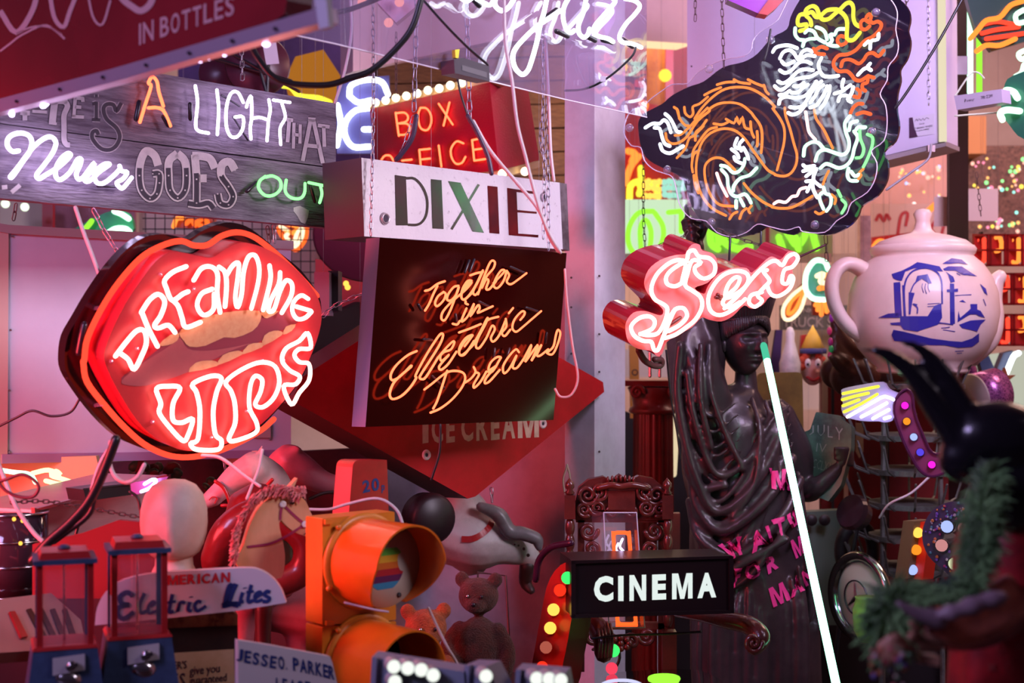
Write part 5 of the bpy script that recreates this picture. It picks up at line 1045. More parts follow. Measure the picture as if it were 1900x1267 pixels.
# ---- teddy bears -------------------------------------------------------------------------
def bear(cx, cy_, d, k, col, label, turn=0):
    s = d/F*k; t = thing('teddy_bear', label, 'teddy bear', at(cx, cy_+200*k, d)); R = R3(turn); c0 = at(cx, cy_, d)
    def q(x, y, z=0): return c0+R @ Vector((x*s, z*s, -y*s))
    m = mat('plush_'+label.split()[0], col, 0.95, noise=(40, tuple(v*.5 for v in col), .35, .65), bump=.9, bscale=260, sheen=.15)
    b = blob('body', [(q(0, 0), (38*s, 34*s, 34*s)), (q(0, 14, -26), (19*s, 18*s, 15*s)), (q(-32, -30), (14*s, 7*s, 15*s)), (q(32, -30), (14*s, 7*s, 15*s)), (q(0, 100), (46*s, 38*s, 62*s)), (q(-44, 165, -30), (24*s, 40*s, 22*s)), (q(44, 165, -30), (24*s, 40*s, 22*s))],
             [((q(-36, 62), q(-56, 90, -10), q(-40, 120, -36)), [15*s, 14*s, 15*s]), ((q(36, 62), q(58, 100, -8), q(52, 140, -20)), [15*s, 14*s, 15*s])], .005, m, t)
    for x in (-13, 13): MB().ball(q(x, -4, -33), 3.6*s, 10).build('eye', M_CHROME if x < 0 else BLOCK, t, True)
    MB().ball(q(0, 9, -44), (5*s, 3*s, 4*s), 8).build('nose', BLOCK, t, True)
    for x, y, z in ((-40, 120, -50), (56, 148, -32)): MB().ball(q(x, y, z), (9*s, 5*s, 9*s), 10).build('paw_pad', mat('paw_pad', (.55, .35, .25), .8), t, True)
    return t
bear(888, 1105, 3.55, 1.0, (0.12, 0.032, 0.018), 'brown plush teddy bear sitting right of the traffic light', -12)
bear(790, 1165, 3.45, 1.05, (0.60, 0.13, 0.03), 'orange plush bear half hidden behind the lower hood', 10)
MB_ = MB().box((-.20, 3.62, .58), (.46, .5, .04)); MB_.box((-.4, 3.62, .28), (.05, .45, .56)); MB_.box((.0, 3.62, .28), (.05, .45, .56))
tag(MB_.build('prop_bench', M_DARKWOOD), 'low dark bench below the teddy bears', 'bench')
# wire stand beside the bear
tag(MB().tube([at(885, 1100, 3.75), at(887, 1062, 3.75), at(938, 1068, 3.75), at(948, 1250, 3.7)], .0035, 6).build('wire_stand', RUST), 'thin dark wire frame standing behind the brown bear', 'stand')
# ================================================================== carved chair, column, teapot and the right side
M_CARVE = mat('carved_mahogany', (0.13, 0.022, 0.016), 0.28, noise=(10, (.06, .012, .010), .35, .65), coat=.35, bump=.1, bscale=60)
d = 4.02; s = d/F
ch = thing('carved_chair', 'dark red carved wooden armchair behind the cinema light box', 'chair', at(1200, 1400, d))
def q(x, y, z=0.0, d=d): return at(x, y, d+z)
cr = MB().slab([q(x, y) for x, y in ((1068, 965), (1066, 935), (1074, 905), (1092, 890), (1120, 884), (1135, 892), (1150, 880), (1165, 892), (1185, 883), (1212, 888), (1230, 903), (1240, 930), (1238, 965))], Vector((0, .04, 0)))
cr = cr.build('crest_rail', M_CARVE, ch)
random.seed(11)
def scroll(cx, cy_, r, turns=1.6, a0=0, sgn=1, z=-.012, th=4.5):
    return MB().tube([q(cx+math.cos(a0+sgn*t)*r*(1-t/(turns*2*PI)*.85), cy_+math.sin(a0+sgn*t)*r*(1-t/(turns*2*PI)*.85), z) for t in [i*turns*2*PI/26 for i in range(27)]], [th*s, th*.9*s, th*.5*s], 7)
for i, (cx, cy_, r, a, g_) in enumerate(((1090, 918, 20, 0, 1), (1112, 912, 17, 2, -1), (1084, 945, 14, 1, 1), (1108, 942, 15, 3, -1), (1218, 918, 20, 3, -1), (1197, 912, 17, 1, 1), (1224, 945, 14, 2, -1), (1200, 942, 15, 0, 1), (1135, 948, 11, 0, 1), (1172, 948, 11, 3, -1))):
    scroll(cx, cy_, r, 1.7, a, g_).build('carved_scroll', M_CARVE, cr, True)
for k in range(7): MB().ball(q(1128+k*8, 890-3*math.sin(k/6*PI), -.01), (3*s, 4*s, 7*s), 8).build('carved_leaf', M_CARVE, cr, True)
MB().tube(smooth([q(1110, 905, -.02), q(1135, 900, -.03), (q(1152, 903, -.03)), q(1175, 900, -.03), q(1200, 905, -.02)], 4), 6*s, 8).build('carved_ribbon', M_CARVE, cr, True)
MB().box(q(1153, 930, -.008), (50*s, .02, 40*s)).build('carved_shell', M_CARVE, cr)
for x in (1078, 1226): MB().box(q(x, 1100, .02), (12*s, .03, 290*s)).build('back_stile', M_CARVE, ch)
for y in (962, 1160): MB().box(q(1153, y, .02), (170*s, .03, 12*s)).build('back_crossbar', M_CARVE, ch)
for cx, cy_, r, a, g_ in ((1092, 985, 17, 0, 1), (1098, 1018, 15, 2, -1), (1215, 985, 17, 3, -1), (1208, 1018, 15, 1, 1), (1100, 1180, 16, 0, 1), (1200, 1180, 16, 3, -1), (1130, 1190, 14, 0, -1), (1172, 1190, 14, 3, 1)):
    scroll(cx, cy_, r, 1.5, a, g_, .0, 5).build('carved_scroll', M_CARVE, ch, True)
for k in range(9):
    a = 2*PI*k/8; MB().ball(q(1152+(16*math.cos(a) if k < 8 else 0), 1193+(10*math.sin(a) if k < 8 else 0), -.01), 7*s, 8).build('carved_rosette', M_CARVE, ch, True)
def post(x, y0, y1, w_, z=-.02, finial=True, dd=d):
    pr_ = []; n = int((y1-y0)/26); z0 = at(x, y1, dd).z; H = (y1-y0)*s
    for i in range(n*8+1):
        t = i/(n*8); pr_.append(((w_*.62+w_*.38*abs(math.sin(t*n*PI))**.7)*s, t*H))
    mb = MB().lathe(pr_, (at(x, y1, dd).x, dd+z, z0), 14)
    if finial: mb.lathe([(w_*.5*s, 0), (w_*.9*s, 3*s), (w_*.5*s, 6*s), (w_*.95*s, 12*s), (w_*.8*s, 20*s), (.0001, 30*s)], (at(x, y1, dd).x, dd+z, z0+H), 14)
    return mb
for x in (1057, 1238):
    p_ = post(x, 962, 1160, 9).build('turned_post', M_CARVE, ch, True)
    MB().box(q(x, 940, -.02), (20*s, 20*s, 44*s)).build('post_block', M_CARVE, ch)
    MB().lathe([(6*s, 0), (10*s, 4*s), (5*s, 9*s), (9*s, 14*s), (8*s, 22*s), (.0001, 32*s)], q(x, 918, -.02), 14).build('finial', M_CARVE, ch, True)
    MB().box(q(x+3, 1230, -.02), (26*s, 26*s, 120*s)).build('rear_leg', M_CARVE, ch)
# arms
for pts, w_, nm in (((q(1258, 1135, 0), q(1300, 1140, -.16), q(1345, 1150, -.30), q(1390, 1160, -.40), q(1412, 1182, -.44), q(1400, 1200, -.44)), 15, 'r'), ((q(1066, 1140, 0), q(1078, 1142, -.12), q(1100, 1155, -.28), q(1118, 1180, -.36), q(1120, 1212, -.38)), 17, 'l')):
    MB().tube(smooth(pts, 6), [w_*s*.7, w_*s*.9, w_*s*1.05, w_*s*1.1, w_*s*.95], 12).build('armrest', M_CARVE, ch, True)
MB().tube([q(1398+math.cos(t)*17*(1-t/12), 1192+math.sin(t)*19*(1-t/12), -.47) for t in [i*.42 for i in range(24)]], 4.2*s, 7).build('arm_scroll', M_CARVE, ch, True)
for k in range(5): MB().tube(smooth([q(1108+k*6, 1150+k*2, -.30-.02*k), q(1112+k*6, 1180, -.41), q(1110+k*6, 1218, -.42)], 4), 2.4*s, 6).build('arm_flute', M_CARVE, ch, True)
post(1394, 1212, 1420, 13, -.40, False, d).build('front_leg', M_CARVE, ch, True); post(1110, 1222, 1420, 14, -.40, False, d).build('front_leg', M_CARVE, ch, True)
MB().box((q(1250, 1290).x, d-.20, q(1250, 1375).z), (310*s, .46, .05)).build('seat', M_CARVE, ch)
# clear case with green and white neon on the seat
pg = Plane((1135, 1267, 3.45), (1330, 1262, 3.50), (1150, 1244, 3.95))
glow('neon_soft_lilac', (.7, .7, 1), 1.0)
gn = thing('seat_neon_case', 'shallow clear case with green and white neon rings lying on the chair seat', 'sign', pg.P(1230, 1262, -.02))
MB().prism(pg, [(1122, 1280), (1123, 1256), (1140, 1247), (1250, 1240), (1300, 1243), (1340, 1262), (1342, 1280)], 0, -.03).build('clear_case', clear('smoky_acrylic', (.8, .8, .7), 1.5, .2, (.4, .35, .25)), gn)
neon(gn, pg.P, ell(1232, 1259, 26, 5.5, 20), .01, .006, N_LIME, closed=True); neon(gn, pg.P, [(1212, 1262), (1235, 1257), (1256, 1263)], .01, .006, N_LIME)
neon(gn, pg.P, ell(1153, 1274, 38, 12, 24), .01, .004, MATS['neon_soft_lilac'], closed=True)
# small neon in a clear tower box
pa_ = vplane(1120, 1000, 3.66, 1185, 3.70)
an = thing('boxed_neon', 'small clear box with an orange neon frame and white squiggle above the cinema light box', 'sign', pa_.P(1155, 1165))
for q_ in ([(1120, 951), (1181, 951), (1196, 1164), (1130, 1164)],): MB().prism(pa_, q_, .0, -.07).build('clear_box', clear('rosy_clear_box', (.97, .9, .93), 1.6, .05, (.8, .4, .5)), an)
for e in (((1120, 951), (1181, 951)), ((1120, 951), (1130, 1164)), ((1181, 951), (1196, 1164)), ((1130, 1164), (1196, 1164))): MB().tube([pa_.P(*e[0], 0), pa_.P(*e[1], 0)], .0016, 5).build('box_edge', mat('acrylic_edge', (0.75, .68, .85), .3), an)
neon(an, pa_.P, rr([(1138, 988), (1167, 988), (1180, 1158), (1146, 1158)], 9), -.03, .0052, glow('neon_vermilion', (1, .10, .015), 2.2), closed=True, k=2)
neon(an, pa_.P, [(1155, 1000), (1150, 1014), (1157, 1024), (1150, 1034)], -.03, .003, N_LILAC); neon(an, pa_.P, [(1147, 1008), (1143, 1018), (1148, 1026)], -.05, .0025, N_LILAC)
# ---- red curved bulb marquee left of the chair -----------------------------------------
pm = vplane(980, 1150, 3.62, 1060, 3.50)
mq = thing('bulb_marquee', 'red curved marquee with coloured bulbs at the left of the carved chair', 'sign', pm.P(1010, 1270, -.05))
MO = [(p.x, p.y) for p in smooth([Vector((x, y, 0)) for x, y in ((1052, 1042), (1030, 1058), (1014, 1090), (1004, 1140), (993, 1200), (982, 1290), (1030, 1290), (1045, 1230), (1060, 1150), (1062, 1100), (1072, 1070), (1070, 1050))], 2, True)]
MB().prism(pm, MO, -.02, -.09).build('marquee_body', mat('dark_red_return', (.16, .008, .008), .35), mq)
flat(mq, pm, MO, mat('marquee_face', (.50, .02, .012), .3, coat=.3), 'marquee_face', -.018)
def bulb(parent, P0, r, m, nrm, name='bulb'): return MB().ball(P0, r, 14).build(name, m, parent, True)
G = lambda n, c, v: glow(n, c, v)
for x, y, m in ((1053, 1072, G('green_bulb', (.05, 1, .15), 1.3)), (1039, 1095, G('red_bulb', (1, .03, .01), 1.3)), (1027, 1131, G('amber_bulb', (1, .55, .08), 1.5)), (1021, 1165, G('amber_bulb', (1, .55, .08), 1.5)), (1013, 1201, G('dim_bulb', (.55, .12, .08), .8)), (1006, 1238, G('red_bulb', (1, .03, .01), 1.3))):
    b = bulb(mq, pm.P(x, y, .008), .0155, m, pm.n); MB().lathe([(.017, 0), (.017, .014)], pm.P(x, y, -.018), 16, pm.n).build('bulb_socket', M_RED, b)
MB().tube(smooth([pm.P(x, y, -.06) for x, y in ((994, 1075), (1000, 1040), (1022, 1016), (1060, 1007))], 5), .009, 10).build('guard_rail', mat('dark_plum_rail', (.05, .01, .03), .25), mq, True)
mq2 = thing('bulb_string', 'green and pink bulbs below the cinema light box', 'light', at(1138, 1260, 3.8))
bulb(mq2, at(1138, 1207, 3.8), .0175, G('green_bulb', (.05, 1, .15), 1.3), None); bulb(mq2, at(1135, 1240, 3.8), .0165, G('pink_bulb', (1, .06, .12), 1.0), None)
MB().tube(smooth([at(1100, 1205, 3.85), at(1138, 1195, 3.83), at(1150, 1220, 3.83), at(1135, 1255, 3.83), at(1130, 1300, 3.83)], 4), .004, 6).build('cord', BLACK, mq2, True)
# ---- white bulb letters at the bottom edge ------------------------------------------------
M_GB = mat('blue_grey_return', (.26, .29, .38), .5)
for lab, out, bulbs in (('grey letter box with white bulbs at bottom, in front of the traffic light', [(690, 1219), (860, 1246), (868, 1330), (684, 1330)], ((731, 1237), (757, 1240), (782, 1243), (804, 1253), (733, 1265))),
                        ('grey letter box with one white bulb at the bottom edge', [(862, 1234), (903, 1236), (950, 1330), (856, 1330)], ((902, 1255),)), ('grey letter box with three white bulbs in a row, left of the chair leg', [(957, 1242), (1048, 1250), (1062, 1330), (952, 1330)], ((996, 1259), (1019, 1260), (1041, 1262)))):
    pq = vplane(out[0][0], 1250, 2.42, out[1][0], 2.40)
    t = thing('letter_box_light', lab, 'sign', pq.P((out[0][0]+out[1][0])/2, 1320, -.02), 'letter boxes with white bulbs')
    MB().prism(pq, out, 0, -.05).build('box_body', M_GB, t)
    MB().prism(pq, [(out[0][0], out[0][1]), (out[0][0]+9, out[0][1]+1), (out[3][0]+9, 1330), (out[3][0], 1330)], .012, 0).build('rim', M_GB, t)
    for x, y in bulbs:
        ax_ = (.30, -1, 0); b = MB().lathe([(.0112, -.004), (.0106, .002), (.0001, .004)], pq.P(x, y, .03), 18, ax_).build('bulb', G('white_bulb', (.95, 1.0, .92), 1.05), t, True); MB().lathe([(.0120, -.030), (.0122, 0)], pq.P(x, y, .028), 18, ax_).build('bulb_neck', mat('milky_glass', (.55, .58, .55), .3), b)
# ---- ionic column --------------------------------------------------------------
d2 = 5.25; s2 = d2/F; c = at(1212, 900, d2); c0 = Vector((c.x, d2, 0))
ic = thing('ionic_column', 'dark red fluted column with scroll capital behind the statue', 'column', c0)
zt = at(1212, 706, d2).z
fl_m = MB(); res = 80
zc = at(1212, 762, d2).z
fl_m.add([c0+Vector((math.cos(2*PI*j/res)*(41-4*(i/1))*s2*(1-.09*abs(math.sin(10*2*PI*j/res))**.5), math.sin(2*PI*j/res)*(41-4*i)*s2*(1-.09*abs(math.sin(10*2*PI*j/res))**.5), .02 if i == 0 else zc)) for i in (0, 1) for j in range(res)], [(j, (j+1) % res, res+(j+1) % res, res+j) for j in range(res)])
fl_m.build('fluted_shaft', mat('column_red', (.22, .015, .015), .35, noise=(6, (.12, .01, .01), .35, .65)), ic, True)
M_CR = MATS['column_red']
MB().lathe([(40*s2, 0), (46*s2, 4*s2), (44*s2, 10*s2), (38*s2, 14*s2), (40*s2, 30*s2), (48*s2, 48*s2), (44*s2, 50*s2)], (c0.x, d2, zc-5*s2), 32).build('capital_bell', M_CR, ic, True)
for x in (-34, 34): MB().tube([(c0.x+x*s2+math.cos(t)*13*(1-t/11)*s2, d2-.09, zt-20*s2+math.sin(t)*13*(1-t/11)*s2) for t in [i*.42 for i in range(22)]], 4*s2, 7).build('volute', M_CR, ic, True)
MB().box((c0.x-6*s2, d2, zt-4*s2), (118*s2, .18, 10*s2)).build('abacus', M_CR, ic)
for x in (1206, 1224): tag(MB().tube([at(x, 652, 5.2), at(x, 698, 5.2)], .006, 8).build('chrome_rod', M_CHROME), 'chrome rod standing on the column top, %s of two' % ('left one' if x == 1206 else 'right one'), 'rod')
# ---- giant teapot ------------------------------------------------------------
dT = 5.0; sT = dT/F; cT = at(1712, 575, dT)
tp = thing('giant_teapot', 'giant white teapot with blue transfer picture on a metal rack', 'teapot', at(1712, 692, dT))
TP = [(1, -117), (80, -117), (84, -112), (82, -106), (100, -92), (118, -70), (131, -40), (137, -5), (134, 30), (124, 60), (108, 84), (94, 96), (90, 100), (94, 104), (96, 112), (92, 118), (80, 122)]
M_POT = mat('glazed_white_pot', (.84, .64, .56), .42, noise=(5, (.72, .53, .46), .3, .6), coat=.15)
pot = MB().lathe([(r*sT, z*sT) for r, z in TP], cT, 56).build('pot_body', M_POT, tp, True)
MB().lathe([(86*sT, 112*sT), (88*sT, 120*sT), (78*sT, 128*sT), (50*sT, 137*sT), (22*sT, 143*sT), (16*sT, 150*sT), (13*sT, 165*sT), (17*sT, 178*sT), (12*sT, 186*sT), (.0001, 188*sT)], cT, 40).build('lid', M_POT, tp, True)
hp = tr(crop(1500, 400, 3.1675), '420,372 360,350 290,300 220,285 165,325 138,400 145,490 175,570 225,640 300,700 370,735 430,735')
MB().tube(smooth([at(x, y, dT-.03*math.sin(i/11*PI)) for i, (x, y) in enumerate(hp)], 4), [19*sT, 15*sT, 13*sT, 12.5*sT, 12.5*sT, 13*sT, 14*sT, 20*sT], 16, flat=1.5).build('handle', M_POT, tp, True)
MB().tube(smooth([at(x, y, dT) for x, y in ((1790, 640), (1822, 622), (1838, 590), (1840, 555), (1847, 525), (1855, 513))], 5), [44*sT, 34*sT, 24*sT, 19*sT, 15*sT, 13*sT], 18).build('spout', M_POT, tp, True)
ft = onto([pot]); BLU = mat('cobalt_transfer', (.035, .03, .30), .4, noise=(26, (.16, .12, .40), .22, .36))
Z3 = crop(1500, 400, 3.1675)
def dec(st, o=.002):
    x = MB(); fill(x, ft, tr(Z3, st), o, 5); x.build('blue_transfer', BLU, tp)
def decl(st, w_, o=.0024, k=4):
    x = MB(); x.ribbon(ft, tr(Z3, st), w_, k=k, off=o); x.build('blue_line', BLU, tp)
for st in ('490,345 550,325 600,300 640,275 700,285 770,300 790,330 740,325 690,308 620,312 570,330 550,385 520,380 500,370', '502,395 540,390 550,590 510,590', '552,410 562,410 575,590 560,590', '410,600 470,575 530,570 540,600 470,600', '540,590 700,590 740,530 780,515 785,600 760,640 700,660 640,680 560,670 540,640', '480,630 540,625 545,645 490,642',
           '500,670 560,680 640,700 720,720 830,735 900,740 960,720 1000,690 1000,740 960,770 880,775 800,760 700,760 640,775 560,740 505,735 490,700', '885,640 950,615 1040,610 1010,640 990,680 900,660', '590,450 625,455 612,500 600,580 590,580', '640,355 700,345 725,400 700,395 665,370 625,400', '830,400 855,400 860,635 832,635', '812,435 878,430 878,448 812,450',
           '790,315 820,300 900,300 960,340 990,358 930,350 860,325 800,325', '805,330 850,360 860,390 835,395 820,350', '785,285 840,252 900,260 935,290 880,280 830,285', '880,560 890,600 960,540 1010,560 1035,600 1000,590 970,570 930,590 900,610 875,625', '950,520 990,520 990,580 955,580', '885,505 905,495 925,512', '1005,400 1040,430 1050,470 1030,450'):
    dec(st)
for st, w_ in (('570,590 565,420 600,340 670,310 740,325 780,380 785,520', 3), ('600,450 625,400 680,365 715,400', 2.5), ('690,400 685,430 695,460', 1.2), ('670,400 668,425 678,455', 1.2), ('705,395 703,425 712,450', 1.2), ('860,470 955,465', 1.5), ('850,310 900,345 960,345', 1.5), ('700,655 760,630 850,640', 2), ('640,575 640,540 615,520 640,525', 2.5), ('540,400 545,580', 1.6), ('780,660 830,655', 1.4), ('790,670 860,680', 1.4), ('860,795 910,792', 1.6), ('870,808 900,805', 1.4), ('560,720 610,745', 2), ('700,520 770,515', 1.2), ('700,535 765,530', 1.2), ('1025,490 1040,530', 1.5), ('870,340 890,352', 1.6)):
    decl(st, w_, k=4 if len(st.split()) > 2 else 1)
# bottle-drying rack under the teapot
M_GALV = mat('galvanised_green', (.16, .17, .15), .55, .5, noise=(20, (.08, .08, .07), .35, .6))
cR = at(1668, 1267, 4.95)
rk = thing('bottle_rack', 'galvanised bottle drying rack with rows of prongs under the teapot', 'rack', Vector((cR.x+.06, 5.0, 0)))
cx = cR.x+.06
for a in range(4):
    aa = a*PI/2+.5; MB().tube([(cx+math.cos(aa)*.13, 5.0+math.sin(aa)*.13, 1.34), (cx+math.cos(aa)*.15, 5.0+math.sin(aa)*.15, .0)], .009, 6).build('upright', M_GALV, rk)
for k, y in enumerate((815, 878, 940, 1000, 1060, 1120, 720)):
    z = at(0, y, 5.0).z; r = .15 if k < 6 else .12
    MB().lathe([(r-.004, 0), (r, 0), (r, .018), (r-.004, .018)], (cx, 5.0, z), 28).build('hoop', M_GALV, rk)
    for j in range(14):
        a = 2*PI*j/14
        v = Vector((math.cos(a), math.sin(a), 0)); MB().tube([Vector((cx, 5.0, z))+v*r, Vector((cx, 5.0, z+.02))+v*(r+.05), Vector((cx, 5.0, z+.10))+v*(r+.085)], .0045, 5).build('prong', M_GALV, rk)
MB().lathe([(.15, 0), (.15, .015), (.0001, .015)], (cx+.03, 5.0, 1.335), 28).build('top_plate', M_GALV, rk)
# ---- neon winged hand ---------------------------------------------------------
E_ = crop(1560, 640, 4.8735)
pw2 = vplane(1560, 740, 4.50, 1670, 4.42)
wg = thing('wing_neon', 'small wing-shaped neon sign with yellow and white tubes in front of the rack', 'sign', pw2.P(1610, 785))
WO = [(p.x, p.y) for p in smooth([Vector((x, y, 0)) for x, y in tr(E_, '5,430 20,395 180,360 370,335 430,400 530,450 490,500 480,600 470,680 400,700 340,690 240,690 150,680 40,650 10,600 5,560 20,520 0,490 10,460')], 3, True)]
MB().prism(pw2, WO, 0, -.03).build('wing_plate', mat('pale_blue_plate', (.30, .30, .48), .4), wg)
for q_, m in (('20,440 160,410 340,375', N_YELLOW), ('15,495 120,465 250,435', N_YELLOW), ('20,550 100,520 165,495', N_YELLOW), ('30,605 180,535 330,445', N_YELLOW), ('60,650 200,570 320,500 400,465 490,500', N_LILAC), ('185,650 300,590 415,525', N_LILAC), ('290,665 370,620 435,585', N_LILAC), ('395,665 445,650', N_LILAC)):
    neon(wg, pw2.P, tr(E_, q_), .02, .0047, m, k=2)
# ---- purple marquee stroke with coloured bulbs ------------------------------------
pp2 = vplane(1660, 800, 4.40, 1780, 4.36)
pu = thing('purple_marquee', 'curved purple marquee stroke with pink, orange, blue and green bulbs', 'sign', pp2.P(1720, 885))
PO = [(p.x, p.y) for p in smooth([Vector((x, y, 0)) for x, y in tr(E_, '600,400 530,440 480,540 490,660 560,860 640,1020 710,1130 790,1185 880,1180 1030,1110 1080,1060 1040,960 940,980 860,985 800,940 740,800 690,680 660,560 650,450')], 2, True)]
MB().prism(pp2, PO, -.012, -.08).build('marquee_body', mat('plum_return', (.07, .01, .05), .35), pu)
flat(pu, pp2, PO, mat('plum_face', (.20, .03, .10), .45), 'marquee_face', -.011)
MB().tube([pp2.P(x, y, -.006) for x, y in PO], .004, 6, True).build('raised_rim', MATS['plum_return'], pu)
for q_, nm, c_ in (('580,547', 'magenta_bulb', (1, .02, .75)), ('597,690', 'orange_bulb', (1, .30, .02)), ('660,832', 'pale_blue_bulb', (.42, .52, 1)), ('718,970', 'blue_bulb', (.10, .06, .75)), ('823,1082', 'magenta_bulb', (1, .02, .75)), ('955,1045', 'lime_bulb', (.03, 1, .06))):
    x, y = tr(E_, q_)[0]; b = bulb(pu, pp2.P(x, y, .0), .0115, G(nm, c_, 1.1), None); MB().lathe([(.0135, 0), (.0135, .006)], pp2.P(x, y, -.011), 14, pp2.n).build('bulb_socket', MATS['plum_return'], b)
# ---- orange open-box marquee ----------------------------------------------------------
po = vplane(1688, 1020, 4.45, 1728, 4.38)
om = thing('orange_marquee', 'upright red-orange box marquee with three round bulbs beside the jewelled letter', 'sign', po.P(1700, 1080))
MB().prism(po, [(1694, 967), (1726, 970), (1712, 1076), (1682, 1073)], 0, -.05).build('marquee_face', mat('vermilion_face', (.65, .03, .01), .4), om)
MB().prism(po, [(1676, 966), (1696, 967), (1684, 1073), (1660, 1075)], .03, -.05).build('wooden_side', mat('olive_side', (.16, .11, .05), .6), om)
for x, y, nm, c_ in ((1703, 988, 'amber_bulb', (1, .55, .08)), (1700, 1020, 'orange_bulb', (1, .30, .02)), (1693, 1057, 'pale_blue_bulb', (.42, .52, 1))): bulb(om, po.P(x, y, .012), .0165, G(nm, c_, 1.3), None)
# ---- jewelled S ------------------------------------------------------------------------
pS = vplane(1730, 1020, 4.10, 1810, 4.06)
js_ = thing('jewelled_letter', 'jewel-encrusted letter S with big round bulbs', 'sign', pS.P(1770, 1130))
sc_ = [(1806, 968), (1790, 952), (1765, 950), (1742, 962), (1730, 990), (1738, 1020), (1765, 1045), (1790, 1070), (1812, 1095), (1810, 1120), (1785, 1135), (1755, 1125)]
x = MB(); x.ribbon(pS.P, sc_, 38, off=0); x.ribbon(pS.P, sc_, 38, off=-.04); x.build('letter_plate', mat('dark_plate', (.05, .03, .08), .4), js_)
cen = smooth([Vector((a, b, 0)) for a, b in sc_], 6); gem = [mat('gem_%d' % i, c_, .12, .2, coat=.8) for i, c_ in enumerate(((.20, .10, .5), (.5, .45, .55), (.10, .25, .35), (.6, .2, .08), (.4, .05, .2)))]
random.seed(5)
for i in range(130):
    p = random.choice(cen); a = random.uniform(0, 2*PI); r = random.uniform(4, 17); MB().ball(pS.P(p.x+math.cos(a)*r, p.y+math.sin(a)*r, .003), random.uniform(.003, .0055), 6).build('gem', random.choice(gem), js_)
for x, y, nm, c_ in ((1757, 977, 'pale_blue_bulb', (.42, .52, 1)), (1747, 1012, 'rose_bulb', (.6, .25, .25)), (1771, 1046, 'cream_bulb', (.75, .85, .5)), (1796, 1079, 'gold_bulb', (1, .45, .03)), (1789, 980, 'rose_bulb', (.6, .25, .25))):
    b = bulb(js_, pS.P(x, y, .008), .0175, G(nm, c_, 1.0), None); MB().lathe([(.0215, 0), (.0215, .006)], pS.P(x, y, 0), 18, pS.n).build('bulb_socket', M_CHROME, b)
# ---- wheel cover -------------------------------------------------------------------
pW = vplane(1560, 1105, 4.73, 1632, 4.56)
wh = thing('wheel_cover', 'round chrome wheel cover with a three-pointed star badge', 'wheel cover', pW.P(1596, 1190))
cw = pW.P(1596, 1108); RW = 80*4.6/F
MB().lathe([(RW, -.02), (RW*1.08, 0), (RW*1.02, .018), (RW*.86, .006), (RW*.84, -.004)], cw, 48, pW.n).build('chrome_rim', mat('chrome_tube_lit', (.45, .55, .48), .15, 1.0), wh, True)  # green cast of the mint tube put into the chrome colour
MB().lathe([(RW*.85, -.004), (RW*.7, .01), (.0001, .018)], cw, 40, pW.n).build('centre_cap', mat('cap_tube_lit', (.42, .55, .42), .35), wh, True)  # cap colour carries the same green tube light
o_ = cw+pW.n*.019; up = Vector((0, 0, 1)); ux = up.cross(pW.n).normalized(); rg = RW*.40
MB().tube([o_+(ux*math.cos(a)+up*math.sin(a))*rg for a in [2*PI*i/32 for i in range(32)]], .0024, 6, True).build('badge_ring', BLACK, wh)
for k in range(3):
    a = PI/2+k*2*PI/3+.15; dv = ux*math.cos(a)+up*math.sin(a); pv = pW.n.cross(dv)
    MB().add([o_+dv*rg, o_+pv*.009, o_-pv*.009, o_+pW.n*.006], [(0, 1, 3), (0, 3, 2), (1, 2, 3)]).build('star_point', BLACK, wh)
tag(MB().tube([at(1592, 975, 5.0), at(1562, 1120, 5.0), at(1540, 1300, 5.0)], .008, 8).build('stand_pole', mat('black_pole', (.015, .012, .014), .3)), 'black pole leaning beside the wheel cover', 'pole')
tag(MB().lathe([(.0001, .02), (.055, .015), (.062, 0), (.05, -.04)], at(1582, 950, 4.7), 28, (-.7, -.5, .35)).build('round_lamp', mat('dark_lamp', (.03, .015, .02), .2)), 'dark round lamp head above the wheel cover', 'lamp')
# ================================================================== behind and around
def panel(name, label, cat, px, d, m, th=.03, dr=0.0, group=None, parent=None, off=0):
    """a board at depth d (its right side dr deeper)"""
    xs = [p[0] for p in px]; ys = [p[1] for p in px]
    pl_ = vplane(min(xs), sum(ys)/len(ys), d, max(xs), d+dr)
    o = MB().prism(pl_, px, off, off-th).build(name, m, parent)
    if label:
        tag(o, label, cat, group); x_ = sorted(px, key=lambda p: p[1])[:2]
        if min(ys) > -20 and (d > 5.5 or min(ys) < 640): hang(o, *[pl_.P(a, b, off-th/2) for a, b in x_])
    return o, pl_
def box4(x0, y0, x1, y1): return [(x0, y0), (x1, y0), (x1, y1), (x0, y1)]
def tubesign(name, label, px_board, d, mboard, tubes, dr=0.0, r=.009, th=.03, off=.03):
    xs = [p[0] for p in px_board]; ys = [p[1] for p in px_board]
    pl_ = vplane(min(xs), sum(ys)/len(ys), d, max(xs), d+dr)
    t = thing(name, label, 'sign', pl_.P(sum(xs)/len(xs), max(ys), -.01))
    MB().prism(pl_, px_board, 0, -th).build('board', mboard, t)
    hang(t, *[pl_.P(a, min(ys)+2, -th/2) for a in (min(xs)*.75+max(xs)*.25, min(xs)*.25+max(xs)*.75)])
    for q_, m in tubes: neon(t, pl_.P, q_ if isinstance(q_, list) else tr(FULL, q_), off, r, m, res=6)
    return t, pl_
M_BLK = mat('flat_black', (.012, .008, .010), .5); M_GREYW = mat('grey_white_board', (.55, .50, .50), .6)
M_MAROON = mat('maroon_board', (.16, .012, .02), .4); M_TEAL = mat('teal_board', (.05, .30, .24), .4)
LIT_LIME = glow('lit_pale_lime', (.74, 1.0, .66), .85); LIT_CREAM = glow('lit_cream', (1.0, .80, .50), .8)
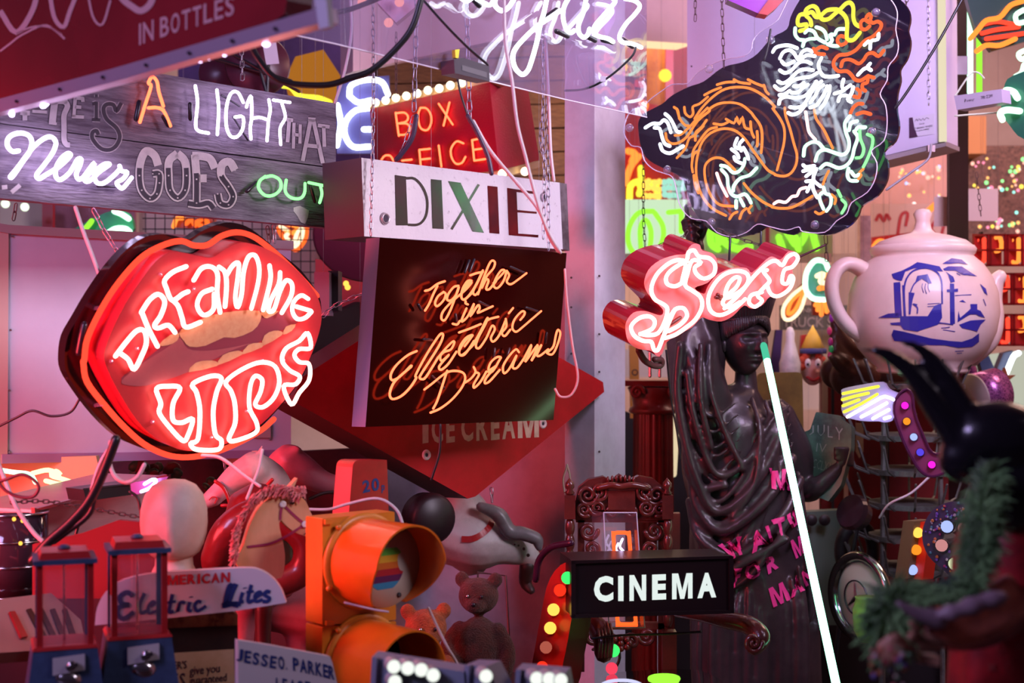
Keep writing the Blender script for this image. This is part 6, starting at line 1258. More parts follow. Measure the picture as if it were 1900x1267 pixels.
# --- left: pale crate-like cabinet behind the lips
pq1 = vplane(8, 640, 3.9, 540, 4.5)
cb = thing('pale_cabinet', 'pale lilac painted plywood cabinet hanging behind the lips sign', 'cabinet', pq1.P(270, 845, -.1))
M_PLY = mat('lilac_painted_plywood', (.66, .68, .84), .5, noise=(2.5, (.56, .56, .74), .3, .7), bump=.04, bscale=14)
MB().prism(pq1, [(16, 432), (540, 462), (540, 834), (14, 843)], 0, -.16).build('front_board', M_PLY, cb)
MB().prism(pq1, [(0, 414), (16, 417), (545, 447), (545, 463), (16, 433), (0, 430)], .006, -.16).build('top_rail', mat('grey_rail', (.40, .36, .36), .6), cb)
MB().prism(pq1, [(-60, 412), (16, 417), (14, 860), (-60, 862)], .004, -.16).build('side_rail', mat('cream_rail', (.60, .48, .42), .6), cb)
MB().prism(pq1, [(4, 843), (540, 834), (540, 848), (4, 860)], .006, -.16).build('bottom_rail', mat('violet_rail', (.40, .26, .46), .5), cb)
for x, y in ((22, 438), (20, 612), (18, 724), (17, 838), (300, 448), (500, 815)): MB().ball(pq1.P(x, y, .002), .0035, 8).build('screw', STEEL, cb)
MB().prism(pq1, box4(470, 785, 502, 812), .006, 0).build('small_label', mat('faded_green_label', (.5, .42, .42), .5), cb)
# --- left background above the cabinet and between the signs
panel('cream_board', 'cream wall board seen under the plank sign at the far left', 'board', [(0, 360), (84, 372), (82, 425), (0, 420)], 6.2, mat('cream_board', (.68, .58, .42), .6))
panel('rose_poster', 'dusky rose painted board behind the green neon hat', 'board', [(82, 300), (250, 300), (250, 440), (82, 440)], 6.4, mat('rose_board', (.42, .16, .20), .6, noise=(4, (.25, .08, .12), .35, .6)))
panel('red_post', 'two narrow dark red posts at the left edge of the rose board', 'post', [(78, 340), (98, 340), (98, 430), (78, 430)], 6.1, M_RED)
t, pg_ = tubesign('green_hat_neon', 'green neon hat sign between the plank sign and the pale cabinet', [(p.x, p.y) for p in smooth([Vector((x, y, 0)) for x, y in ((140, 430), (160, 412), (180, 402), (205, 392), (240, 396), (240, 435))], 3, True)], 5.6, mat('green_hat_face', (.02, .32, .12), .4), [('212,392 225,397 239,406', N_MINT), ('200,432 215,424 232,424 241,430', N_MINT), ('158,424 164,418 170,410', N_LIME)], r=.011)
for x, y in ((10, 378), (46, 384)): tag(MB().ball(at(x, y, 5.9), .018, 12).build('globe_bulb', glow('pale_green_bulb', (.85, 1, .75), 1.6), None, True), 'small lit globe bulb under the plank sign, %s' % ('at the very left edge' if x < 20 else 'next to the chain'), 'bulb')
# mesh grid and orange neons between plank sign and lips
gr = thing('wire_grid', 'black wire grid panel behind the right shoulder of the lips sign', 'grid', at(560, 640, 5.9))
panel('pale_back_board', 'pale pinkish board behind the wire grid', 'board', box4(258, 330, 700, 700), 6.5, mat('pale_pink_board', (.60, .42, .36), .6))
for i in range(21): MB().tube([at(270+i*18, 340, 5.9), at(270+i*18, 660, 5.9)], .0022, 4).build('wire', BLACK, gr)
for i in range(16): MB().tube([at(265, 345+i*20, 5.905), at(645, 345+i*20, 5.905)], .0022, 4).build('wire', BLACK, gr)
tubesign('orange_scribble_neon', 'tangled orange and cream neon sign behind the wire grid, above the lips', [(515, 412), (572, 418), (568, 448), (552, 468), (530, 452), (512, 430)], 6.1, mat('orange_board', (.5, .10, .03), .4), [('520,420 535,430 530,440 545,450 552,430 562,425 558,445 548,458', glow('neon_cream', (1, .8, .5), 1.7)), ('516,424 528,446 548,464 566,445 570,420', N_DEEP), ('535,416 550,420 545,432 530,428', N_ORANGE)], r=.009)
tubesign('orange_loops_neon', 'orange neon loops glimpsed between the plank sign and the top of the lips', [(320, 402), (400, 406), (395, 426), (325, 422)], 6.1, mat('orange_board', (.5, .10, .03), .4), [('322,420 328,406 340,404', N_ORANGE), ('366,412 376,406 385,412 380,420 370,418', N_DEEP), ('345,415 355,408 362,418', N_DEEP)], r=.010)
# --- purple-black boxes between lips and the black light box
tag(MB().box(at(601, 546, 4.3), (.045, .10, .13)).build('grey_box', mat('mauve_metal', (.20, .14, .20), .5)), 'mauve-grey metal box beside the right corner of the lips', 'box')
tag(MB().box(at(622, 540, 4.36), (.03, .10, .12)).build('black_box', M_BLK), 'black box behind the mauve-grey metal box', 'box')
panel('black_wing', 'large black board edge behind the right end of the lips sign', 'board', [(560, 600), (600, 590), (668, 560), (668, 650), (620, 682), (560, 730)], 4.5, M_BLK, dr=.2)
t_ = thing('hanging_tray', 'dark red hanging disc above the lips corner, left of the black light box', 'tray', at(640, 500, 4.95))
MB().lathe([(.0001, 0), (.16, .004), (.17, 0), (.16, -.01)], at(668, 445, 5.0), 40, (-.1, -.8, -.5)).build('disc', mat('wine_disc', (.25, .03, .06), .35), t_, True)
for x, y in ((620, 516), (642, 526), (645, 533)): tag(MB().ball(at(x, y, 5.2), .011, 10).build('amber_bulb', glow('amber_small', (1, .55, .08), 1.6), None, True), {620: 'left amber bulb in the dark gap beside the black light box', 642: 'middle amber bulb in the dark gap beside the black light box', 645: 'lowest amber bulb in the dark gap beside the black light box'}[x], 'bulb')
panel('red_gap_board', 'dark red board in the gap between lips and black light box', 'board', [(585, 480), (690, 500), (690, 600), (585, 560)], 5.5, M_RED)  # plain red board filling the gap
# --- top-left background
panel('violet_board', 'deep violet board behind the fan at top', 'board', box4(330, -30, 700, 330), 6.9, mat('violet_board', (.10, .05, .24), .6, noise=(2, (.05, .02, .10), .35, .65)), dr=.2)
d = 5.0; s = d/F
fn_ = thing('cymbal_stand', 'dark round cymbal-like discs with crossed metal arms behind the red bottle sign', 'stand', at(470, 200, d))
MB().lathe([(.0001, .01), (58*s, .0), (60*s, -.012)], at(478, 120, d), 36, (.15, -1, .1)).build('disc', mat('oxblood_disc', (.10, .02, .04), .35), fn_, True)
MB().lathe([(.0001, .01), (40*s, .0), (42*s, -.012)], at(410, 135, d+.1), 36, (.15, -1, .1)).build('disc', MATS['oxblood_disc'], fn_, True)
for a, b in (((400, 110), (540, 150)), ((430, 100), (555, 170)), ((480, 120), (505, 210)), ((500, 70), (495, 200))): MB().tube([at(*a, d-.05), at(*b, d-.05)], .006, 8).build('arm', BLACK, fn_)
panel('paper_tag', 'white paper tag with small print hanging by the dark discs', 'tag', [(486, 76), (512, 78), (518, 118), (494, 120)], 4.9, mat('tag_paper', (.7, .64, .7), .6), th=.002)
d = 5.9; s = d/F
lm = thing('yellow_lamp', 'glowing yellow lampshade behind the dark discs', 'lamp', at(580, 250, d))
MB().slab([at(x, y, d) for x, y in ((528, 150), (548, 105), (600, 92), (625, 130), (630, 200), (540, 200))], Vector((0, .12, 0))).build('shade', glow('amber_shade', (.75, .26, .03), .55), lm)
neon(lm, lambda a, b, o: at(a, b, d-.03), [(522, 158), (540, 162), (556, 178), (590, 182), (612, 190)], 0, .012, N_YELLOW)
tubesign('ampersand_neon', 'blue-white neon rings sign left of the ticket sign', [(625, 150), (722, 140), (725, 285), (625, 285)], 5.8, mat('blue_board', (.10, .09, .30), .4), [('648,178 652,158 680,148 708,152 720,175', N_WHITE), ('648,178 665,190 690,186', N_WHITE), ('690,200 660,205 642,225 640,250 655,272 686,272', N_WHITE), ('626,195 632,230 625,270', N_WHITE), ('675,240 690,240', N_WHITE)], r=.011)
ht = thing('heart_box', 'pink heart-shaped box with three red bulbs at the top edge', 'sign', at(720, 50, 4.7))
MB().slab([at(x, y, 4.7) for x, y in ((690, -30), (790, -30), (780, 5), (735, 42), (700, 5))], Vector((0, .05, 0))).build('heart_body', mat('dusty_pink', (.55, .34, .46), .5), ht)
for x, y in ((672, 4), (741, 4), (721, 42)): MB().ball(at(x, y, 4.66), .016, 10).build('bulb', glow('rose_spark', (1, .35, .30), 1.4), ht, True)
ps_ = thing('violet_sign', 'violet and red box sign end at the top edge above the dragon', 'sign', at(1420, 25, 4.0))
MB().slab([at(x, y, 4.0) for x, y in ((1350, -40), (1480, -40), (1425, 26), (1407, 25), (1350, 0))], Vector((0, .05, 0))).build('violet_face', mat('violet_face', (.26, .03, .36), .25), ps_)
MB().slab([at(x, y, 3.99) for x, y in ((1455, -40), (1490, -40), (1440, 15), (1424, 28), (1407, 25))], Vector((0, .05, 0))).build('red_end', M_RED, ps_)
# --- middle background, right of the column
panel('amber_board', 'rust-orange patterned board behind the clear sheet, right of the column', 'board', box4(1160, 76, 1235, 210), 7.2, mat('amber_board', (.60, .26, .05), .5, noise=(7, (.30, .08, .03), .35, .6)))
panel('red_upright', 'red upright board right of the rust-orange board', 'board', box4(1235, 76, 1250, 330), 7.1, M_RED); panel('dark_recess', 'dark maroon board behind the left lobe of the dragon', 'board', box4(1248, 76, 1480, 480), 7.3, M_MAROON)
t, pz_ = tubesign('marquee_board', 'blurred cream marquee letters and red strip right of the column', box4(1152, 115, 1200, 165), 6.8, mat('brown_board', (.25, .12, .06), .5), [], th=.02)
x = MB(); lettering(x, pz_.P, 'SSERT', [(1160, 120), (1198, 126), (1198, 146), (1160, 140)], .004, bold=.02); x.build('lettering', LIT_CREAM, t)
MB().prism(pz_, [(1178, 148), (1198, 152), (1198, 164), (1176, 160)], .006, 0).build('red_strip', glow('red_lit_strip', (1, .06, .02), 1.0), t)
for x, y, c_ in ((1153, 124, 'b1'), (1234, 140, 'b2')): tag(MB().ball(at(x, y, 6.6), .03, 12).build('globe_bulb', glow('yellow_globe', (1, .62, .06), 1.8), None, True), 'round yellow bulb ' + ('left of the cream marquee letters' if c_ == 'b1' else 'on the rust-orange board above the dragon lobe'), 'bulb')
t, _ = tubesign('orange_sign', 'orange neon strokes on red shapes under the left lobe of the dragon', [(1152, 180), (1240, 200), (1240, 372), (1152, 372)], 6.9, mat('scarlet_board', (.50, .03, .02), .4), [('1165,280 1178,285 1172,300', N_ORANGE), ('1192,205 1198,195 1190,190', N_ORANGE), ('1160,340 1170,310 1185,290', N_ORANGE), ('1168,368 1170,345 1184,337 1189,348', N_YELLOW), ('1189,312 1190,345 1186,360', N_YELLOW), ('1205,345 1215,340 1222,365', N_YELLOW)], r=.016)
bb = thing('bulb_cluster', 'cluster of pale teal and amber bulbs above the lime lit boxes', 'lights', at(1240, 370, 6.7)); random.seed(2)
for i in range(26): MB().ball(at(1196+(i % 9)*9+random.uniform(-2, 2), 338+(i//9)*12+random.uniform(-2, 2), 6.7), .016, 8).build('bulb', glow('teal_bulb', (.45, .95, .75), .9) if i % 9 > 3 else glow('amber_small', (1, .55, .08), 1.6), bb, True)
# lime lit boxes
for i, (x0, x1, tubes, lab) in enumerate(((1153, 1252, ['1212,392 1185,395 1168,420 1166,450 1180,472 1208,474 1228,450 1230,420 1215,395', '1190,470 1188,425 1198,408 1208,430 1205,470'], 'lime lit box with neon letter O, left of the bronze hand'), (1254, 1305, ['1240,394 1262,392', '1264,395 1264,430'], 'lime lit box behind the bronze hand'),
                                  (1308, 1420, ['1318,430 1320,452 1332,462', '1345,430 1345,450 1370,462 1392,458', '1332,430 1334,450', '1360,430 1365,445'], 'lime lit box below the dragon, middle'), (1430, 1545, ['1445,440 1452,462', '1460,430 1480,455 1500,425', '1508,430 1515,460', '1475,440 1482,462'], 'lime lit box below the dragon, right'))):
    t, p_ = tubesign('lime_letter_box', lab, box4(x0, 370, x1, 476), 6.2, LIT_LIME if i < 2 else mat('pale_lime_panel', (.45, .55, .35), .5), [(q_, N_LIME) for q_ in tubes], r=.0115 if i < 2 else .016)
    MB().prism(p_, box4(x0+2, 470, x1-2, 486), .02, -.04).build('white_shelf_edge', mat('pinkish_white_edge', (.66, .52, .52), .5), t)
    if i != 1: MB().prism(p_, box4(x0+4, 472, x0+40, 484), .024, .02).build('price_label', M_GREYW, t)
# J and C neons, truck stop sign, bottle, clown, plate
tubesign('c_neon', 'mint neon letter C with an orange core left of the teapot handle', [(p[0], p[1]) for p in ell(1522, 520, 27, 40, 20)], 5.9, M_TEAL, [('1537,500 1530,486 1512,484 1497,505 1495,535 1508,553 1530,556', N_MINT), ('1516,512 1528,508 1522,522 1532,526', glow('neon_cream', (1, .8, .5), 1.7)), ('1520,535 1534,530 1536,510', N_ORANGE)], r=.011)
tubesign('j_neon', 'orange and cream neon loop shaped like a J below the mint C', [(1450, 590), (1456, 560), (1490, 525), (1498, 535), (1490, 570), (1465, 594)], 6.1, mat('orange_board', (.5, .10, .03), .4), [('1496,528 1470,548 1454,570 1455,590 1468,592 1485,575 1495,545', glow('neon_cream', (1, .8, .5), 1.7)), ('1488,540 1468,560 1462,582 1475,575 1490,545', N_ORANGE)], r=.008)
tubesign('drip_neon', 'short orange neon drips under the mint C', [(1508, 558), (1545, 556), (1545, 585), (1508, 585)], 6.05, M_MAROON, [('1513,566 1520,560 1517,575', N_ORANGE), ('1524,562 1524,584', N_ORANGE), ('1532,560 1534,578', N_ORANGE), ('1540,558 1536,575', N_ORANGE)], r=.010)
t, p_ = tubesign('truck_stop_sign', 'grey-green board lettered TRUCK STOP behind the bowling pin', [(1448, 566), (1600, 566), (1600, 612), (1448, 612)], 6.5, mat('grey_green_board', (.18, .19, .15), .6), [])
x = MB(); lettering(x, p_.P, 'TRUCK STOP', [(1452, 588), (1590, 588), (1590, 607), (1452, 607)], .003, bold=.02); x.build('lettering', mat('pale_letter', (.55, .50, .42), .5), t)
x = MB(); lettering(x, p_.P, 'JUNK', [(1474, 571), (1510, 571), (1510, 583), (1474, 583)], .003, bold=.02); x.build('lettering', MATS['pale_letter'], t)
panel('cream_shelf_back', 'cream painted shelf back wall behind the bowling pin and clown', 'board', box4(1400, 612, 1620, 760), 6.8, mat('cream_board', (.68, .58, .42), .6))
d = 5.7; s = d/F
tag(MB().lathe([(14*s, 0), (19*s, 20*s), (20*s, 38*s), (13*s, 62*s), (8*s, 80*s), (9*s, 94*s), (5*s, 104*s), (.0001, 106*s)], at(1466, 712, d), 24).build('bowling_pin', mat('floral_white_pin', (.66, .66, .58), .4, noise=(14, (.42, .45, .40), .3, .5)), None, True), 'white patterned bowling-pin-shaped vase on the back shelf right of the statue', 'vase')
cl = thing('clown_head', 'red-haired clown head with a yellow pointed hat on the back shelf', 'clown figure', at(1510, 715, 5.75))
blob('face', [(at(1508, 680, 5.75), (24*s, 22*s, 36*s)), (at(1516, 690, 5.68), 5*s)], [], .006, mat('clown_skin', (.72, .40, .30), .5), cl)
MB().lathe([(22*s, 0), (12*s, 22*s), (.0001, 44*s)], at(1508, 646, 5.72), 20).build('hat', mat('yellow_felt', (.80, .55, .06), .6), cl, True)
MB().lathe([(25*s, 0), (25*s, 8*s), (22*s, 10*s)], at(1509, 656, 5.72), 20).build('hat_band', mat('navy_band', (.05, .06, .2), .6), cl, True)
for a, b in ((-18, -8), (-20, 4), (18, -8), (21, 4), (-12, -16), (12, -16)): MB().ball(at(1508+a, 676+b, 5.70), 8*s, 8).build('hair_curl', mat('orange_hair', (.60, .08, .03), .8), cl, True)
for a in (-9, 10): MB().ball(at(1508+a, 674, 5.64), (6*s, 3*s, 9*s), 10).build('eye_patch', mat('eye_white', (.75, .75, .72), .4), cl, True); MB().ball(at(1508+a, 676, 5.635), 2.6*s, 8).build('pupil', BLACK, cl, True)
MB().tube(smooth([at(1498, 700, 5.66), at(1510, 706, 5.65), at(1522, 699, 5.66)], 4), 3*s, 6).build('mouth', M_RED, cl, True)
panel('purple_drape', 'dark purple cloth hanging left of the bowling pin', 'cloth', [(1440, 612), (1452, 612), (1446, 712), (1425, 712)], 5.9, mat('purple_cloth', (.04, .015, .07), .9))
panel('maroon_banner', 'dark red banner between bowling pin and clown', 'banner', [(1487, 622), (1500, 620), (1492, 700), (1478, 712)], 5.8, M_RED)
panel('brass_plate', 'tall tarnished brass plate standing behind the mint tube', 'plate', rr([(1404, 692), (1489, 690), (1492, 850), (1404, 860)], 12), 5.2, mat('tarnished_brass', (.26, .15, .03), .4, .5, noise=(6, (.14, .08, .02), .35, .6)), th=.02)
# --- lower right: dark red fairground boards
panel('fairground_board', 'dark red fairground board with cream edge behind the tablet', 'board', [(1524, 690), (1760, 690), (1760, 1100), (1524, 1100)], 5.6, mat('fair_red', (.20, .012, .012), .4, noise=(3, (.10, .008, .008), .35, .65)), th=.04)
for i, (x0, x1, y0, y1, c_) in enumerate(((1526, 1536, 694, 860, 0), (1543, 1548, 694, 1000, 1), (1588, 1602, 785, 850, 0), (1566, 1574, 860, 1000, 0), (1640, 1650, 790, 1000, 1))):
    panel('painted_stripe', ('cream' if not c_ else 'black') + ' painted strip %s on the dark red fairground board' % ('at the left edge', 'beside the left edge strip', 'just right of the tablet', 'below the tablet hand', 'behind the bottle rack')[i], 'board', [(x0, y0), (x1, y0), (x1, y1-(12 if not c_ else 0)), ((x0+x1)/2, y1), (x0, y1-12)], 5.55, mat('dull_cream', (.42, .30, .20), .6) if not c_ else M_BLK, th=.01)
panel('green_train_body', 'green-grey toy engine body with dark round windows behind the mint tube', 'toy', [(1490, 950), (1590, 945), (1590, 1160), (1520, 1160), (1500, 1100)], 5.4, mat('engine_green', (.10, .16, .12), .5), th=.06)
for x in (1506, 1530): tag(MB().lathe([(.0001, .004), (.020, .004), (.022, 0)], at(x, 965, 5.35), 20, (0, -1, 0)).build('round_window', M_BLK, None, True), 'dark round hole in the green engine body, %s' % ('left' if x == 1506 else 'right'), 'hole')
tag(MB().tube([at(1590+math.cos(a)*30, 1020+math.sin(a)*46, 5.1) for a in [2*PI*i/28 for i in range(28)]], .024, 10, True).build('rubber_ring', M_BLK, None, True), 'dark tyre ring behind the wheel cover', 'tyre')
panel('shade_fill_board', 'black board standing in for shade behind the bottle rack and jewelled letter', 'board', box4(1500, 1090, 1960, 1420), 5.9, M_BLK)  # flat black board put in place of the shade there
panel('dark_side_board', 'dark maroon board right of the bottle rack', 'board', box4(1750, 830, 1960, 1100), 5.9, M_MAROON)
# --- behind the column / chair
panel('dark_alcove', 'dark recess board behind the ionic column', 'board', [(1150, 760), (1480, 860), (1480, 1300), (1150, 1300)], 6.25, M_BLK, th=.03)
o, p_ = panel('orange_plank', 'narrow orange board with dark lettering left of the ionic column', 'sign', [(1168, 640), (1185, 640), (1187, 776), (1170, 776)], 5.9, mat('orange_plank', (.62, .26, .04), .5))
for i, c_ in enumerate('BRIO'):
    x = MB(); lettering(x, p_.P, c_, [(1172, 765-i*22-2), (1172, 765-i*22-14), (1184, 765-i*22-14), (1184, 765-i*22-2)], .002, bold=.01); x.build('letter', INK, o)
panel('pale_notice', 'pale board behind the top of the ionic column', 'board', box4(1156, 648, 1250, 700), 6.3, mat('cream_board', (.68, .58, .42), .6))
tag(MB().tube(smooth([at(1252, 722, 5.6), at(1254, 800, 5.6), at(1250, 880, 5.6)], 3), .012, 8).build('lamp_pole', LIT_CREAM, None, True), 'pale lit tube between the column and the statue', 'light')
for x, lab in ((1230, 'left'), (1252, 'right')): tag(MB().box(at(x, 1002, 5.2), (.035, .03, .20)).build('pale_block', mat('pale_block', (.55, .42, .36), .6)), 'pale block seen through the chair back, %s one' % lab, 'block')
# --- right: red channel letters, Y marquee, star, lit panels
rcl = thing('red_channel_letters', 'three rows of red open-channel neon letters at the right edge', 'sign', at(1860, 640, 5.9)); pR = vplane(1800, 540, 5.9, 1900, 5.6)
for r_, (y0, x0) in enumerate(((436, 1806), (508, 1850), (584, 1850))):
    for k in range(4):
        xa = x0+k*32; 
        if xa > 1900: continue
        o = MB(); 
        for a, b in (((xa, y0), (xa, y0+56)), ((xa+26, y0), (xa+26, y0+56)), ((xa, y0), (xa+26, y0)), ((xa, y0+56), (xa+26, y0+56)), ((xa, y0+28), (xa+26, y0+28))):
            o.prism(pR, [(min(a[0], b[0])-2, min(a[1], b[1])-2), (max(a[0], b[0])+2, min(a[1], b[1])-2), (max(a[0], b[0])+2, max(a[1], b[1])+2), (min(a[0], b[0])-2, max(a[1], b[1])+2)], 0, -.05)
        c_ = o.build('channel_letter', M_RED, rcl)
        neon(c_, pR.P, [(xa+6, y0+50), (xa+6, y0+8), (xa+18, y0+6), (xa+20, y0+26), (xa+8, y0+30)] if (k+r_) % 2 else [(xa+7, y0+8), (xa+7, y0+48), (xa+20, y0+48), (xa+20, y0+8)], -.02, .009, N_ORANGE if k != 0 else N_RED, 'letter_tube', k=2)
panel('black_rail', 'black rails holding the red channel letters', 'frame', box4(1820, 430, 1824, 660), 6.0, M_BLK)
panel('light_screen', 'bright cream lit panel behind the dark Y marquee', 'light', [(1815, 660), (1900, 650), (1960, 650), (1960, 800), (1815, 800)], 6.3, glow('pale_lit_panel', (.80, .82, .66), .62), th=.03)
ym = thing('y_marquee', 'dark blue letter Y sign with a white neon stroke at the right edge', 'sign', at(1850, 790, 5.7))
MB().slab([at(x, y, 5.7) for x, y in ((1815, 660), (1835, 660), (1848, 690), (1862, 655), (1880, 650), (1850, 712), (1840, 730), (1825, 700))], Vector((0, .05, 0))).build('letter_body', mat('navy_letter', (.03, .04, .09), .4), ym)
neon(ym, lambda a, b, o: at(a, b, 5.66), [(1890, 655), (1880, 662), (1868, 690), (1858, 708)], 0, .011, N_WHITE)
st_ = MB(); P_ = [at(1866+math.cos(-PI/2+k*PI/5)*(20 if k % 2 == 0 else 8), 702+math.sin(-PI/2+k*PI/5)*(20 if k % 2 == 0 else 8), 5.5) for k in range(10)]
tag(st_.slab(P_, Vector((0, .03, 0))).build('star', mat('copper_star', (.5, .16, .06), .3, .6)), 'copper five-pointed star in front of the lit panel', 'star')
gt = thing('glitter_drum', 'glittery purple drum with a grey front under the teapot spout', 'drum', at(1815, 770, 5.2))
GL = mat('purple_glitter', (.45, .14, .36), .3, .6, noise=(160, (.12, .03, .12), .42, .55))
MB().lathe([(.085, 0), (.085, .10)], at(1812, 735, 5.25), 28, (.9, .35, .2)).build('glitter_shell', GL, gt, True)
MB().lathe([(.0001, 0), (.080, 0), (.084, .006)], at(1806, 735, 5.24), 28, (.9, .35, .2)).build('grey_head', mat('grey_drumhead', (.30, .26, .24), .5), gt, True)
tag(MB().ball(at(1796, 690, 5.3), (.035, .03, .045), 14).build('glitter_ball', GL, None, True), 'small purple glitter ball under the teapot spout', 'ornament')
# top-right lime neon and flame fish
t, pF = tubesign('flame_fish_neon', 'clear-backed neon sign with orange flames and green scallops in the upper right corner', [(1785, -40), (1960, -40), (1960, 60), (1840, 95), (1812, 60), (1800, 20)], 5.0, mat('dark_green_board', (.03, .06, .05), .15), [('1800,72 1815,55 1830,38 1855,32 1875,10 1898,2', N_ORANGE), ('1812,95 1830,84 1855,84 1884,72', N_ORANGE), ('1900,18 1885,28 1888,42 1905,40', N_MINT), ('1905,92 1890,100 1895,110 1905,106', N_MINT), ('1900,120 1895,135 1884,142', N_MINT)], r=.009)
for q_ in ('1825,45 1850,40 1880,45', '1822,62 1850,55 1890,50', '1830,72 1860,68 1900,62'): neon(t, pF.P, tr(FULL, q_), .01, .008, N_RED)
for x, g_, lab in ((1800, N_MINT, 'bright mint upright neon tube beside the lit end of the light box'), (1817, N_LIME, 'lime upright neon tube beside the mint tube')): tag(MB().tube([at(x, -30, 5.2), at(x, 172, 5.2)], .011, 8).build('upright_tube', g_, None, True), lab, 'light')
ba = thing('ballast', 'pale grey transformer with printed label below the upright neon tubes', 'transformer', at(1820, 205, 4.6)); pB = vplane(1772, 190, 4.65, 1870, 4.5)
MB().prism(pB, [(1770, 178), (1858, 165), (1860, 190), (1775, 204)], 0, -.05).build('case', mat('ballast_grey', (.55, .46, .58), .4), ba)
for body_, q_ in (('Power', '1790,184 1808,181 1808,187 1790,190'), ('50Hz CE 230V', '1820,178 1842,174 1842,180 1820,184')):
    x = MB(); lettering(x, pB.P, body_, tr(FULL, q_), .001, res=1); x.build('lettering', INK, ba)
panel('small_grey_plate', 'small grey plate left of the upright mint tube', 'plate', box4(1772, 104, 1796, 138), 5.1, mat('plate_grey', (.35, .28, .33), .5), th=.01)
for q_, l_ in (('1772,215 1960,200', 'upper'), ('1772,178 1800,138 1815,135 1826,145', 'looped')): tag(MB().tube(smooth([at(x, y, 4.8) for x, y in tr(FULL, q_)], 5), .003, 6).build('wire', mat('pale_wire', (.62, .66, .50), .5)), '%s pale wire by the grey transformer in the upper right' % l_, 'wire')
sh = thing('seahorse_neon', 'dark green rounded neon board with mint scallops at the right edge', 'sign', at(1890, 262, 4.7)); pH = vplane(1850, 180, 4.7, 1920, 4.6)
MB().prism(pH, [(p.x, p.y) for p in smooth([Vector((x, y, 0)) for x, y in ((1862, 165), (1880, 140), (1960, 130), (1960, 262), (1900, 258), (1875, 235), (1858, 205))], 3, True)], 0, -.02).build('board', mat('bottle_green_board', (.03, .13, .08), .2), sh)
for q_ in ('1862,178 1866,168 1880,170 1888,182', '1860,222 1856,210 1868,204 1892,206'): neon(sh, pH.P, tr(FULL, q_), .02, .011, N_MINT)
# white script board and notices, dotted fairy lights
t, pQ = tubesign('script_board', 'white board with blurred red script behind the teapot lid', [(1618, 378), (1757, 378), (1757, 456), (1618, 456)], 6.85, mat('pink_white_board', (.66, .46, .42), .5), [], th=.02)
for q_ in ('1625,410 1632,398 1640,410 1645,398 1652,408', '1665,440 1672,400 1684,396 1680,420', '1700,445 1706,405 1722,402 1712,420 1724,430 1706,445', '1735,410 1728,425 1740,440', '1745,445 1752,415'):
    x = MB(); x.ribbon(pQ.P, tr(FULL, q_), 6, off=.002); x.build('script_stroke', mat('script_red', (.45, .03, .04), .5), t)
tubesign('orange_curl_neon', 'orange neon curls low behind the teapot lid', [(1618, 440), (1700, 430), (1700, 470), (1618, 470)], 6.7, M_RED, [('1622,458 1632,448 1650,452 1668,444', N_ORANGE), ('1735,380 1722,392 1715,400', N_ORANGE)], r=.014)
for (x0, y0, x1, y1), l_ in (((1733, 365, 1757, 420), 'left of the dark post'), ((1795, 350, 1852, 410), 'right of the dark post')): panel('paper_notice', 'blank pink-white paper sheet pinned up ' + l_, 'paper', box4(x0, y0, x1, y1), 5.85, mat('pinned_paper', (.62, .46, .42), .6), th=.003)
random.seed(9); cols = [('amber_dot', (1, .5, .15)), ('pink_dot', (1, .25, .4)), ('blue_dot', (.45, .55, 1)), ('green_dot', (.3, 1, .3)), ('teal_dot', (.3, .9, .75)), ('rose_dot', (1, .45, .35)), ('gold_dot', (1, .75, .1)), ('white_dot', (1, .85, .8))]
for gi, (x0, x1, y0, y1, n_, cs_, lab) in enumerate(((1655, 1756, 300, 440, 38, (0, 2, 5, 0, 7), 'coloured fairy lights left of the dark post'), (1800, 1900, 285, 440, 54, (0, 1, 3, 4, 5, 6, 7), 'coloured fairy lights right of the dark post'))):
    t = thing('fairy_lights', lab, 'lights', at((x0+x1)/2, y1, 6.9))
    for i in range(n_):
        cx_ = random.choice((x0+20, (x0+x1)/2, x1-15)); x = min(x1, max(x0, random.gauss(cx_, 7))); y = random.gauss(random.choice((y0+25, y0+60, y1-25)), 10); nm, c_ = cols[random.choice(cs_)]
        MB().ball(at(x, y, 6.92+random.uniform(-.05, .05)), random.uniform(.006, .012), 6).build('bulb', glow(nm, c_, 1.8), t, True)
panel('smoky_mirror', 'smoky brown glitter-specked glass panel right of the dark post', 'panel', box4(1797, 270, 1960, 460), 7.2, mat('smoky_glass', (.26, .14, .11), .3, noise=(60, (.10, .06, .05), .35, .6)), th=.02)
panel('tan_box', 'tan cardboard box high on the right behind the light box', 'box', box4(1790, 215, 1830, 285), 7.0, mat('tan_card', (.62, .28, .10), .6), th=.2)
panel('rose_wall_board', 'rose painted board between the light box and the teapot lid', 'board', [(1600, 290), (1757, 275), (1757, 460), (1600, 460)], 7.1, mat('rose_wall', (.66, .38, .34), .7), th=.02)
panel('clear_column', 'frosted clear column left of the teapot lid', 'column', box4(1596, 400, 1616, 500), 6.0, mat('frosted_pink', (.66, .42, .44), .35, noise=(30, (.85, .6, .6), .4, .6)), th=.05)
panel('roller_shutter', 'cream slatted shelf seen through the teapot handle', 'shelf', box4(1545, 470, 1620, 600), 6.72, mat('cream_slats', (.55, .42, .34), .6), th=.02)
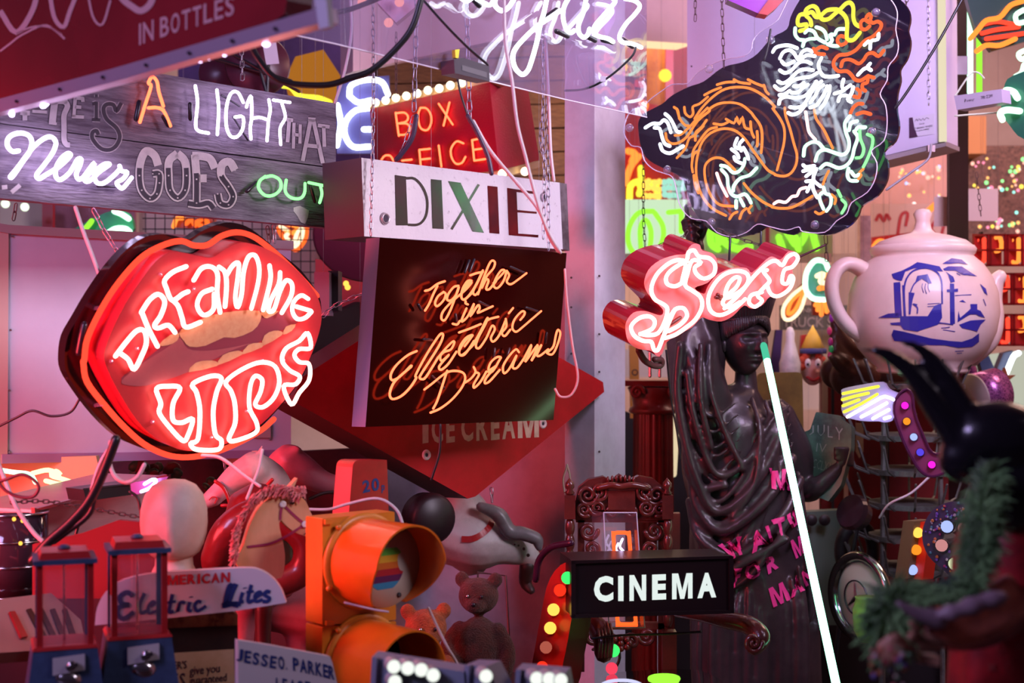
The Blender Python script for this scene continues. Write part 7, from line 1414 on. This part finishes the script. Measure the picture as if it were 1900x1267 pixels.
# --- dark hand with painted nails holding the teapot
HM = mat('dark_brown_skin', (.09, .025, .018), .35)
hn = thing('giant_hand', 'dark brown giant hand with pink and purple nails behind the teapot handle', 'hand prop', at(1600, 760, 5.35)); dh = 5.3; s = dh/F
blob('palm', [(at(1585, 700, dh), (46*s, 30*s, 40*s)), (at(1640, 700, dh+.05), (60*s, 34*s, 34*s)), (at(1555, 690, dh+.05), (34*s, 24*s, 34*s))], [((at(1600, 660, dh), at(1572, 640, dh-.03), at(1549, 600, dh-.02)), [15*s, 13*s, 10*s]), ((at(1590, 670, dh), at(1562, 655, dh-.04), at(1546, 622, dh-.03)), [14*s, 12*s, 9*s]), ((at(1585, 680, dh), at(1560, 668, dh-.05), at(1545, 640, dh-.04)), [14*s, 12*s, 9*s]), ((at(1590, 690, dh), at(1568, 672, dh-.06), at(1549, 662, dh-.06)), [14*s, 12*s, 9*s]), ((at(1600, 710, dh), at(1560, 680, dh-.07), at(1545, 664, dh-.08)), [15*s, 11*s, 8*s])], .007, HM, hn)
for x, y, c_ in ((1543, 590, (.45, .04, .6)), (1539, 614, (.85, .06, .22)), (1541, 634, (.6, .03, .25)), (1540, 660, (.85, .06, .22)), (1542, 648, (.05, .6, .15))): MB().ball(at(x, y, dh-.06), (5*s, 4*s, 8*s), 10).build('nail', mat('nail_%d' % x, c_, .15, coat=.6), hn, True)
# ================================================================== left shelf things, foreground figure, cables and chains
d = 3.75
panel('lit_yellow_board', 'pale yellow lit board with mint neon lying behind the cable bundle', 'sign', [(20, 850), (178, 846), (192, 905), (60, 935), (0, 925), (0, 850)], 4.0, mat('yellow_lit_board', (.62, .52, .25), .5, emit=None))  # yellow of the neon's light is put into the board colour
yn = thing('loose_neon', 'loose pale green neon script lying below the pale cabinet', 'neon tube', at(90, 910, 3.85))
for q_, m in (('0,872 25,876 55,880 66,895', N_MINT), ('60,878 90,872 112,882 104,874 95,882 120,890 160,905', glow('neon_pale_yellow', (.85, 1, .45), 1.8)), ('85,892 110,898 130,896 165,902', glow('neon_pale_yellow', (.85, 1, .45), 1.8))): neon(yn, lambda a, b, o: at(a, b, 3.85), tr(FULL, q_), 0, .0065, m)
mb4 = Plane((72, 940, 3.35), (270, 895, 3.75), (72, 1040, 3.35))
wc = thing('white_case', 'long brushed white metal case behind the candy machines', 'case', mb4.P(170, 1030, -.1))
MB().prism(mb4, [(66, 946), (310, 882), (320, 1010), (58, 1040)], 0, -.22).build('case_body', mat('brushed_white_metal', (.56, .42, .40), .3, .25, noise=(3, (.42, .30, .30), .35, .65), stretch=(1, 1, 5)), wc)
MB().prism(mb4, [(66, 944), (310, 880), (310, 884), (66, 949)], .004, -.01).build('lid_edge', M_CHROME, wc)
MB().prism(mb4, [(64, 942), (75, 945), (74, 962), (66, 962)], .01, 0).build('latch', mat('copper_latch', (.35, .12, .10), .4, .6), wc)
bt = thing('power_supply', 'black power supply box with paper label lying on the white case', 'transformer', at(195, 930, 3.3)); pX = vplane(155, 915, 3.25, 242, 3.35)
MB().prism(pX, [(155, 908), (160, 930), (243, 918), (240, 897)], 0, -.07).build('case', BLACK, bt)
MB().slab([at(154, 906, 3.25), at(242, 896, 3.34), at(232, 890, 3.45), at(160, 900, 3.36)], Vector((0, 0, -.004))).build('lid', mat('black_lid', (.03, .025, .03), .35), bt)
panel('glass_neon_plate', 'thin glass plate with violet neon leaning on the white case', 'sign', [(242, 896), (312, 884), (300, 905), (244, 920)], 3.5, mat('violet_glass', (.30, .16, .48), .2), th=.005)
tag(MB().tube(smooth([at(x, y, 3.48) for x, y in ((262, 912), (278, 905), (290, 892), (282, 890), (268, 898))], 4), .004, 6).build('violet_tube', N_LILAC, None, True), 'small violet neon curl left of the display head', 'neon tube')
pl3 = Plane((0, 1130, 2.9), (130, 1110, 3.1), (0, 1230, 2.75))
tr_ = thing('till_tray', 'old shop till tray with slots and a red strip at the left edge', 'tray', at(60, 1230, 3.0))
MB().prism(pl3, [(-60, 1118), (95, 1100), (150, 1150), (160, 1200), (-60, 1215)], 0, -.03).build('tray_body', mat('pinkish_metal', (.42, .26, .24), .45, .2), tr_)
for i in range(4): MB().prism(pl3, [(50+i*22, 1130), (58+i*22, 1128), (90+i*18, 1185), (80+i*18, 1187)], .004, 0).build('slot', M_DARKWOOD, tr_)
MB().prism(pl3, [(18, 1134), (28, 1133), (52, 1180), (40, 1182)], .006, 0).build('red_strip', M_RED, tr_)
panel('dark_red_ridge', 'dark red sloping board behind the two candy machines', 'board', [(60, 1010), (150, 990), (220, 965), (275, 970), (290, 1040), (280, 1110), (60, 1110)], 3.15, mat('deep_red_board', (.16, .008, .010), .5), th=.02)
panel('dark_shelf_fill', 'dark maroon board low behind the candy machines', 'board', box4(-80, 1060, 600, 1420), 4.25, mat('deep_maroon', (.07, .012, .016), .5), th=.03)
panel('plum_backdrop', 'dark plum board behind the carousel horses', 'board', [(-80, 880), (300, 850), (690, 830), (690, 1100), (-80, 1100)], 4.95, mat('plum_back', (.10, .02, .035), .6, noise=(5, (.04, .01, .015), .35, .6)), th=.03)
dm_ = thing('glass_drum', 'dark glass drum with chrome hoops at the left edge', 'drum', at(30, 1110, 3.3))
cD = at(25, 1100, 3.35); sD = 3.35/F
MB().lathe([(62*sD, 0), (62*sD, 150*sD)], cD, 32).build('glass_wall', mat('dark_glass', (.03, .02, .03), .08), dm_, True)
for z in (0, 55, 100, 150): MB().tube([cD+Vector((math.cos(a)*63*sD, math.sin(a)*63*sD, z*sD)) for a in [2*PI*i/32 for i in range(32)]], .003, 6, True).build('hoop', M_CHROME, dm_, True)
for x, y, c_ in ((26, 963, 0), (42, 966, 0), (38, 1008, 0)): tag(MB().ball(at(x, y, 3.2), .005, 8).build('fairy_bulb', glow('amber_small', (1, .55, .08), 1.6), None, True), 'tiny amber fairy light on the glass drum, ' + {26: 'left of the top pair', 42: 'right of the top pair', 38: 'lower single one'}[x], 'bulb')
panel('shop_sign_fragment', 'cream sign edge lettered tone under the lips', 'sign', [(418, 838), (478, 836), (478, 862), (418, 862)], 4.4, mat('cream_board', (.68, .58, .42), .6))
pot_ = thing('green_shelf_jumble', 'green glass and leaves glimpsed under the lips sign', 'plants', at(330, 900, 4.6)); random.seed(4)
for i in range(26): MB().ball(at(random.uniform(250, 400), random.uniform(862, 912), 4.6+random.uniform(-.1, .1)), (.018, .01, random.uniform(.01, .03)), 8, R3(random.uniform(0, 180), 'Y')).build('leaf', mat('dull_leaf', (.06, .12, .05), .5) if i % 3 else mat('ember_leaf', (.25, .03, .02), .5), pot_, True)
# ---- foreground masked figure -----------------------------------------------------
dp = 1.95; s = dp/F
fg = thing('masked_figure', 'blurred dark figure with tall black horns, green fur boa and red patterned robe, right foreground', 'costumed mannequin', at(1850, 1400, dp))
BK = mat('black_fur', (.006, .005, .007), .6, sheen=.2)
hb_ = MB(); hb_.ball(at(1850, 815, dp), (92*s, 60*s, 72*s), 24); hb_.ball(at(1800, 850, dp), (60*s, 40*s, 50*s), 16); hb_.ball(at(1880, 900, dp), (70*s, 50*s, 90*s), 16)
for pts, r in (([(1600, 648), (1640, 655), (1690, 690), (1730, 745), (1770, 800), (1800, 850)], (4, 12, 18, 24, 30, 36)), ([(1668, 634), (1710, 648), (1750, 690), (1775, 735), (1805, 790), (1830, 830)], (4, 11, 17, 22, 28, 34))):
    hb_.tube(smooth([at(x, y, dp+.0) for x, y in pts], 5), [q_*s for q_ in r], 14)
mk = merge(hb_, .006, 2).build('horned_hood', mat('gloss_black_hood', (.008, .007, .010), .25, coat=.3), fg, True)
tb_ = MB(); drape(tb_, [(at(1890, 900, dp+.05), 60*s, 50*s), (at(1890, 1000, dp+.05), 120*s, 80*s), (at(1900, 1120, dp+.05), 130*s, 90*s), (at(1900, 1300, dp+.05), 140*s, 100*s), (at(1900, 1420, dp+.05), 150*s, 110*s)], lambda th, t: .05*math.sin(7*th+4*t), 64)
rb_ = tb_.build('robe', mat('crimson_robe', (.70, .02, .025), .45, noise=(5, (.10, .006, .01), .35, .6)), fg, True)
sl = MB(); drape(sl, [(at(1870, 1120, dp-.03), 46*s, 50*s), (at(1820, 1140, dp-.08), 44*s, 56*s), (at(1760, 1150, dp-.12), 30*s, 50*s), (at(1715, 1140, dp-.14), 16*s, 30*s)], lambda th, t: .12*math.sin(5*th+9*t), 40)
sl.build('sleeve', mat('orange_satin', (.85, .20, .08), .3, sheen=.3, noise=(8, (.20, .02, .015), .35, .6)), fg, True)
fr_ = onto([rb_]); PT = mat('robe_motif', (.42, .06, .05), .5)
for i in range(5):
    for j in range(4):
        cx_, cy_ = 1840+j*34+(17 if i % 2 else 0), 1085+i*38
        x = MB()
        if (i+j) % 2:
            x.ribbon(fr_, [(cx_-9, cy_), (cx_, cy_-11), (cx_+9, cy_), (cx_, cy_+11)], 2.6, k=1, closed=True, off=.004)
        else:
            for a in range(4): x.ribbon(fr_, [(cx_, cy_), (cx_+math.cos(a*PI/2+.78)*9, cy_+math.sin(a*PI/2+.78)*9)], 4, k=1, off=.004)
        if x.v: x.build('robe_motif', PT, fg)
ar = MB().tube(smooth([at(1858, 1108, dp-.16), at(1820, 1118, dp-.17), at(1780, 1132, dp-.18), at(1745, 1140, dp-.18)], 6), [12*s, 16*s, 13*s, 17*s, 12*s, 15*s, 9*s], 12).tube(smooth([at(1740, 1150, dp-.16), at(1700, 1138, dp-.17), at(1668, 1120, dp-.18)], 4), [18*s, 12*s, 5*s], 10)
ar.build('ruff', mat('silver_ruff', (.32, .22, .25), .4), fg, True)
hand = MB(); hand.ball(at(1675, 1190, dp-.14), (30*s, 18*s, 16*s), 14)
for i, (x1, y1, x2, y2) in enumerate(((1660, 1182, 1632, 1196), (1658, 1190, 1630, 1208), (1660, 1198, 1636, 1222), (1668, 1204, 1648, 1230))): hand.tube(smooth([at(1676+i*2, 1190, dp-.14), at(x1, y1, dp-.17), at(x2, y2, dp-.165)], 4), [9*s, 8.5*s, 6.5*s], 10)
hand.tube(smooth([at(1690, 1184, dp-.14), at(1700, 1168, dp-.17), at(1690, 1155, dp-.18)], 4), [10*s, 8.5*s, 6*s], 10); hand.tube([at(1690, 1192, dp-.14), at(1740, 1185, dp-.13)], [16*s, 20*s], 12)
merge(hand, .0035, 2).build('hand', mat('beige_mannequin', (.52, .26, .16), .45), fg, True)
MB().box(at(1722, 1222, dp-.13), (34*s, .02, 16*s), R3(8, 'Y')).build('lower_finger_block', MATS['beige_mannequin'], fg)
fur = MB(); random.seed(12)
path = smooth([at(x, y, dp-z) for x, y, z in ((1835, 875, .07), (1822, 940, .10), (1815, 1010, .11), (1800, 1070, .12), (1760, 1100, .13), (1710, 1105, .13), (1665, 1110, .13), (1650, 1150, .13), (1655, 1190, .10))], 12)
for i, p in enumerate(path):
    t = i/len(path); w_ = 31+10*math.sin(3*PI*t)+(12 if .75 < t < .95 else 0)
    for k in range(34):
        v = Vector((random.gauss(0, 1), random.gauss(0, 1), random.gauss(0, 1))).normalized(); v.y = -abs(v.y)*.6; L_ = random.uniform(.5, 1.3)*w_*s
        fur.tube([p+v*.3*w_*s, p+v*L_*.8+Vector((random.uniform(-1, 1), 0, -1))*3*s, p+v*L_*1.15+Vector((random.uniform(-1, 1), 0, -2))*4*s], [.0022, .0016, .0006], 3, caps=False)
fo = fur.build('fur_boa', mat('grey_green_fur', (.26, .50, .17), .9, noise=(20, (.08, .20, .06), .35, .6), sheen=.5), fg); fo['kind'] = 'stuff'
MB().tube([p+Vector((0, .01, 0)) for p in path], 22*s, 10).build('boa_core', mat('dark_green_core', (.02, .05, .03), .9), fg, True)
br = thing('beaded_bracelet', 'blurred bunch of coloured beads by the beige hand in the lower right', 'beads', at(1640, 1260, dp-.14)); random.seed(8)
for i in range(34): MB().ball(at(random.gauss(1650, 22), random.gauss(1222, 20), dp-.19+random.uniform(-.02, .02)), random.uniform(3, 6)*s, 8).build('bead', mat('bead_%d' % (i % 5), ((.5, .1, .12), (.12, .10, .3), (.45, .14, .05), (.10, .22, .10), (.5, .32, .3))[i % 5], .3), br, True)
gp = thing('green_vase', 'small lime-green glazed pot behind the fur boa', 'pot', at(1612, 1200, 4.0)); MB().lathe([(16*.0015, 0), (26*.0015, .03), (28*.0015, .09), (22*.0015, .12), (24*.0015, .125)], at(1610, 1190, 4.0), 24).build('pot_body', mat('lime_glaze', (.30, .55, .10), .3), gp, True)
# ---- cables ---------------------------------------------------------------------------
cable([at(x, y, 2.9) for x, y in ((215, 815), (190, 880), (165, 930), (130, 970), (90, 1005), (60, 1040))], .010, BLACK, 'thick black cable bundle hanging below the lips to the lower left')
cable([at(x, y, 2.95) for x, y in ((210, 822), (180, 890), (168, 950), (120, 990), (100, 1005))], .006, BLACK, 'thin black cable alongside the thick bundle')
cable([at(x, y, 3.0) for x, y in ((212, 820), (186, 860), (170, 910))], .0045, WHITE_CABLE, 'pale cable inside the top of the black bundle')
cable([at(x, y, 3.2) for x, y in ((241, 912), (256, 925), (262, 960), (266, 985))], .0035, BLACK, 'black lead curving down from the power supply box')
cable([at(x, y, 3.3) for x, y in ((155, 935), (145, 975), (138, 1000))], .004, BLACK, 'short black lead in front of the white case')
cable([at(x, y, 3.0) for x, y in ((205, 820), (204, 860), (215, 885), (235, 895), (255, 885), (268, 862))], .0045, WHITE_CABLE, 'pale cable loop hanging under the lips sign')
cable([at(x, y, 3.1) for x, y in ((-20, 815), (5, 880), (30, 940), (60, 985), (80, 1005))], .005, WHITE_CABLE, 'pale cable running down the left edge past the case')
cable([at(x, y, 3.0) for x, y in ((-10, 895), (10, 890), (40, 880), (62, 890), (72, 905), (60, 922), (30, 920), (5, 905), (-10, 880))], .0035, mat('maroon_cord', (.10, .015, .03), .5), 'maroon cord loop at the left edge')
cable([at(x, y, 3.35) for x, y in ((-20, 800), (30, 775), (60, 762), (95, 772), (130, 765), (148, 740))], .003, BLACK, 'black cable from the left edge to the lips sign')
cable([at(x, y, 3.2) for x, y in ((140, 385), (155, 430), (172, 475), (188, 520))], .0045, WHITE_CABLE, 'white cable from the plank sign to the lips sign')
cable([at(x, y, 3.3) for x, y in ((375, 845), (410, 850), (450, 880), (482, 902))], .004, WHITE_CABLE, 'white cable from under the lips across the horses')
cable([at(x, y, 3.3) for x, y in ((487, 835), (480, 870), (466, 905), (458, 925))], .0035, WHITE_CABLE, 'white cord falling straight above the hobby horse')
cable([at(x, y, 3.2) for x, y in ((570, 945), (610, 945), (645, 935), (700, 925), (735, 945), (750, 980))], .0035, WHITE_CABLE, 'white cable passing behind the top of the traffic light')
cable([at(x, y, 2.9) for x, y in ((640, 1118), (690, 1130), (720, 1135))], .0022, WHITE_CABLE, 'thin white wire under the upper hood')
cable([at(x, y, 3.0) for x, y in ((795, 1128), (810, 1160), (830, 1200), (852, 1240), (860, 1290))], .003, WHITE_CABLE, 'thin white cable hanging over the orange bear')
cable([at(x, y, 3.6) for x, y in ((1048, 500), (1052, 560), (1062, 640), (1072, 700), (1060, 732), (1040, 736), (1030, 722))], .0032, mat('pink_cable', (.75, .40, .42), .45), 'pink cable looping at the right side of the black light box')
cable([at(x, y, 3.75) for x, y in ((817, 788), (815, 840), (800, 890))], .0035, BLACK, 'black cable hanging in front of the diamond sign')
cable([at(x, y, 3.2) for x, y in ((935, -10), (938, 80), (950, 150), (960, 230), (975, 290), (990, 350), (1005, 400), (1022, 440), (1040, 468))], .0038, WHITE_CABLE, 'white cable running down in front of the box signs from the top')
cable([at(x, y, 3.4) for x, y in ((878, 225), (910, 280), (960, 340), (1000, 390), (1020, 440), (1036, 466))], .0045, WHITE_CABLE, 'white cable sloping across the DIXIE face')
cable([at(x, y, 3.35) for x, y in ((868, 215), (885, 245), (905, 290), (912, 322))], .0055, mat('dark_sleeve', (.05, .03, .07), .4), 'dark sleeved cable hooked on the chain above DIXIE')
cable([at(x, y, 3.35) for x, y in ((773, 215), (765, 255), (745, 285), (735, 296))], .006, mat('dark_sleeve', (.05, .03, .07), .4), 'dark sleeve tied at the left chain above DIXIE')
cable([at(x, y, 3.1) for x, y in ((784, -10), (765, 50), (735, 90), (690, 130), (650, 145), (600, 158), (520, 150), (480, 110), (460, 70), (440, 50))], .007, BLACK, 'thick black cable swooping across the top')
cable([at(x, y, 3.2) for x, y in ((540, 0), (590, 20), (640, 20), (720, -10))], .006, BLACK, 'black cable sagging at the top edge beside the bottle sign')
cable([at(x, y, 3.2) for x, y in ((785, 0), (830, 50), (870, 90), (905, 120))], .003, BLACK, 'thin black cable sloping to the transformer')
cable([at(x, y, 3.5) for x, y in ((848, 140), (855, 175), (868, 215))], .0028, BLACK, 'thin black lead from the transformer to the chain')
cable([at(x, y, 3.7) for x, y in ((650, -10), (652, 60), (640, 130), (622, 190))], .004, WHITE_CABLE, 'pale cable hanging left of the ticket sign')
cable([at(x, y, 3.7) for x, y in ((1012, 60), (1018, 180), (1022, 280), (1028, 335))], .004, WHITE_CABLE, 'pale cable hanging beside the right chains')
cable([at(x, y, 3.8) for x, y in ((1180, 88), (1172, 105), (1140, 135), (1110, 155), (1080, 166), (1048, 168))], .003, BLACK, 'black lead from the last jazz letter to the column')
tag(MB().box(at(1119, 147, 3.78), (.014, .006, .014)).build('cable_clip', mat('clip_grey', (.5, .45, .55), .5)), 'small grey clip on the black lead by the column', 'clip')
cable([at(x, y, 3.95) for x, y in ((1430, 55), (1424, 90), (1418, 110))], .003, BLACK, 'short black lead below the violet sign end')
cable([at(x, y, 3.95) for x, y in ((1790, -10), (1740, 80), (1690, 160), (1662, 200))], .004, BLACK, 'straight black cable crossing the light box face')
cable([at(x, y, 4.7) for x, y in ((1728, 268), (1722, 295), (1690, 320), (1645, 352))], .004, mat('grey_cable', (.35, .30, .33), .5), 'grey cable from the plug under the light box to the dragon')
tag(MB().box(at(1727, 276, 4.75), (.024, .02, .022)).build('cable_plug', mat('rose_plug', (.6, .42, .42), .5)), 'pinkish cable gland under the light box', 'plug')
cable([at(x, y, 4.2) for x, y in ((1530, 455), (1480, 478), (1430, 500), (1400, 520))], .0032, mat('maroon_cord', (.10, .015, .03), .5), 'maroon cord behind the pink script sign')
cable([at(x, y, 4.2) for x, y in ((1355, 440), (1352, 500))], .0035, BLACK, 'thin black rod under the dragon, left')
cable([at(x, y, 4.2) for x, y in ((1412, 430), (1412, 475))], .0035, BLACK, 'thin black rod under the dragon, right')
cable([at(x, y, 4.4) for x, y in ((1236, 650), (1245, 740), (1256, 800), (1262, 850))], .003, BLACK, 'thin black cable beside the raised sleeve of the statue')
cable([at(x, y, 4.7) for x, y in ((1724, 885), (1690, 915), (1650, 935), (1632, 960))], .004, WHITE_CABLE, 'white cable from the purple marquee to the rack')
cable([at(x, y, 3.58) for x, y in ((1100, 1184), (1160, 1178), (1240, 1176), (1300, 1172))], .003, BLACK, 'thin black cable stretched below the cinema light box')
cable([at(x, y, 4.6) for x, y in ((1052, 865), (1045, 890), (1050, 920), (1058, 890), (1052, 862))], .003, mat('beige_cable', (.5, .36, .26), .5), 'coil of beige cable hung on the column by the chair')
# ---- chains -----------------------------------------------------------------------
for pts, lab, L_, W_, m in (
    ([(692, -10, 3.78), (693, 180, 3.78), (688, 435, 3.76)], 'long chain hanging down the left end of the DIXIE sign', .022, .009, STEEL),
    ([(774, -10, 3.9), (771, 90, 3.9), (768, 215, 3.9)], 'heavy chain above the left of the DIXIE sign', .034, .014, STEEL), ([(768, 215, 3.9), (750, 270, 3.9), (738, 300, 3.9)], 'short chain bunch hooked left above the DIXIE letters', .028, .013, STEEL),
    ([(866, -10, 3.9), (868, 100, 3.9), (872, 230, 3.9)], 'heavy chain above the middle of the DIXIE sign', .034, .015, STEEL),
    ([(1008, 40, 4.1), (1008, 200, 4.1), (1010, 340, 4.1), (1008, 438, 4.1)], 'left of the twin chains at the right end of the DIXIE sign', .026, .010, STEEL), ([(1016, 180, 4.15), (1017, 300, 4.15), (1018, 466, 4.15)], 'right of the twin chains at the right end of the DIXIE sign', .026, .010, STEEL),
    ([(1008, 200, 4.12), (1003, 260, 4.12), (1012, 300, 4.12)], 'doubled slack chain loop above the twin chains', .024, .010, STEEL), ([(955, -10, 4.3), (955, 60, 4.3)], 'short chain behind the jazz letters', .026, .011, STEEL), ([(735, 60, 5.0), (735, 180, 5.0)], 'thin chain behind the heavy left chain', .022, .009, RUST),
    ([(173, 388, 3.3), (195, 430, 3.3), (222, 472, 3.3)], 'chain from the plank sign to the back of the lips', .030, .012, STEEL), ([(30, 378, 3.5), (24, 415, 3.5)], 'short chain at the left top corner of the pale cabinet', .024, .010, RUST),
    ([(496, 420, 3.9), (500, 450, 3.9)], 'dark chain above the right shoulder of the lips', .026, .012, RUST), ([(508, 418, 3.9), (510, 458, 3.9)], 'bright chain above the right shoulder of the lips', .028, .012, STEEL), ([(598, 588, 4.0), (620, 568, 4.0), (672, 545, 4.0)], 'chain from the lips corner to the black light box', .026, .012, STEEL),
    ([(20, 932, 3.1), (80, 930, 3.15), (150, 940, 3.2), (262, 960, 3.25)], 'dark chain draped across the front of the white case', .016, .008, RUST), ([(158, 105, 4.4), (158, 105.5, 4.4)], '', 0, 0, STEEL),
    ([(448, 90, 3.6), (450, 150, 3.55)], 'chain holding the plank sign from above', .024, .010, STEEL), ([(1339, -10, 4.35), (1341, 60, 4.35), (1343, 120, 4.35)], 'chain hanging to the left cover bolt of the dragon', .026, .009, RUST), ([(1290, -10, 4.8), (1290, 38, 4.8)], 'short chain on the light box above the dragon', .026, .009, RUST),
    ([(1722, -10, 4.72), (1723, 90, 4.72), (1723, 190, 4.72)], 'thin chain hanging in front of the right side of the light box', .024, .009, STEEL), ([(1684, -10, 4.3), (1680, 15, 4.3)], 'chain end at the top right of the dragon board', .026, .010, RUST), ([(1200, 468, 4.3), (1225, 455, 4.3), (1265, 440, 4.3), (1275, 430, 4.3)], 'chain from the pink script sign to the bronze hand', .024, .010, RUST),
    ([(1330, 425, 4.25), (1380, 445, 4.25), (1432, 460, 4.25)], 'dark chain sagging under the dragon', .026, .010, RUST), ([(1532, 437, 4.4), (1534, 490, 4.4)], 'chain below the lower right bolt of the dragon', .030, .011, RUST), ([(1194, 290, 4.9), (1194, 400, 4.9), (1198, 475, 4.9)], 'chain in front of the lime letter O box', .026, .010, RUST),
    ([(1812, 320, 5.3), (1820, 400, 5.3)], 'thin chain by the paper sheet right of the dark post', .024, .010, RUST), ([(912, 905, 4.4), (913, 935, 4.4)], 'short chain above the grey mane', .026, .011, STEEL), ([(415, 852, 4.0), (420, 880, 4.0)], 'tiny chain above the pale carousel horse', .018, .008, STEEL)):
    if lab: chain([at(*p) for p in pts], lab, L_, W_, .0019 if L_ > .03 else .0014, m)
